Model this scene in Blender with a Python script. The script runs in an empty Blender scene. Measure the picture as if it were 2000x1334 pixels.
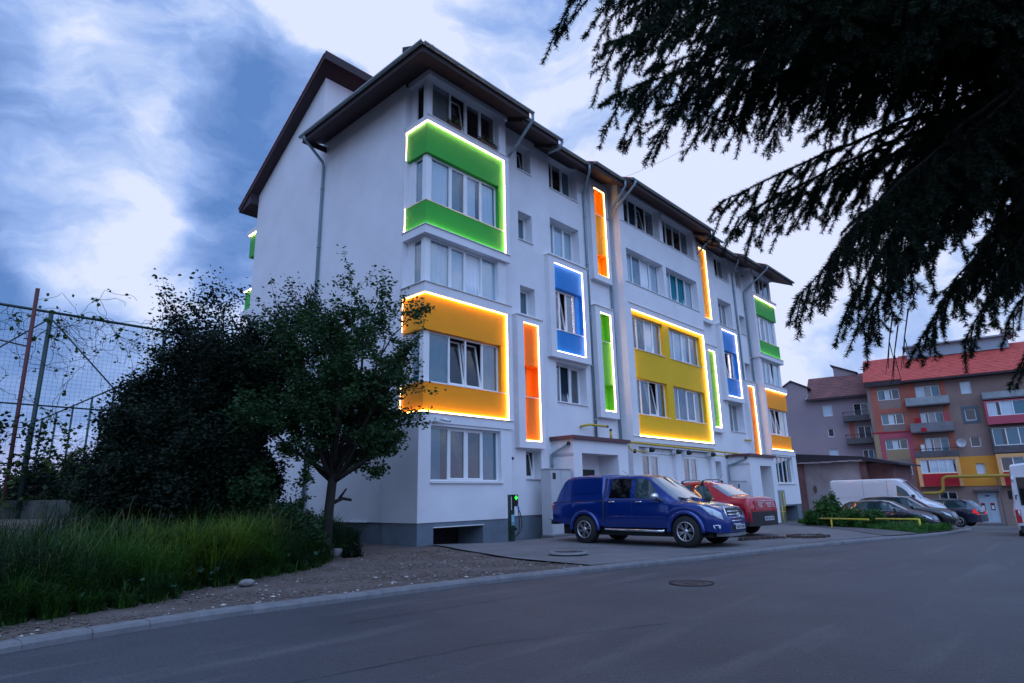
import bpy, math, random
import numpy as np
from mathutils import Vector, Matrix
random.seed(7); RNG = np.random.default_rng(11)
S = bpy.context.scene
COL = S.collection
R = math.radians
# ---------------------------------------------------------------- camera
F, YAW, PIT, ROL, EYE = 1208.59, R(42.8013), R(14.1463), R(1.1697), 1.2
_f = Vector((math.cos(YAW)*math.cos(PIT), math.sin(YAW)*math.cos(PIT), math.sin(PIT)))
_r = Vector((math.sin(YAW), -math.cos(YAW), 0)); _d = _f.cross(_r)
_c, _s = math.cos(ROL), math.sin(ROL)
RX = _c*_r + _s*_d; RD = -_s*_r + _c*_d
cam = bpy.data.cameras.new('camera'); camo = bpy.data.objects.new('camera', cam); COL.objects.link(camo)
cam.sensor_width = 36; cam.lens = F/2000*36; cam.clip_start = .05; cam.clip_end = 4000
mt = Matrix((RX, -RD, -_f)).transposed().to_4x4(); mt.translation = (0, 0, EYE)
camo.matrix_world = mt
S.camera = camo
def ray(x, y):
    return (RX*((x-1000)/F) + RD*((y-667)/F) + _f)
def at(x, y, depth):
    return ray(x, y)*depth + Vector((0, 0, EYE))
# ---------------------------------------------------------------- sky
W = bpy.data.worlds.new('World'); S.world = W; W.use_nodes = True
nt = W.node_tree; nt.nodes.clear()
def N_(t, **k):
    n = nt.nodes.new(t)
    for a, b in k.items(): setattr(n, a, b)
    return n
def L_(a, b): nt.links.new(a, b)
out = N_('ShaderNodeOutputWorld'); bg = N_('ShaderNodeBackground'); L_(bg.outputs[0], out.inputs[0])
tc = N_('ShaderNodeTexCoord')
sky = N_('ShaderNodeTexSky'); sky.sky_type = 'NISHITA'; sky.sun_disc = False
sky.sun_elevation = R(51); sky.sun_rotation = math.atan2(-.45, -.62)
def mathn(op, a, b=None, clamp=False):
    n = N_('ShaderNodeMath', operation=op); n.use_clamp = clamp
    for i, v in enumerate((a, b)):
        if v is None: continue
        if isinstance(v, (int, float)): n.inputs[i].default_value = v
        else: L_(v, n.inputs[i])
    return n.outputs[0]
warp = N_('ShaderNodeTexNoise'); warp.inputs['Scale'].default_value = 4.5; warp.inputs['Detail'].default_value = 7
L_(tc.outputs['Generated'], warp.inputs['Vector'])
v1 = N_('ShaderNodeVectorMath', operation='SUBTRACT'); L_(warp.outputs['Color'], v1.inputs[0]); v1.inputs[1].default_value = (.5, .5, .5)
v2 = N_('ShaderNodeVectorMath', operation='SCALE'); L_(v1.outputs[0], v2.inputs[0]); v2.inputs['Scale'].default_value = .20
v3 = N_('ShaderNodeVectorMath', operation='ADD'); L_(tc.outputs['Generated'], v3.inputs[0]); L_(v2.outputs[0], v3.inputs[1])
v4 = N_('ShaderNodeVectorMath', operation='NORMALIZE'); L_(v3.outputs[0], v4.inputs[0])
# stretched clouds: noise on direction with flattened height
mp = N_('ShaderNodeMapping'); mp.inputs['Scale'].default_value = (1, 1, 2.3); L_(v4.outputs[0], mp.inputs[0])
n1 = N_('ShaderNodeTexNoise'); n1.inputs['Scale'].default_value = 2.6; n1.inputs['Detail'].default_value = 9; n1.inputs['Roughness'].default_value = .56
L_(mp.outputs[0], n1.inputs['Vector'])
acc = mathn('MULTIPLY_ADD', n1.outputs['Fac'], 1.9); acc.node.inputs[2].default_value = -.40
n1b = N_('ShaderNodeTexNoise'); n1b.inputs['Scale'].default_value = 7.5; n1b.inputs['Detail'].default_value = 8; n1b.inputs['Roughness'].default_value = .6; L_(mp.outputs[0], n1b.inputs['Vector'])
acc2 = mathn('MULTIPLY_ADD', n1b.outputs['Fac'], 1.3); acc2.node.inputs[2].default_value = -.65
acc = mathn('ADD', acc, acc2)
BLOBS = [  # px, py, half-angle deg, weight : where the brighter and darker cloud banks hang
 (110, 110, 14, .30), (270, 215, 7, .38), (180, 430, 5.5, .60), (230, 545, 6.5, .55), (430, 565, 6, .35), (640, 30, 12, .30), (800, 110, 13, .25),
 (1100, 60, 17, .26), (1280, 350, 16, .30), (1560, 600, 17, .60), (1750, 300, 20, .08),
 (30, 310, 8, -.50), (400, 350, 10, -.45), (350, 90, 7, -.38), (50, 490, 6, -.50), (430, 470, 6, -.3), (300, 640, 7, -.25), (90, 610, 6, -.25), (530, 220, 7, -.35),
 (1020, 90, 6, -.2), (1230, 280, 7, -.15), (1700, 700, 7, -.40)]
for px, py, ang, w in BLOBS:
    d = ray(px, py).normalized()
    dn = N_('ShaderNodeVectorMath', operation='DOT_PRODUCT'); L_(v4.outputs[0], dn.inputs[0]); dn.inputs[1].default_value = d
    mr = N_('ShaderNodeMapRange', interpolation_type='SMOOTHSTEP'); L_(dn.outputs['Value'], mr.inputs[0])
    mr.inputs[1].default_value = math.cos(R(ang*1.25)); mr.inputs[2].default_value = math.cos(R(ang*.15))
    mr.inputs[3].default_value = 0; mr.inputs[4].default_value = w
    acc = mathn('ADD', acc, mr.outputs[0])
ramp = N_('ShaderNodeValToRGB'); L_(acc, ramp.inputs[0])
cr = ramp.color_ramp; cr.elements[0].position = 0.0; cr.elements[0].color = (.12, .26, .62, 1)
cr.elements[1].position = 1.0; cr.elements[1].color = (.81, .89, 1.2, 1)
for p, c in ((.3, (.22, .37, .76, 1)), (.55, (.34, .51, .95, 1)), (.78, (.55, .70, 1.06, 1))):
    e = cr.elements.new(p); e.color = c
# warm afterglow low on the horizon
sep = N_('ShaderNodeSeparateXYZ'); L_(tc.outputs['Generated'], sep.inputs[0])
hz = N_('ShaderNodeMapRange', interpolation_type='SMOOTHSTEP'); L_(sep.outputs[2], hz.inputs[0])
hz.inputs[1].default_value = .12; hz.inputs[2].default_value = .0; hz.inputs[3].default_value = 0; hz.inputs[4].default_value = .5
mixh = N_('ShaderNodeMix', data_type='RGBA'); L_(hz.outputs[0], mixh.inputs[0]); L_(ramp.outputs[0], mixh.inputs[6]); mixh.inputs[7].default_value = (.78, .62, .86, 1)
# below the horizon: dim
dn = N_('ShaderNodeMapRange'); L_(sep.outputs[2], dn.inputs[0]); dn.inputs[1].default_value = -.02; dn.inputs[2].default_value = 0; dn.inputs[3].default_value = .12; dn.inputs[4].default_value = 1
skys = N_('ShaderNodeMix', data_type='RGBA', blend_type='MULTIPLY'); skys.inputs[0].default_value = 1; L_(sky.outputs[0], skys.inputs[6]); skys.inputs[7].default_value = (.05, .05, .05, 1)
mix2 = N_('ShaderNodeMix', data_type='RGBA'); mix2.inputs[0].default_value = .90; L_(skys.outputs[2], mix2.inputs[6]); L_(mixh.outputs[2], mix2.inputs[7])
mul = N_('ShaderNodeVectorMath', operation='SCALE'); L_(mix2.outputs[2], mul.inputs[0]); L_(dn.outputs[0], mul.inputs['Scale'])
L_(mul.outputs[0], bg.inputs[0]); bg.inputs[1].default_value = 1.0
# ---------------------------------------------------------------- sun: broad soft fill added from behind the camera to brighten the walls
sl = bpy.data.lights.new('fill_sun', 'SUN'); sl.energy = 1.95; sl.angle = R(80); sl.color = (.38, .58, 1)
so = bpy.data.objects.new('fill_sun', sl); COL.objects.link(so)
so.rotation_euler = Vector((-.45, -.62, .95)).to_track_quat('Z', 'Y').to_euler()
S.view_settings.view_transform = 'Standard'; S.view_settings.look = 'None'; S.view_settings.exposure = 0; S.view_settings.gamma = 1
S.view_settings.use_curve_mapping = False
S.render.engine = 'CYCLES'; S.render.resolution_x = 1024; S.render.resolution_y = 683
S.cycles.max_bounces = 8; S.cycles.transparent_max_bounces = 16

# ---------------------------------------------------------------- materials
MATS = {}
def mat(name, col=(.5, .5, .5), rough=.7, metal=0, spec=.5, nscale=None, namp=.0, cvar=0., cscale=3., col2=None, bump=0., bscale=60, emit=None, estr=0, coat=0, stretch=None):
    if name in MATS: return MATS[name]
    m = bpy.data.materials.new(name); m.use_nodes = True; MATS[name] = m
    t = m.node_tree; b = t.nodes['Principled BSDF']
    b.inputs['Base Color'].default_value = (*col, 1); b.inputs['Roughness'].default_value = rough
    b.inputs['Metallic'].default_value = metal; b.inputs['Specular IOR Level'].default_value = spec
    if coat: b.inputs['Coat Weight'].default_value = coat; b.inputs['Coat Roughness'].default_value = .04
    g = t.nodes.new('ShaderNodeNewGeometry')
    src = g.outputs['Position']
    if stretch:
        mp = t.nodes.new('ShaderNodeMapping'); mp.inputs['Scale'].default_value = stretch; t.links.new(src, mp.inputs[0]); src = mp.outputs[0]
    if cvar or col2:
        n = t.nodes.new('ShaderNodeTexNoise'); n.inputs['Scale'].default_value = cscale; n.inputs['Detail'].default_value = 6; n.inputs['Roughness'].default_value = .62
        t.links.new(src, n.inputs['Vector'])
        mr = t.nodes.new('ShaderNodeMapRange'); mr.inputs[1].default_value = .35; mr.inputs[2].default_value = .68; t.links.new(n.outputs[0], mr.inputs[0])
        mx = t.nodes.new('ShaderNodeMix'); mx.data_type = 'RGBA'; t.links.new(mr.outputs[0], mx.inputs[0])
        c2 = col2 if col2 else tuple(c*(1-cvar) for c in col)
        mx.inputs[6].default_value = (*col, 1); mx.inputs[7].default_value = (*c2, 1)
        t.links.new(mx.outputs[2], b.inputs['Base Color'])
    if bump:
        n2 = t.nodes.new('ShaderNodeTexNoise'); n2.inputs['Scale'].default_value = bscale; n2.inputs['Detail'].default_value = 5
        t.links.new(src, n2.inputs['Vector'])
        bp = t.nodes.new('ShaderNodeBump'); bp.inputs['Strength'].default_value = bump; bp.inputs['Distance'].default_value = .01
        t.links.new(n2.outputs[0], bp.inputs['Height']); t.links.new(bp.outputs[0], b.inputs['Normal'])
    if emit: b.inputs['Emission Color'].default_value = (*emit, 1); b.inputs['Emission Strength'].default_value = estr
    return m
def glassmat(name, tint=(.86, .93, .96), base=.12, rough=.02):
    if name in MATS: return MATS[name]
    m = bpy.data.materials.new(name); m.use_nodes = True; MATS[name] = m
    t = m.node_tree; t.nodes.clear()
    o = t.nodes.new('ShaderNodeOutputMaterial'); mx = t.nodes.new('ShaderNodeMixShader'); tr = t.nodes.new('ShaderNodeBsdfTransparent'); gl = t.nodes.new('ShaderNodeBsdfGlossy')
    tr.inputs[0].default_value = (*tint, 1); gl.inputs['Roughness'].default_value = rough
    lw = t.nodes.new('ShaderNodeLayerWeight'); lw.inputs[0].default_value = .5
    pw = t.nodes.new('ShaderNodeMath'); pw.operation = 'POWER'; t.links.new(lw.outputs['Facing'], pw.inputs[0]); pw.inputs[1].default_value = 3.2
    ma = t.nodes.new('ShaderNodeMath'); ma.operation = 'MULTIPLY_ADD'; t.links.new(pw.outputs[0], ma.inputs[0]); ma.inputs[1].default_value = 1.1; ma.inputs[2].default_value = base; ma.use_clamp = True
    # slightly wavy panes
    n = t.nodes.new('ShaderNodeTexNoise'); n.inputs['Scale'].default_value = 1.3; g = t.nodes.new('ShaderNodeNewGeometry'); t.links.new(g.outputs['Position'], n.inputs['Vector'])
    bp = t.nodes.new('ShaderNodeBump'); bp.inputs['Strength'].default_value = .12; bp.inputs['Distance'].default_value = .05; t.links.new(n.outputs[0], bp.inputs['Height']); t.links.new(bp.outputs[0], gl.inputs['Normal'])
    t.links.new(ma.outputs[0], mx.inputs[0]); t.links.new(tr.outputs[0], mx.inputs[1]); t.links.new(gl.outputs[0], mx.inputs[2]); t.links.new(mx.outputs[0], o.inputs[0])
    return m
def emitmat(name, col, st):
    if name in MATS: return MATS[name]
    m = bpy.data.materials.new(name); m.use_nodes = True; MATS[name] = m
    t = m.node_tree; t.nodes.clear(); o = t.nodes.new('ShaderNodeOutputMaterial'); e = t.nodes.new('ShaderNodeEmission')
    e.inputs[0].default_value = (*col, 1); e.inputs[1].default_value = st; t.links.new(e.outputs[0], o.inputs[0]); return m
stucco = mat('white_stucco', (.78, .77, .79), .9, spec=.2, cvar=.10, cscale=.9, bump=.5, bscale=55)
stucco2 = mat('white_stucco_reveal', (.76, .75, .77), .9, spec=.2, cvar=.08, cscale=.8, bump=.4, bscale=55)
plinth = mat('blue_grey_plinth', (.17, .21, .25), .85, spec=.3, cvar=.25, cscale=2, bump=.4, bscale=70)
pvc = mat('white_pvc', (.78, .78, .78), .35)
alu = mat('white_aluminium_sill', (.72, .72, .72), .35)
glass = glassmat('window_glass')
sheer = mat('sheer_curtain', (.80, .82, .86), .9, spec=.1)
teal = mat('teal_curtain', (.02, .19, .25), .9, spec=.1)
darkc = mat('dark_blind', (.018, .035, .05), .9, spec=.1)
beige = mat('beige_curtain', (.42, .36, .34), .9, spec=.1)
roomm = mat('room_interior_dark', (.045, .05, .06), .95, spec=0)  # darkness of the unlit rooms put into the box colour
led = emitmat('led_warm', (1, .60, .36), 19)
leda = emitmat('led_amber', (1, .56, .16), 19)
ledw = emitmat('led_white', (1, .72, .86), 13)
pgreen = mat('green_panel', (.03, .38, .035), .55, spec=.35, cvar=.08, cscale=1.2, bump=.15, bscale=90)
plime = mat('lime_panel', (.08, .46, .02), .55, spec=.35, cvar=.08, cscale=1.2, bump=.15, bscale=90)
porange = mat('amber_panel', (.95, .33, .004), .55, spec=.3, cvar=.08, cscale=1.2, bump=.15, bscale=90)
pred = mat('red_orange_panel', (.92, .17, .005), .55, spec=.3, cvar=.08, cscale=1.2, bump=.15, bscale=90)
pyel = mat('yellow_panel', (.80, .47, .004), .55, spec=.3, cvar=.08, cscale=1.2, bump=.15, bscale=90)
pblue = mat('blue_panel', (.016, .21, .56), .55, spec=.3, cvar=.08, cscale=1.2, bump=.15, bscale=90)
soff = mat('dark_brown_soffit', (.045, .028, .034), .7, cvar=.4, cscale=4, bump=.4, bscale=30)
zinc = mat('zinc_gutter', (.30, .36, .38), .42, metal=.6, cvar=.2, cscale=5)
pipem = mat('grey_downpipe', (.22, .30, .34), .45, metal=.3)
tile = mat('red_roof_tile', (.36, .07, .06), .75, cvar=.35, cscale=3, bump=.5, bscale=30)
concrete = mat('pale_concrete', (.155, .152, .158), .85, cvar=.32, cscale=1.1, bump=.6, bscale=45)
kerbm = mat('kerb_concrete', (.19, .19, .20), .8, cvar=.35, cscale=5, bump=.6, bscale=60)
gasy = mat('yellow_gas_pipe', (.62, .42, .02), .4, cvar=.25, cscale=6)
blackm = mat('black_plastic', (.012, .012, .014), .5)
whitep = mat('white_plastic', (.75, .75, .76), .4)
bark = mat('dark_bark', (.022, .017, .014), .9, cvar=.5, cscale=9, bump=1, bscale=40)

# ---------------------------------------------------------------- mesh helpers
class MB:
    def __init__(s, frame=None):
        s.v = []; s.f = []; s.sm = []; s.fr = frame
    def P(s, p):
        if s.fr is None: return tuple(p)
        O, U, Nn = s.fr
        return (O[0]+U[0]*p[0]+Nn[0]*p[1], O[1]+U[1]*p[0]+Nn[1]*p[1], O[2]+p[2])
    def add(s, vs, fs, smooth=False):
        b = len(s.v); s.v += [s.P(p) for p in vs]; s.f += [tuple(b+i for i in f) for f in fs]; s.sm += [smooth]*len(fs)
        return s
    def box(s, x0, x1, y0, y1, z0, z1):
        vs = [(x, y, z) for z in (z0, z1) for y in (y0, y1) for x in (x0, x1)]
        return s.add(vs, [(0, 2, 3, 1), (4, 5, 7, 6), (0, 1, 5, 4), (2, 6, 7, 3), (0, 4, 6, 2), (1, 3, 7, 5)])
    def quad(s, a, b, c, d): return s.add([a, b, c, d], [(0, 1, 2, 3)])
    def prism(s, pts, vec):   # polygon pts (3D) extruded by vec
        n = len(pts); q = [tuple(p[i]+vec[i] for i in range(3)) for p in pts]
        return s.add(list(pts)+q, [tuple(range(n))[::-1], tuple(range(n, 2*n))]+[(i, (i+1) % n, n+(i+1) % n, n+i) for i in range(n)])
    def tube(s, pts, r, n=8, caps=True):
        pts = [Vector(p) for p in pts]; k = len(pts); rr = r if isinstance(r, (list, tuple)) else [r]*k
        vs = []; fs = []; up = None
        for i, p in enumerate(pts):
            t = (pts[min(i+1, k-1)]-pts[max(i-1, 0)])
            if t.length < 1e-9: t = Vector((0, 0, 1))
            t.normalize()
            if up is None or abs(up.dot(t)) > .99: up = Vector((0, 0, 1)) if abs(t.z) < .9 else Vector((1, 0, 0))
            a = t.cross(up).normalized(); bb = a.cross(t).normalized(); up = bb
            for j in range(n):
                an = 2*math.pi*j/n; vs.append(tuple(p+rr[i]*(math.cos(an)*a+math.sin(an)*bb)))
        for i in range(k-1):
            for j in range(n): fs.append((i*n+j, i*n+(j+1) % n, (i+1)*n+(j+1) % n, (i+1)*n+j))
        b = len(s.v); s.add(vs, fs, True)
        if caps: s.f += [tuple(b+j for j in range(n))[::-1], tuple(b+(k-1)*n+j for j in range(n))]; s.sm += [False, False]
        return s
    def lathe(s, prof, c=(0, 0, 0), ax='z', n=24, smooth=True):
        vs = []; fs = []; m = len(prof)
        for j in range(n):
            a = 2*math.pi*j/n
            for r, h in prof:
                x, y = r*math.cos(a), r*math.sin(a)
                p = (x, y, h) if ax == 'z' else ((x, h, y) if ax == 'y' else (h, x, y))
                vs.append((p[0]+c[0], p[1]+c[1], p[2]+c[2]))
        for j in range(n):
            for i in range(m-1): fs.append((j*m+i, ((j+1) % n)*m+i, ((j+1) % n)*m+i+1, j*m+i+1))
        return s.add(vs, fs, smooth)
    def mesh(s, name, off=(0, 0, 0)):
        me = bpy.data.meshes.new(name)
        me.from_pydata([(v[0]-off[0], v[1]-off[1], v[2]-off[2]) for v in s.v], [], s.f)
        me.polygons.foreach_set('use_smooth', s.sm); me.update(); return me
ROOTS = {}
def off_of(o):
    return ROOTS.get(o.name, (0, 0, 0)) if o else (0, 0, 0)
def obj(name, mb, m, parent=None, label=None, cat=None, group=None, kind=None, base=None):
    """parent's mesh coordinates are world; the object's own origin is its thing's base"""
    of = off_of(parent) if parent else (base or (0, 0, 0))
    me = mb.mesh(name, of) if isinstance(mb, MB) else mb
    if m: me.materials.append(m)
    o = bpy.data.objects.new(name, me); COL.objects.link(o)
    if parent: o.parent = parent
    else: o.location = of
    ROOTS[o.name] = of
    tag(o, label, cat, group, kind); return o
def tag(o, label=None, cat=None, group=None, kind=None):
    if label: o['label'] = label
    if cat: o['category'] = cat
    if group: o['group'] = group
    if kind: o['kind'] = kind
    return o
def thing(name, loc, label, cat, group=None, rz=0):
    o = bpy.data.objects.new(name, None); COL.objects.link(o); o.location = loc; o.rotation_euler = (0, 0, rz); o.empty_display_size = .2
    ROOTS[o.name] = tuple(loc); return tag(o, label, cat, group)
def copy_tree(o, parent=None):
    c = o.copy(); COL.objects.link(c); ROOTS[c.name] = off_of(o)
    if parent: c.parent = parent
    for ch in [k for k in o.children]: copy_tree(ch, c)
    return c
def npmesh(name, V, Fc, mats, smooth=False, matidx=None):
    me = bpy.data.meshes.new(name); k = Fc.shape[1]
    me.vertices.add(len(V)); me.vertices.foreach_set('co', np.ascontiguousarray(V, dtype=np.float32).ravel())
    me.loops.add(Fc.size); me.loops.foreach_set('vertex_index', np.ascontiguousarray(Fc, dtype=np.int32).ravel())
    me.polygons.add(len(Fc)); me.polygons.foreach_set('loop_start', np.arange(0, Fc.size, k, dtype=np.int32))
    me.polygons.foreach_set('use_smooth', np.full(len(Fc), smooth))
    if matidx is not None: me.polygons.foreach_set('material_index', matidx.astype(np.int32))
    me.update(calc_edges=True)
    for m in mats: me.materials.append(m)
    return me

# ---------------------------------------------------------------- ground
def ss(t): t = min(1, max(0, t)); return t*t*(3-2*t)
def gz(x, y):
    z = -.03*max(0, min(x, 32)-19)-.08*max(0, min(x, 36)-32)-.04*max(0, min(x, 140)-36)
    z -= .15*ss((y-12)/2)*ss((x-11)/3)*(1-ss((x-24)/6))
    if y > 9: z *= 1-.45*ss((y-9)/4)*ss((x-30)/6)*(1-ss((x-40)/10))
    z -= .05*math.exp(-((x-13.8)/4)**2-((y-8.5)/2.6)**2)
    z += .95*ss((y-12.5)/5)*ss((8.8-x)/3.5)
    return z
def kh(x): return .07*(1-ss((x-31)/2.5))          # kerb height
KERB = [(-40, 7.2), (-14, 7.3), (-4, 7.35), (.3, 7.40), (1.9, 7.58), (3.4, 7.62), (4.5, 7.50), (5.7, 7.35), (6.6, 7.25), (7.7, 7.04), (8.9, 6.80), (10.7, 6.42), (13.2, 5.90), (16.3, 5.22), (18.1, 4.65), (20.7, 4.12), (24.5, 4.0), (28, 4.05), (31.2, 4.2), (33.2, 4.8), (34.2, 6.2)]
def kerb_pts(step):
    out = []; 
    P = [Vector((*p, 0)) for p in KERB]; out = []
    for i in range(len(P)-1):
        p0, p1, p2, p3 = P[max(i-1, 0)], P[i], P[i+1], P[min(i+2, len(P)-1)]
        n = max(2, int((p2-p1).length/.1))
        for k in range(n):
            t = k/n; out.append(.5*((2*p1)+(-p0+p2)*t+(2*p0-5*p1+4*p2-p3)*t*t+(-p0+3*p1-3*p2+p3)*t**3))
    out.append(P[-1]); res = [out[0]]; accd = 0
    for a, b in zip(out[:-1], out[1:]):
        accd += (b-a).length
        if accd >= step: res.append(b); accd = 0
    return res
asph = mat('asphalt', (.028, .030, .038), .66, col2=(.044, .046, .054), cscale=.55, bump=1.0, bscale=45, stretch=(1, 1, 1))
# add pale tyre-polished streaks and dark patches to the asphalt, all fixed in the ground
t = asph.node_tree; b = t.nodes['Principled BSDF']; old = b.inputs['Base Color'].links[0].from_socket
g_ = t.nodes.new('ShaderNodeNewGeometry'); mpn = t.nodes.new('ShaderNodeMapping'); mpn.inputs['Scale'].default_value = (.18, 1.5, 1); mpn.inputs['Rotation'].default_value = (0, 0, R(8)); t.links.new(g_.outputs['Position'], mpn.inputs[0])
ns = t.nodes.new('ShaderNodeTexNoise'); ns.inputs['Scale'].default_value = 1.6; ns.inputs['Detail'].default_value = 5; t.links.new(mpn.outputs[0], ns.inputs['Vector'])
mr = t.nodes.new('ShaderNodeMapRange'); mr.inputs[1].default_value = .56; mr.inputs[2].default_value = .72; mr.inputs[4].default_value = .6; t.links.new(ns.outputs[0], mr.inputs[0])
mx = t.nodes.new('ShaderNodeMix'); mx.data_type = 'RGBA'; t.links.new(mr.outputs[0], mx.inputs[0]); t.links.new(old, mx.inputs[6]); mx.inputs[7].default_value = (.085, .082, .085, 1)
vo = t.nodes.new('ShaderNodeTexVoronoi'); vo.inputs['Scale'].default_value = 42; t.links.new(g_.outputs['Position'], vo.inputs['Vector'])
mr2 = t.nodes.new('ShaderNodeMapRange'); mr2.inputs[1].default_value = 0; mr2.inputs[2].default_value = .5; mr2.inputs[3].default_value = .35; mr2.inputs[4].default_value = 1.35; t.links.new(vo.outputs['Distance'], mr2.inputs[0])
ml = t.nodes.new('ShaderNodeVectorMath'); ml.operation = 'SCALE'; t.links.new(mx.outputs[2], ml.inputs[0]); t.links.new(mr2.outputs[0], ml.inputs['Scale']); t.links.new(ml.outputs[0], b.inputs['Base Color'])
dirt = mat('dirt_gravel', (.088, .058, .045), .95, col2=(.125, .105, .098), cscale=2.2, bump=1.0, bscale=38)
soil = mat('dark_soil', (.05, .045, .03), .95, col2=(.03, .05, .02), cscale=1.5, bump=1, bscale=20)
farg = mat('far_ground', (.05, .055, .04), .95, cvar=.4, cscale=.05)
def grid_mesh(name, xs, ys, zf, m, kind='structure', parent=None):
    V = np.array([(x, y, zf(x, y)) for x in xs for y in ys]); nx, ny = len(xs), len(ys)
    idx = np.arange(nx*ny).reshape(nx, ny)
    Fc = np.stack([idx[:-1, :-1], idx[1:, :-1], idx[1:, 1:], idx[:-1, 1:]], -1).reshape(-1, 4)
    me = npmesh(name, V, Fc, [m], True); o = bpy.data.objects.new(name, me); COL.objects.link(o); o['kind'] = kind; return o
# one big sheet to the horizon, a hand below everything else
def zbig(x, y):
    return gz(x, y) - .35 - (0 if abs(x) < 200 and abs(y) < 200 else .5)
XS = sorted(set([-1500, -700, -300, -120, -60] + [i*2. for i in range(-20, 60)] + [130, 160, 250, 500, 900, 1500]))
YS = sorted(set([-1500, -700, -300, -120, -60] + [i*1.5 for i in range(-20, 40)] + [80, 120, 250, 500, 900, 1500]))
grid_mesh('ground', XS, YS, zbig, farg)
# road: from the kerb towards and past the camera, and away to the right
KP = kerb_pts(.5)
def ky(x):  # kerb y at x
    for a, b_ in zip(KP[:-1], KP[1:]):
        if a.x <= x <= b_.x: return a.y+(b_.y-a.y)*(x-a.x)/max(1e-6, b_.x-a.x)
    return KP[-1].y
rx = sorted(set([-40+i*1.5 for i in range(0, 32)]+[8+i*1. for i in range(0, 30)]+[40, 44, 50, 56, 62, 70, 78, 90, 110, 140]))
ts = [0, .02, .06, .12, .2, .3, .42, .56, .7, .85, 1]
V = []; 
for x in rx:
    y1 = (ky(x)+.03) if x < 33 else (ky(33)+(x-33)*.6 if x < 40 else min(24, 9+(x-40)*.9))
    y0 = -40
    for tt in ts:
        y = y1+(y0-y1)*tt; V.append((x, y, gz(x, min(y, 8.9))-kh(x)-(.0 if x < 33 else .004)))
nx, ny = len(rx), len(ts); idx = np.arange(nx*ny).reshape(nx, ny)
Fc = np.stack([idx[:-1, :-1], idx[1:, :-1], idx[1:, 1:], idx[:-1, 1:]], -1).reshape(-1, 4)
me = npmesh('road', np.array(V), Fc, [asph], True); o = bpy.data.objects.new('road', me); COL.objects.link(o); o['kind'] = 'structure'
# verge behind the kerb
vx = sorted(set([-40+i*1. for i in range(0, 40)]+[i*.5 for i in range(0, 68)])); vt = [0, .3, .6, 1, 1.6, 2.4, 3.2, 4, 5, 6, 7, 8, 9, 10, 11, 12, 14, 17, 22, 30, 60]
V = []
for x in vx:
    for q in vt:
        y = ky(x)+.2+q; V.append((x, y, gz(x, y)+.015*math.sin(x*2.1+q*3)*min(1, q)-(0 if q else .005)-.01))
nx, ny = len(vx), len(vt); idx = np.arange(nx*ny).reshape(nx, ny)
Fc = np.stack([idx[:-1, :-1], idx[1:, :-1], idx[1:, 1:], idx[:-1, 1:]], -1).reshape(-1, 4)
me = npmesh('verge', np.array(V), Fc, [dirt], True); o = bpy.data.objects.new('verge', me); COL.objects.link(o); o['kind'] = 'structure'
lot = mat('gravel_lot', (.12, .11, .11), .9, cvar=.3, cscale=1.5, bump=.8, bscale=30)
grid_mesh('parking_lot', [33.4+i*1. for i in range(0, 60)], [5.2+i*1. for i in range(0, 40)], lambda x, y: gz(x, y)+.0, lot)
# kerb stones
kerb = thing('kerb', (0, 0, 0), None, None); kerb['kind'] = 'structure'
for a, b_ in zip(KP[:-1], KP[1:]):
    if a.x < -3 or a.x > 33: continue
    d = (b_-a).normalized(); n = Vector((-d.y, d.x, 0)); za = gz(a.x, a.y); zb = gz(b_.x, b_.y)
    a2 = a+d*.002; b2 = b_-d*.002; h = kh(a.x)/.07
    jt = random.uniform(-.004, .004); jy = n*random.uniform(-.006, .006)
    mb = MB(); prof = [(0, -.12), (.0, .035-.07*(0)), (.035, 0.0), (.19, .0), (.19, -.12)]
    prof = [(0, -.14), (.0, -.02), (.022, .012), (.21, .014), (.21, -.14)]
    q = []
    for (pp, zz) in ((a2, za), (b2, zb)):
        for u, w in prof: r_ = pp+n*u+jy; q.append((r_.x, r_.y, zz+w+jt-(0 if h > .9 else .06*(1-h))))
    m5 = len(prof); mb.add(q, [tuple(range(m5)), tuple(range(m5, 2*m5))[::-1]]+[(i, i+m5, (i+1) % m5+m5, (i+1) % m5) for i in range(m5)])
    obj('kerb_stone', mb, kerbm, kerb)
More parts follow.
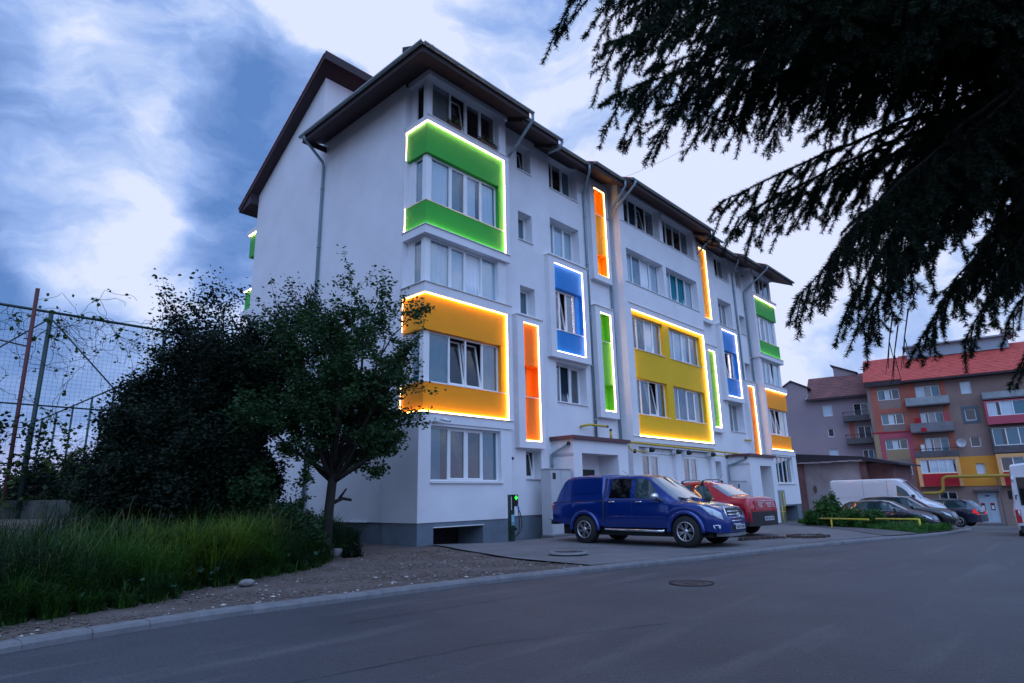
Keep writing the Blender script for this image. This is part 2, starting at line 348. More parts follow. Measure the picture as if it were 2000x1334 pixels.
# ================================================================ windows
def window(parent, P, U, Nn, w, h, splits=(0, 1), cur='s', tilt=(), sill=.0, fw=.055, room=.8, simple=False, sash=(), framem=None, glassm=None, name='window'):
    """P lower corner, U along the width, Nn outward. The frame is the part, its panes, curtains and sill hang under it."""
    fr = (P, U, Nn); fm = framem or pvc; gm = glassm or glass
    mb = MB(fr)
    mb.box(0, w, -.05, 0, 0, fw); mb.box(0, w, -.05, 0, h-fw, h); mb.box(0, fw, -.05, 0, fw, h-fw); mb.box(w-fw, w, -.05, 0, fw, h-fw)
    xs = [fw+(w-2*fw)*t for t in splits]
    for x in xs[1:-1]: mb.box(x-fw*.6, x+fw*.6, -.05, .004, fw, h-fw)
    f = obj(name, mb, fm, parent)
    n = len(xs)-1
    for i in range(n):
        a = xs[i]+(fw*.6 if i else 0); b_ = xs[i+1]-(fw*.6 if i < n-1 else 0)
        if i in tilt:   # sash leaning inward at the top
            mb = MB(fr); L = h-2*fw; th = .16; c_, s_ = math.cos(th), math.sin(th)
            def pt(x, z, d): return (x, -.02-z*s_-d*c_, fw+z*c_-d*s_)
            def bar(x0, x1, z0, z1):
                q = [pt(x, z, d) for z in (z0, z1) for d in (0, .04) for x in (x0, x1)]
                mb.add(q, [(0, 2, 3, 1), (4, 5, 7, 6), (0, 1, 5, 4), (2, 6, 7, 3), (0, 4, 6, 2), (1, 3, 7, 5)])
            bar(a, b_, 0, .05); bar(a, b_, L-.05, L); bar(a, a+.05, .05, L-.05); bar(b_-.05, b_, .05, L-.05)
            obj('sash', mb, fm, f)
            mb = MB(fr); mb.quad(pt(a+.05, .05, .02), pt(b_-.05, .05, .02), pt(b_-.05, L-.05, .02), pt(a+.05, L-.05, .02)); obj('pane', mb, gm, f)
        else:
            e = 0
            if i in sash:
                mb = MB(fr); e = .045
                mb.box(a, b_, -.035, .010, fw, fw+e); mb.box(a, b_, -.035, .010, h-fw-e, h-fw); mb.box(a, a+e, -.035, .010, fw+e, h-fw-e); mb.box(b_-e, b_, -.035, .010, fw+e, h-fw-e)
                obj('sash', mb, fm, f)
            mb = MB(fr); mb.box(a+e-.002, b_-e+.002, -.03, -.022, fw+e-.002, h-fw-e+.002) if not simple else mb.quad((a, -.02, fw), (b_, -.02, fw), (b_, -.02, h-fw), (a, -.02, h-fw))
            obj('pane', mb, gm, f)
        c = cur[i % len(cur)]
        if c != '-':
            cm = {'s': sheer, 't': teal, 'd': darkc, 'b': beige}[c]
            mb = MB(fr); k = 14; part = random.choice((1, 1, .72)) if c in 'st' else 1
            vs = []; ph = random.random()*6
            for j in range(k+1):
                x = a-.02+(b_-a+.04)*part*j/k; y = -.09+.02*math.sin(j*1.9+ph)
                vs += [(x, y, .02), (x, y, h-.03)]
            mb.add(vs, [(2*j, 2*j+2, 2*j+3, 2*j+1) for j in range(k)], True); obj('curtain', mb, cm, f)
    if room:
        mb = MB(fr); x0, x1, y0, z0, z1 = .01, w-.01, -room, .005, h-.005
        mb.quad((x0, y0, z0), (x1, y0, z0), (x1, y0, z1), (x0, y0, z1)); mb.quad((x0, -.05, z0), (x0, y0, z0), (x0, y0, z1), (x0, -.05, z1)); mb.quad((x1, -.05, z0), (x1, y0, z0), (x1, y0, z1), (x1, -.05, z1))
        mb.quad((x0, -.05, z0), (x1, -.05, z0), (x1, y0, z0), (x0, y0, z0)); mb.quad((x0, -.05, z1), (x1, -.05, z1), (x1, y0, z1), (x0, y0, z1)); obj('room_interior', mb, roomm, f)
    if sill:
        mb = MB(fr); mb.box(-.0, w+.0, .002, sill, -.028, .0); obj('sill', mb, alu, f)
    return f
def wall_holes(mb, frame, u0, u1, z0, z1, holes, depth, ry=0.):
    """front sheet with rectangular holes, each with reveals going `depth` inward. holes: (ua,ub,za,zb[,depth])"""
    us = sorted(set([u0, u1]+[h[0] for h in holes]+[h[1] for h in holes])); zs = sorted(set([z0, z1]+[h[2] for h in holes]+[h[3] for h in holes]))
    us = [u for u in us if u0 <= u <= u1]; zs = [z for z in zs if z0 <= z <= z1]
    m = MB(frame)
    for a, b_ in zip(us[:-1], us[1:]):
        for c, d in zip(zs[:-1], zs[1:]):
            mu, mz = (a+b_)/2, (c+d)/2
            if any(h[0] < mu < h[1] and h[2] < mz < h[3] for h in holes): continue
            m.quad((a, 0, c), (b_, 0, c), (b_, 0, d), (a, 0, d))
    for h in holes:
        a, b_, c, d = h[:4]; dp = h[4] if len(h) > 4 else depth
        m.quad((a, 0, c), (a, -dp, c), (a, -dp, d), (a, 0, d)); m.quad((b_, 0, c), (b_, -dp, c), (b_, -dp, d), (b_, 0, d))
        m.quad((a, 0, c), (b_, 0, c), (b_, -dp, c), (a, -dp, c)); m.quad((a, 0, d), (b_, 0, d), (b_, -dp, d), (a, -dp, d))
    mb.v_ = None; b0 = len(mb.v); mb.v += m.v; mb.f += [tuple(i+b0 for i in f) for f in m.f]; mb.sm += m.sm
UX = (1, 0, 0); NY = (0, -1, 0)
B = thing('apartment_block', (10.87, 14.1, 0), 'white five storey apartment block with colourful panels outlined by glowing light strips', 'apartment building')
YM, YB, YF = 14.1, 13.53, 13.88
TOP = 14.95
def strip(pts, parent, m=led, r=.016): obj('light_strip', MB().tube(pts, r*(.5 if r < .026 else .62), 6), m, parent)
# ---- gable and body
mb = MB()
gab = [(10.87, 14.65, .58), (10.87, 25.25, .58), (10.87, 25.25, 14.75), (10.87, 20.0, 18.05), (10.87, 20.0, 15.0), (10.87, 14.65, 14.98)]
mb.add(gab, [tuple(range(6))])
mb.add([(39.9, y, z) for x, y, z in gab], [tuple(range(6))])
mb.quad((10.87, 20, 14.5), (39.9, 20, 14.5), (39.9, 20, 18.05), (10.87, 20, 18.05)); mb.quad((10.87, 25.25, .58), (39.9, 25.25, .58), (39.9, 25.25, 14.7), (10.87, 25.25, 14.7))
obj('wall', mb, stucco, B, label='plain side wall and raised rear wall in white stucco')
# drip edge and plinth along the gable
mb = MB(); mb.box(10.92, 39.8, 15.2, 25.2, -.4, .575); obj('plinth', mb, plinth, B)
mb = MB(); mb.box(10.83, 10.869, 16.0, 25.25, .57, .60); obj('drip_edge', mb, alu, B)
# ---- main front wall left of the centre block
LW = [(15.69, 16.48, 13.24, 14.40), (15.69, 16.46, 10.39, 11.54), (15.71, 16.52, 7.52, 8.62), (15.80, 16.60, 1.78, 2.76),
      (17.60, 19.45, 13.16, 14.66), (17.55, 19.42, 10.33, 11.90), (17.62, 19.46, 4.56, 6.08),
      (15.60, 16.42, 3.03, 7.18, .2), (17.45, 19.27, 6.41, 9.92, .2), (20.38, 21.19, 10.19, 14.19, .2), (20.36, 21.13, 4.45, 8.53, .2)]
mb = MB(); wall_holes(mb, ((0, YM, 0), UX, NY), 14.5, 21.75, .62, TOP, LW, .36); obj('wall', mb, stucco, B, label='front wall section between corner bay and centre block')
mb = MB(); mb.box(14.4, 21.8, YM+.03, YM+.3, -.4, .62); obj('plinth', mb, plinth, B)
RW = [(32.36, 34.22, 13.18, 14.66), (32.34, 34.10, 10.32, 11.90), (32.30, 34.15, 4.40, 6.0), (35.16, 35.95, 13.23, 14.42), (35.10, 35.92, 10.30, 11.46), (35.12, 35.95, 7.51, 8.56), (29.9, 30.7, 1.78, 2.76),
      (30.08, 30.90, 10.26, 14.26, .2), (30.06, 30.80, 4.45, 8.50, .2), (32.0, 33.85, 6.27, 9.98, .2), (34.72, 35.55, 3.1, 7.15, .2)]
mb = MB(); wall_holes(mb, ((0, YM, 0), UX, NY), 28.9, 36.5, .62, TOP, RW, .36); obj('wall', mb, stucco, B, label='front wall section between centre block and far bay')
mb = MB(); mb.box(28.9, 36.6, YM+.03, YM+.3, -1.2, .62); obj('plinth', mb, plinth, B)
def wn(x0, x1, z0, z1, y, splits, cur, tilt=(), sash=(), name='window'):
    return window(B, (x0, y, z0), UX, NY, x1-x0, z1-z0, splits, cur, tilt, .0, sash=sash)
def sillb(x0, x1, z, y=YM, dep=.36):
    mb = MB(); mb.box(x0-.02, x1+.02, y-.05, y+dep-.06, z-.005, z+.025); obj('sill', mb, alu, B)
YW = YM+.34
for (x0, x1, z0, z1), c, tl in zip([LW[0][:4], LW[1][:4], LW[2][:4], LW[3][:4]], ('-', 't', 't', '-'), ((0,), (), (), (0,))):
    wn(x0, x1, z0+.03, z1, YW, (0, 1), c, tl, sash=(0,)); sillb(x0, x1, z0)
for (x0, x1, z0, z1), c, tl in zip([LW[4][:4], LW[5][:4], LW[6][:4]], ('--t', 'sss', '-d-'), ((), (), (1,))):
    wn(x0, x1, z0+.03, z1, YW, (0, .32, .66, 1), c, tl, sash=(2,)); sillb(x0, x1, z0)
for i, (x0, x1, z0, z1) in enumerate([h[:4] for h in RW[:7]]):
    big = x1-x0 > 1.2
    wn(x0, x1, z0+.03, z1, YW, (0, .32, .66, 1) if big else (0, 1), 's-b' if big else 't', (1,) if i == 0 else (), sash=(0,)); sillb(x0, x1, z0)
# ---- projecting framed light panels
def light_frame(X0, X1, Z0, Z1, x0, x1, z0, z1, m, segs, ledm=led, wsp=(0, 1), top_lip=True, deep=.30):
    """outer box, opening, coloured infill in pieces; segs: (za, zb, 'p'|'w', window width fraction)"""
    mb = MB(); wall_holes(mb, ((0, YF, 0), UX, NY), X0, X1, Z0, Z1, [(x0, x1, z0, z1)], .22)
    mb.quad((X0, YF, Z0), (X0, YM, Z0), (X0, YM, Z1), (X0, YF, Z1)); mb.quad((X1, YF, Z0), (X1, YM, Z0), (X1, YM, Z1), (X1, YF, Z1))
    mb.quad((X0, YF, Z0), (X1, YF, Z0), (X1, YM, Z0), (X0, YM, Z0)); mb.quad((X0, YF, Z1), (X1, YF, Z1), (X1, YM, Z1), (X0, YM, Z1))
    box = obj('panel_frame', mb, stucco, B)
    if top_lip:
        mb = MB(); mb.box(X0-.03, X1+.03, YF-.05, YM-.002, Z1+.002, Z1+.03); obj('sill', mb, alu, box)
    ya = YF+.10
    for za, zb, kind, wf in segs:
        if kind == 'p':
            mb = MB(); mb.box(x0+.002, x1-.002, ya, ya+.5, za+.002, zb-.002); obj('panel', mb, m, box)
        else:
            yb = ya+deep; mb = MB()
            mb.quad((x1-.003, ya, za), (x1-.003, yb, za), (x1-.003, yb, zb), (x1-.003, ya, zb)); mb.quad((x0+.003, ya, za), (x0+.003, yb, za), (x0+.003, yb, zb), (x0+.003, ya, zb))
            mb.quad((x0, ya, zb-.004), (x1, ya, zb-.004), (x1, yb, zb-.004), (x0, yb, zb-.004))
            xw_ = x0+.01+(x1-x0-.02)*wf; mb.quad((xw_, yb+.0, za), (x1, yb+.0, za), (x1, yb+.0, zb), (xw_, yb+.0, zb))
            obj('panel_reveal', mb, m, box)
            window(B, (x0+.01, yb+.02, za+.02), UX, NY, (x1-x0-.02)*wf, zb-za-.04, wsp, 'd' if len(wsp) < 3 else 'd-b', (1,) if len(wsp) > 2 else (), 0, room=.5)
            mb = MB(); mb.box(x0, x1, ya-.03, yb, za-.002, za+.022); obj('sill', mb, alu, box)
        if kind == 'p' and zb < z1-.05 and False: pass
    ys = YF+.03; r = .013
    strip([(x1-.02, ys, z0+.02), (x1-.02, ys, z1-.02)], box, ledm, .019)
    strip([(x0+.02, ys, z1-.018), (x1-.02, ys, z1-.018)], box, ledm, .017)
    strip([(x0+.02, ys+.03, z0+.022), (x1-.02, ys+.03, z0+.022)], box, ledm, .026)
    strip([(x0+.018, ys+.03, z0+.02), (x0+.018, ys+.03, z1-.02)], box, ledm, .022)
    return box
light_frame(15.27, 16.63, 2.80, 7.39, 15.60, 16.42, 3.03, 7.18, pred, [(3.03, 4.53, 'p', 0), (4.53, 5.66, 'w', .62), (5.66, 7.18, 'p', 0)], leda)
light_frame(17.13, 19.57, 6.18, 10.15, 17.45, 19.27, 6.41, 9.92, pblue, [(6.41, 7.28, 'p', 0), (7.28, 8.96, 'w', .84), (8.96, 9.92, 'p', 0)], ledw, (0, .36, .66, 1), deep=.16)
light_frame(20.08, 21.40, 9.93, 14.43, 20.38, 21.19, 10.19, 14.19, porange, [(10.19, 11.17, 'w', .6), (11.17, 13.0, 'p', 0), (13.0, 14.19, 'w', .6)], leda, top_lip=False)
light_frame(20.02, 21.33, 4.18, 8.76, 20.36, 21.13, 4.45, 8.53, plime, [(4.45, 5.55, 'w', .6), (5.55, 7.32, 'p', 0), (7.32, 8.53, 'w', .6)])
light_frame(29.80, 31.10, 10.02, 14.48, 30.08, 30.90, 10.26, 14.26, porange, [(10.26, 11.27, 'p', 0), (11.27, 13.07, 'p', 0), (13.07, 14.26, 'p', 0)], leda, top_lip=False)
light_frame(29.75, 31.12, 4.22, 8.76, 30.06, 30.80, 4.45, 8.50, plime, [(4.45, 5.6, 'p', 0), (5.6, 7.30, 'p', 0), (7.30, 8.5, 'p', 0)])
light_frame(31.70, 34.10, 6.02, 10.2, 32.0, 33.85, 6.27, 9.98, pblue, [(6.27, 7.29, 'p', 0), (7.29, 8.84, 'w', .9), (8.84, 9.98, 'p', 0)], ledw, (0, .36, .66, 1), deep=.16)
light_frame(34.45, 35.85, 3.0, 7.40, 34.72, 35.55, 3.2, 7.15, pred, [(3.2, 5.1, 'p', 0), (5.1, 7.15, 'p', 0)], leda)
# ---- centre block
CX0, CX1 = 21.70, 29.05
holes = [(22.12, 25.25, 13.02, 14.55), (25.56, 28.72, 13.02, 14.55), (22.10, 25.28, 10.20, 11.78), (25.56, 28.70, 10.20, 11.79), (22.20, 28.92, 3.53, 8.98, .13)]
mb = MB(); wall_holes(mb, ((0, YB, 0), UX, NY), CX0, CX1, 3.3, TOP, holes, .38)
for x in (CX0, CX1): mb.quad((x, YB, 3.3), (x, YM, 3.3), (x, YM, TOP), (x, YB, TOP))
mb.quad((CX0, YB, 3.3), (CX1, YB, 3.3), (CX1, YM, 3.3), (CX0, YM, 3.3))
obj('wall', mb, stucco, B, label='projecting centre block of the front')
for a_, b_, z_ in ((CX0-.02, CX1+.02, 3.50), (21.95, 29.02, 9.23), (CX0+.05, CX1, 12.985), (CX0+.2, CX1-.3, 10.165)): mb = MB(); mb.box(a_, b_, YB-.04, YB-.001, z_, z_+.025); obj('drip_edge', mb, alu, B)
for x0, x1, z0, z1, c, tl in ((22.12, 25.25, 13.02, 14.55, '-d--', (1, 2)), (25.56, 28.72, 13.02, 14.55, '----', ()), (22.1, 25.28, 10.2, 11.78, 'stss', (2,)), (25.56, 28.7, 10.2, 11.79, 'stts', (1, 2))):
    wn(x0, x1, z0, z1, YB+.30, (0, .27, .5, .76, 1), c, tl)
yy = YB+.12
mb = MB(); wall_holes(mb, ((0, yy, 0), UX, NY), 22.2, 28.92, 3.53, 8.98, [(22.25, 24.98, 7.28, 8.80), (25.55, 28.62, 7.28, 8.80), (22.25, 24.98, 4.47, 6.02), (25.55, 28.62, 4.47, 6.02)], .26)
yp = obj('panel', mb, pyel, B, label='large yellow panel with a centre post')
for k, (x0, x1, z0, z1) in enumerate(((22.25, 24.98, 7.28, 8.80), (25.55, 28.62, 7.28, 8.80), (22.25, 24.98, 4.47, 6.02), (25.55, 28.62, 4.47, 6.02))):
    wn(x0, x1, z0+.02, z1, yy+.15, (0, .24, .5, .76, 1) if k % 2 == 0 else (0, .2, .47, .74, 1), ('s-sb', 'sssb', 'b--d', 'bddb')[k], (2,) if k in (0, 2) else (), sash=(2,))
    mb = MB(); mb.box(x0-.03, x1+.03, yy-.045, yy+.1, z0-.01, z0+.018); obj('sill', mb, alu, B)
ys = YB+.03
strip([(28.90, ys, 3.55), (28.90, ys, 8.96)], yp, leda, .024); strip([(22.22, ys, 8.955), (28.9, ys, 8.955)], yp, leda, .02)
strip([(22.22, ys+.045, 3.562), (28.9, ys+.045, 3.562)], yp, leda, .045); strip([(22.22, ys+.05, 3.56), (22.22, ys+.05, 8.95)], yp, leda, .028)
# ground floor of the centre block: pillars and shop-like infill
yg = YB+.1
mb = MB(); wall_holes(mb, ((0, yg, 0), UX, NY), CX0, CX1, -.3, 3.3, [(22.20, 25.15, 1.66, 3.12, .26), (25.72, 28.62, 1.66, 3.12, .26)], .26)
for x in (CX0, CX1): mb.quad((x, yg, -.3), (x, YM, -.3), (x, YM, 3.3), (x, yg, 3.3))
obj('wall', mb, stucco2, B, label='ground floor of the centre block with pillars')
for x0, x1 in ((22.20, 25.15), (25.72, 28.62)):
    w_ = x1-x0; wn(x0+w_*.12, x0+w_*.60, 1.70, 2.86, yg+.16, (0, .48, 1), 'db', (), sash=(0, 1))
    for a, b_, c, d in ((0, .12, 1.68, 3.1), (.60, .80, 1.68, 2.86), (.80, 1, 1.68, 2.86), (.12, .40, 2.87, 3.1), (.40, .72, 2.87, 3.1), (.72, 1, 2.87, 3.1)):
        mb = MB(); mb.box(x0+w_*a+.008, x0+w_*b_-.008, yg+.15, yg+.26, c, d-.006); obj('infill_panel', mb, whitep, B)
    mb = MB(); mb.box(x0-.04, x1+.04, yg-.06, yg+.2, 1.62, 1.66); obj('sill', mb, alu, B)
# ---- corner bays
def bay(mir):
    M_ = (lambda x: 50.75-x) if mir else (lambda x: x)
    def bx(mb, x0, x1, y0, y1, z0, z1):
        a, b_ = sorted((M_(x0), M_(x1))); mb.box(a, b_, y0, y1, z0, z1)
    X0, X1 = 10.97, 14.42
    mb = MB()
    for z0, z1, ex in ((3.30, 3.56, .11), (7.12, 7.42, .08), (8.98, 9.24, .10), (12.82, 12.99, .08), (14.52, 15.0, .0)):
        bx(mb, X0-ex-.001, 14.62, YB-.01*(ex > 0), 14.66, z0, z1)
        obj('bay_ledge', mb, stucco, B); mb = MB()
    # right jamb
    for xa_, xb_, ya_, z0, z1 in ((X1, 14.62, YB, 3.56, 7.12), (X1, 14.62, YB, 9.24, 12.82), (14.12, 14.5, YB+.12, 7.42, 8.98), (14.16, 14.5, YB+.02, 12.99, 14.52)):
        mb = MB(); bx(mb, xa_, xb_, ya_, YM, z0, z1); obj('bay_jamb', mb, stucco, B)
    mb = MB()
    # back return towards the gable and inner core
    for z0, z1 in ((3.56, 7.12), (7.42, 8.98), (9.24, 12.82), (12.99, 14.52)):
        bx(mb, X0+.10, X0+.5, 14.36, 14.619, z0, z1); obj('bay_return', mb, stucco, B); mb = MB()
        bx(mb, X0-.098, X0+.5, 14.62, 14.648, z0, z1); obj('bay_return', mb, stucco, B); mb = MB()
    mb = MB()
    for z0 in (3.56, 7.42, 9.24, 12.99): mb = MB(); bx(mb, X0-.12, 14.60, YB-.05, YB-.0, z0+.0015, z0+.022); obj('drip_edge', mb, alu, B)
    for z0 in (3.56, 7.42, 9.24): mb = MB(); bx(mb, X0-.13, X0-.02, YB, 14.66, z0+.0015, z0+.022); obj('drip_edge', mb, alu, B)
    for pm, (a0, a1, b0, b1) in ((porange, (3.56, 4.45, 6.02, 7.12)), (pgreen, (9.24, 10.12, 11.76, 12.82))):
        top = None; led_ = leda if pm is porange else led
        for z0, z1 in ((a0+.002, a1), (b0, b1-.002)):
            mb = MB(); bx(mb, X0, X1-.002, YB+.10, 14.60, z0, z1); p_ = obj('panel', mb, pm, B); top = p_
        mb = MB(); bx(mb, 14.18, X1-.002, YB+.105, YM, a1, b0); obj('panel', mb, pm, B)
        mb = MB(); bx(mb, X0-.02, X1, YB+.07, YB+.32, a1+.001, a1+.024); bx(mb, X0-.03, X0+.18, YB+.3, 14.6, a1+.001, a1+.024); obj('sill', mb, alu, B)
        wx = lambda x: M_(x)
        strip([(M_(X0-.01), YB+.035, b1-.022), (M_(X1-.01), YB+.035, b1-.022)], top, led_, .024)
        strip([(M_(X0-.035), YB+.035, b1-.022), (M_(X0-.035), 14.6, b1-.022)], top, led_, .024)
        strip([(M_(X1-.028), YB+.035, a0+.03), (M_(X1-.028), YB+.035, b1-.03)], top, led_, .024)
        if not mir:
            for z0, z1 in ((a0+.03, a1), (b0+.06, b1-.03)): strip([(10.93, 14.635, z0), (10.93, 14.635, z1)], top, led_, .03)
        strip([(M_(X0), YB+.065, a0+.045), (M_(X1), YB+.065, a0+.05)], top, led_, .05)
        strip([(M_(X0-.035), YB+.08, a0+.045), (M_(X0-.035), 14.6, a0+.05)], top, led_, .04)
    # windows, one band to the front and one narrow one round the corner
    for k, (z0, z1, c, tl) in enumerate(((4.475, 6.015, 't--b', (1, 2)), (7.445, 8.975, 'sss s'.replace(' ', ''), (2,)), (10.145, 11.755, 'stss', ()), (13.01, 14.515, 'b---', (1,)))):
        xa, xb = sorted((M_(11.24), M_(14.17))); sp = (0, .27, .51, .765, 1)
        if mir: sp = tuple(1-t for t in sp[::-1])
        window(B, (xa, YB+.24, z0), UX, NY, xb-xa, z1-z0, sp, c, tl, 0, sash=(1, 2), room=.9)
        mb = MB(); bx(mb, 11.04, 11.24, YB+.2, YB+.38, z0, z1); obj('corner_post', mb, pvc, B)
        if mir: window(B, (M_(11.10), YB+.38, z0), (0, 1, 0), (1, 0, 0), .45, z1-z0, (0, 1), 's', (), 0, room=.25)
        else: window(B, (11.10, 14.36, z0), (0, -1, 0), (-1, 0, 0), .45, z1-z0, (0, 1), 't' if k != 3 else '-', (), 0, room=.25)
    # ground floor box
    yG = YB+.03
    if mir:
        mb = MB(); wall_holes(mb, ((0, yG, 0), UX, NY), 36.15, 39.97, .5, 3.3, [(36.62, 39.35, 1.66, 3.20)], .2)
        mb.quad((36.15, yG, .5), (36.15, YM, .5), (36.15, YM, 3.3), (36.15, yG, 3.3)); mb.quad((39.97, yG, .5), (39.97, 16, .5), (39.97, 16, 3.3), (39.97, yG, 3.3))
        obj('bay_wall', mb, stucco2, B)
        window(B, (36.62, yG+.14, 1.68), UX, NY, 2.73, 1.52, (0, .25, .5, .75, 1), 'dttb', (), 0)
        mb = MB(); mb.box(36.6, 39.4, yG-.06, yG+.12, 1.63, 1.665); obj('sill', mb, alu, B)
        mb = MB(); wall_holes(mb, ((0, yG+.02, 0), UX, NY), 36.18, 39.95, -1.2, .5, [(37.1, 39.3, -.6, .42)], .8)
        mb.quad((39.95, yG+.02, -1.2), (39.95, 16, -1.2), (39.95, 16, .5), (39.95, yG+.02, .5)); mb.quad((36.18, yG+.02, -1.2), (36.18, YM, -1.2), (36.18, YM, .5), (36.18, yG+.02, .5))
        obj('plinth', mb, plinth, B); mb = MB(); mb.quad((37.0, yG+.8, -1), (39.4, yG+.8, -1), (39.4, yG+.8, .5), (37, yG+.8, .5)); obj('basement_opening', mb, blackm, B)  # black sheet stands in for the shade inside the opening
    else:
        mb = MB(); wall_holes(mb, ((0, yG, 0), UX, NY), 10.78, 14.52, .58, 3.3, [(11.22, 14.04, 1.66, 3.22)], .22)
        mb.quad((10.78, yG, .58), (10.78, 15.17, .58), (10.78, 15.17, 3.3), (10.78, yG, 3.3)); mb.quad((10.78, 15.17, .58), (10.88, 15.17, .58), (10.88, 15.17, 3.3), (10.78, 15.17, 3.3))
        mb.quad((10.78, yG, 3.3), (10.78, 15.17, 3.3), (10.88, 15.17, 3.3), (10.88, yG, 3.3))
        mb.quad((14.52, yG, .58), (14.52, YM, .58), (14.52, YM, 3.3), (14.52, yG, 3.3)); obj('bay_wall', mb, stucco, B)
        window(B, (11.22, yG+.15, 1.68), UX, NY, 2.82, 1.54, (0, .265, .52, .765, 1), 'tddt', (), 0, sash=(1, 2), room=.9)
        mb = MB(); mb.box(11.20, 14.10, yG-.06, yG+.13, 1.625, 1.668); obj('sill', mb, alu, B)
        mb = MB(); wall_holes(mb, ((0, yG+.02, 0), UX, NY), 10.80, 14.50, -.3, .58, [(11.36, 13.25, -.12, .44)], 1.1)
        mb.quad((10.80, yG+.02, -.3), (10.80, 15.15, -.3), (10.80, 15.15, .58), (10.80, yG+.02, .58)); mb.quad((14.5, yG+.02, -.3), (14.5, YM, -.3), (14.5, YM, .58), (14.5, yG+.02, .58))
        obj('plinth', mb, plinth, B)
        mb = MB(); mb.quad((11.3, yG+1.1, -.3), (13.4, yG+1.1, -.3), (13.4, yG+1.1, .6), (11.3, yG+1.1, .6)); mb.quad((11.3, yG+.05, -.13), (13.4, yG+.05, -.13), (13.4, yG+1.1, -.13), (11.3, yG+1.1, -.13)); obj('basement_opening', mb, blackm, B)  # black back and floor stand in for the dark inside the opening
        mb = MB(); mb.box(11.34, 13.27, yG-.012, yG+.018, .435, .46); obj('lintel', mb, alu, B)
bay(False); bay(True)
# a bay of the rear front peeping out past the side wall
for z0, z1, m_ in ((9.25, 10.15, pgreen), (11.75, 12.8, pgreen), (3.56, 4.45, porange), (6.02, 7.1, porange)):
    mb = MB(); mb.box(10.97, 12.5, 25.25, 26.0, z0, z1); rp = obj('panel', mb, m_, B)
    if z0 > 6: strip([(10.93, 25.27, z1), (10.93, 26.05, z1)], rp, led, .03)
mb = MB()
for z0, z1 in ((12.82, 13.05), (8.98, 9.24), (7.12, 7.42), (3.3, 3.56)): mb = MB(); mb.box(10.88, 12.6, 25.25, 26.15, z0, z1); obj('bay_ledge', mb, stucco, B)
# ---- roof
def slab(x0, x1, ye, yt, ze, sl, th=.2):
    mb = MB(); ym = min(yt, 14.6); zm = ze+sl*(ym-ye); zt = zm+.07*(yt-ym)
    P = [(x0, ye, ze-.2), (x0, ye, ze), (x0, ym, zm)]+([(x0, yt, zt), (x0, yt, zt-.2)] if yt > ym else [])+[(x0, ym, zm-.2)]
    mb.prism(P, (x1-x0, 0, 0)); return mb
SECT = [(9.88, 14.68, 12.55), (14.68, 16.75, 12.90), (16.75, 19.1, 13.22), (19.1, 21.3, 12.92), (21.3, 28.9, 12.58), (28.9, 30.7, 12.92), (30.7, 33.4, 13.22), (33.4, 36.0, 12.92), (36.0, 40.6, 12.58)]
ZE, SL = 14.42, .46
roof = None
for i, (x0, x1, ye) in enumerate(SECT):
    mb = slab(x0+.0, x1, ye, 20.0 if i else 13.9, ZE, SL)
    if i == 0: mb = slab(x0+.0, x1, ye, 13.55, ZE, SL); mb2 = slab(10.9, x1, 13.55, 20.0, ZE+SL*1.0, SL); b0 = len(mb.v); mb.v += mb2.v; mb.f += [tuple(q+b0 for q in f) for f in mb2.f]; mb.sm += mb2.sm
    r_ = obj('roof', mb, soff, B, label='roof section over the front eaves')
    # tile layer
    mb = MB(); zt = ZE+SL*(14.6-ye)
    xa = x0 if i else 11.2
    mb.prism([(xa, ye-.02, ZE+.002), (xa, ye-.02, ZE+.05), (xa, 14.6, zt+.05), (xa, 19.98, zt+.44), (xa, 19.98, zt+.395), (xa, 14.6, zt+.002)], (x1-xa, 0, 0)); obj('roof_covering', mb, tile, r_)
    mb = MB(); n = int((x1-x0)/.22)
    for k in range(n):   # tile noses along the eave
        xx = x0+(x1-x0)*(k+.5)/n; mb.tube([(xx, ye-.06, ZE+.03), (xx, ye+.5, ZE+.03+SL*.56)], .055, 6)
    o = obj('eave_tile', mb, tile, r_); o['kind'] = 'stuff'
    mb = MB(); mb.box(x0+.01, x1-.01, ye-.025, ye-.002, ZE-.24, ZE+.0); obj('fascia_board', mb, soff, r_)
    # half round gutter
    mb = MB(); pr = []; ge = .12 if i in (0, 1, 4, 5) else 0
    for j in range(9):
        a = math.pi*j/8; pr.append((ye-.10-.075*math.cos(a), ZE+.0-.075*math.sin(a)))
    prin = [(y, z) for y, z in pr]+[(y+(ye-.10-y)*.12, z+.006) for y, z in pr[::-1]]
    mb.prism([(x0-.05, y, z) for y, z in prin], (x1-x0+.05+ge, 0, 0)); obj('gutter', mb, zinc, r_)
    if i and SECT[i-1][2] != ye:   # stepped verge
        lo, hi = sorted((SECT[i-1][2], ye)); mb = MB(); mb.prism([(x0-.012, lo, ZE-.24), (x0-.012, lo, ZE+.03), (x0-.012, 14.6, ZE+.03+SL*(14.6-lo)), (x0-.012, 14.6, ZE-.2+SL*(14.6-lo))], (.03, 0, 0)); obj('verge_board', mb, soff, r_)
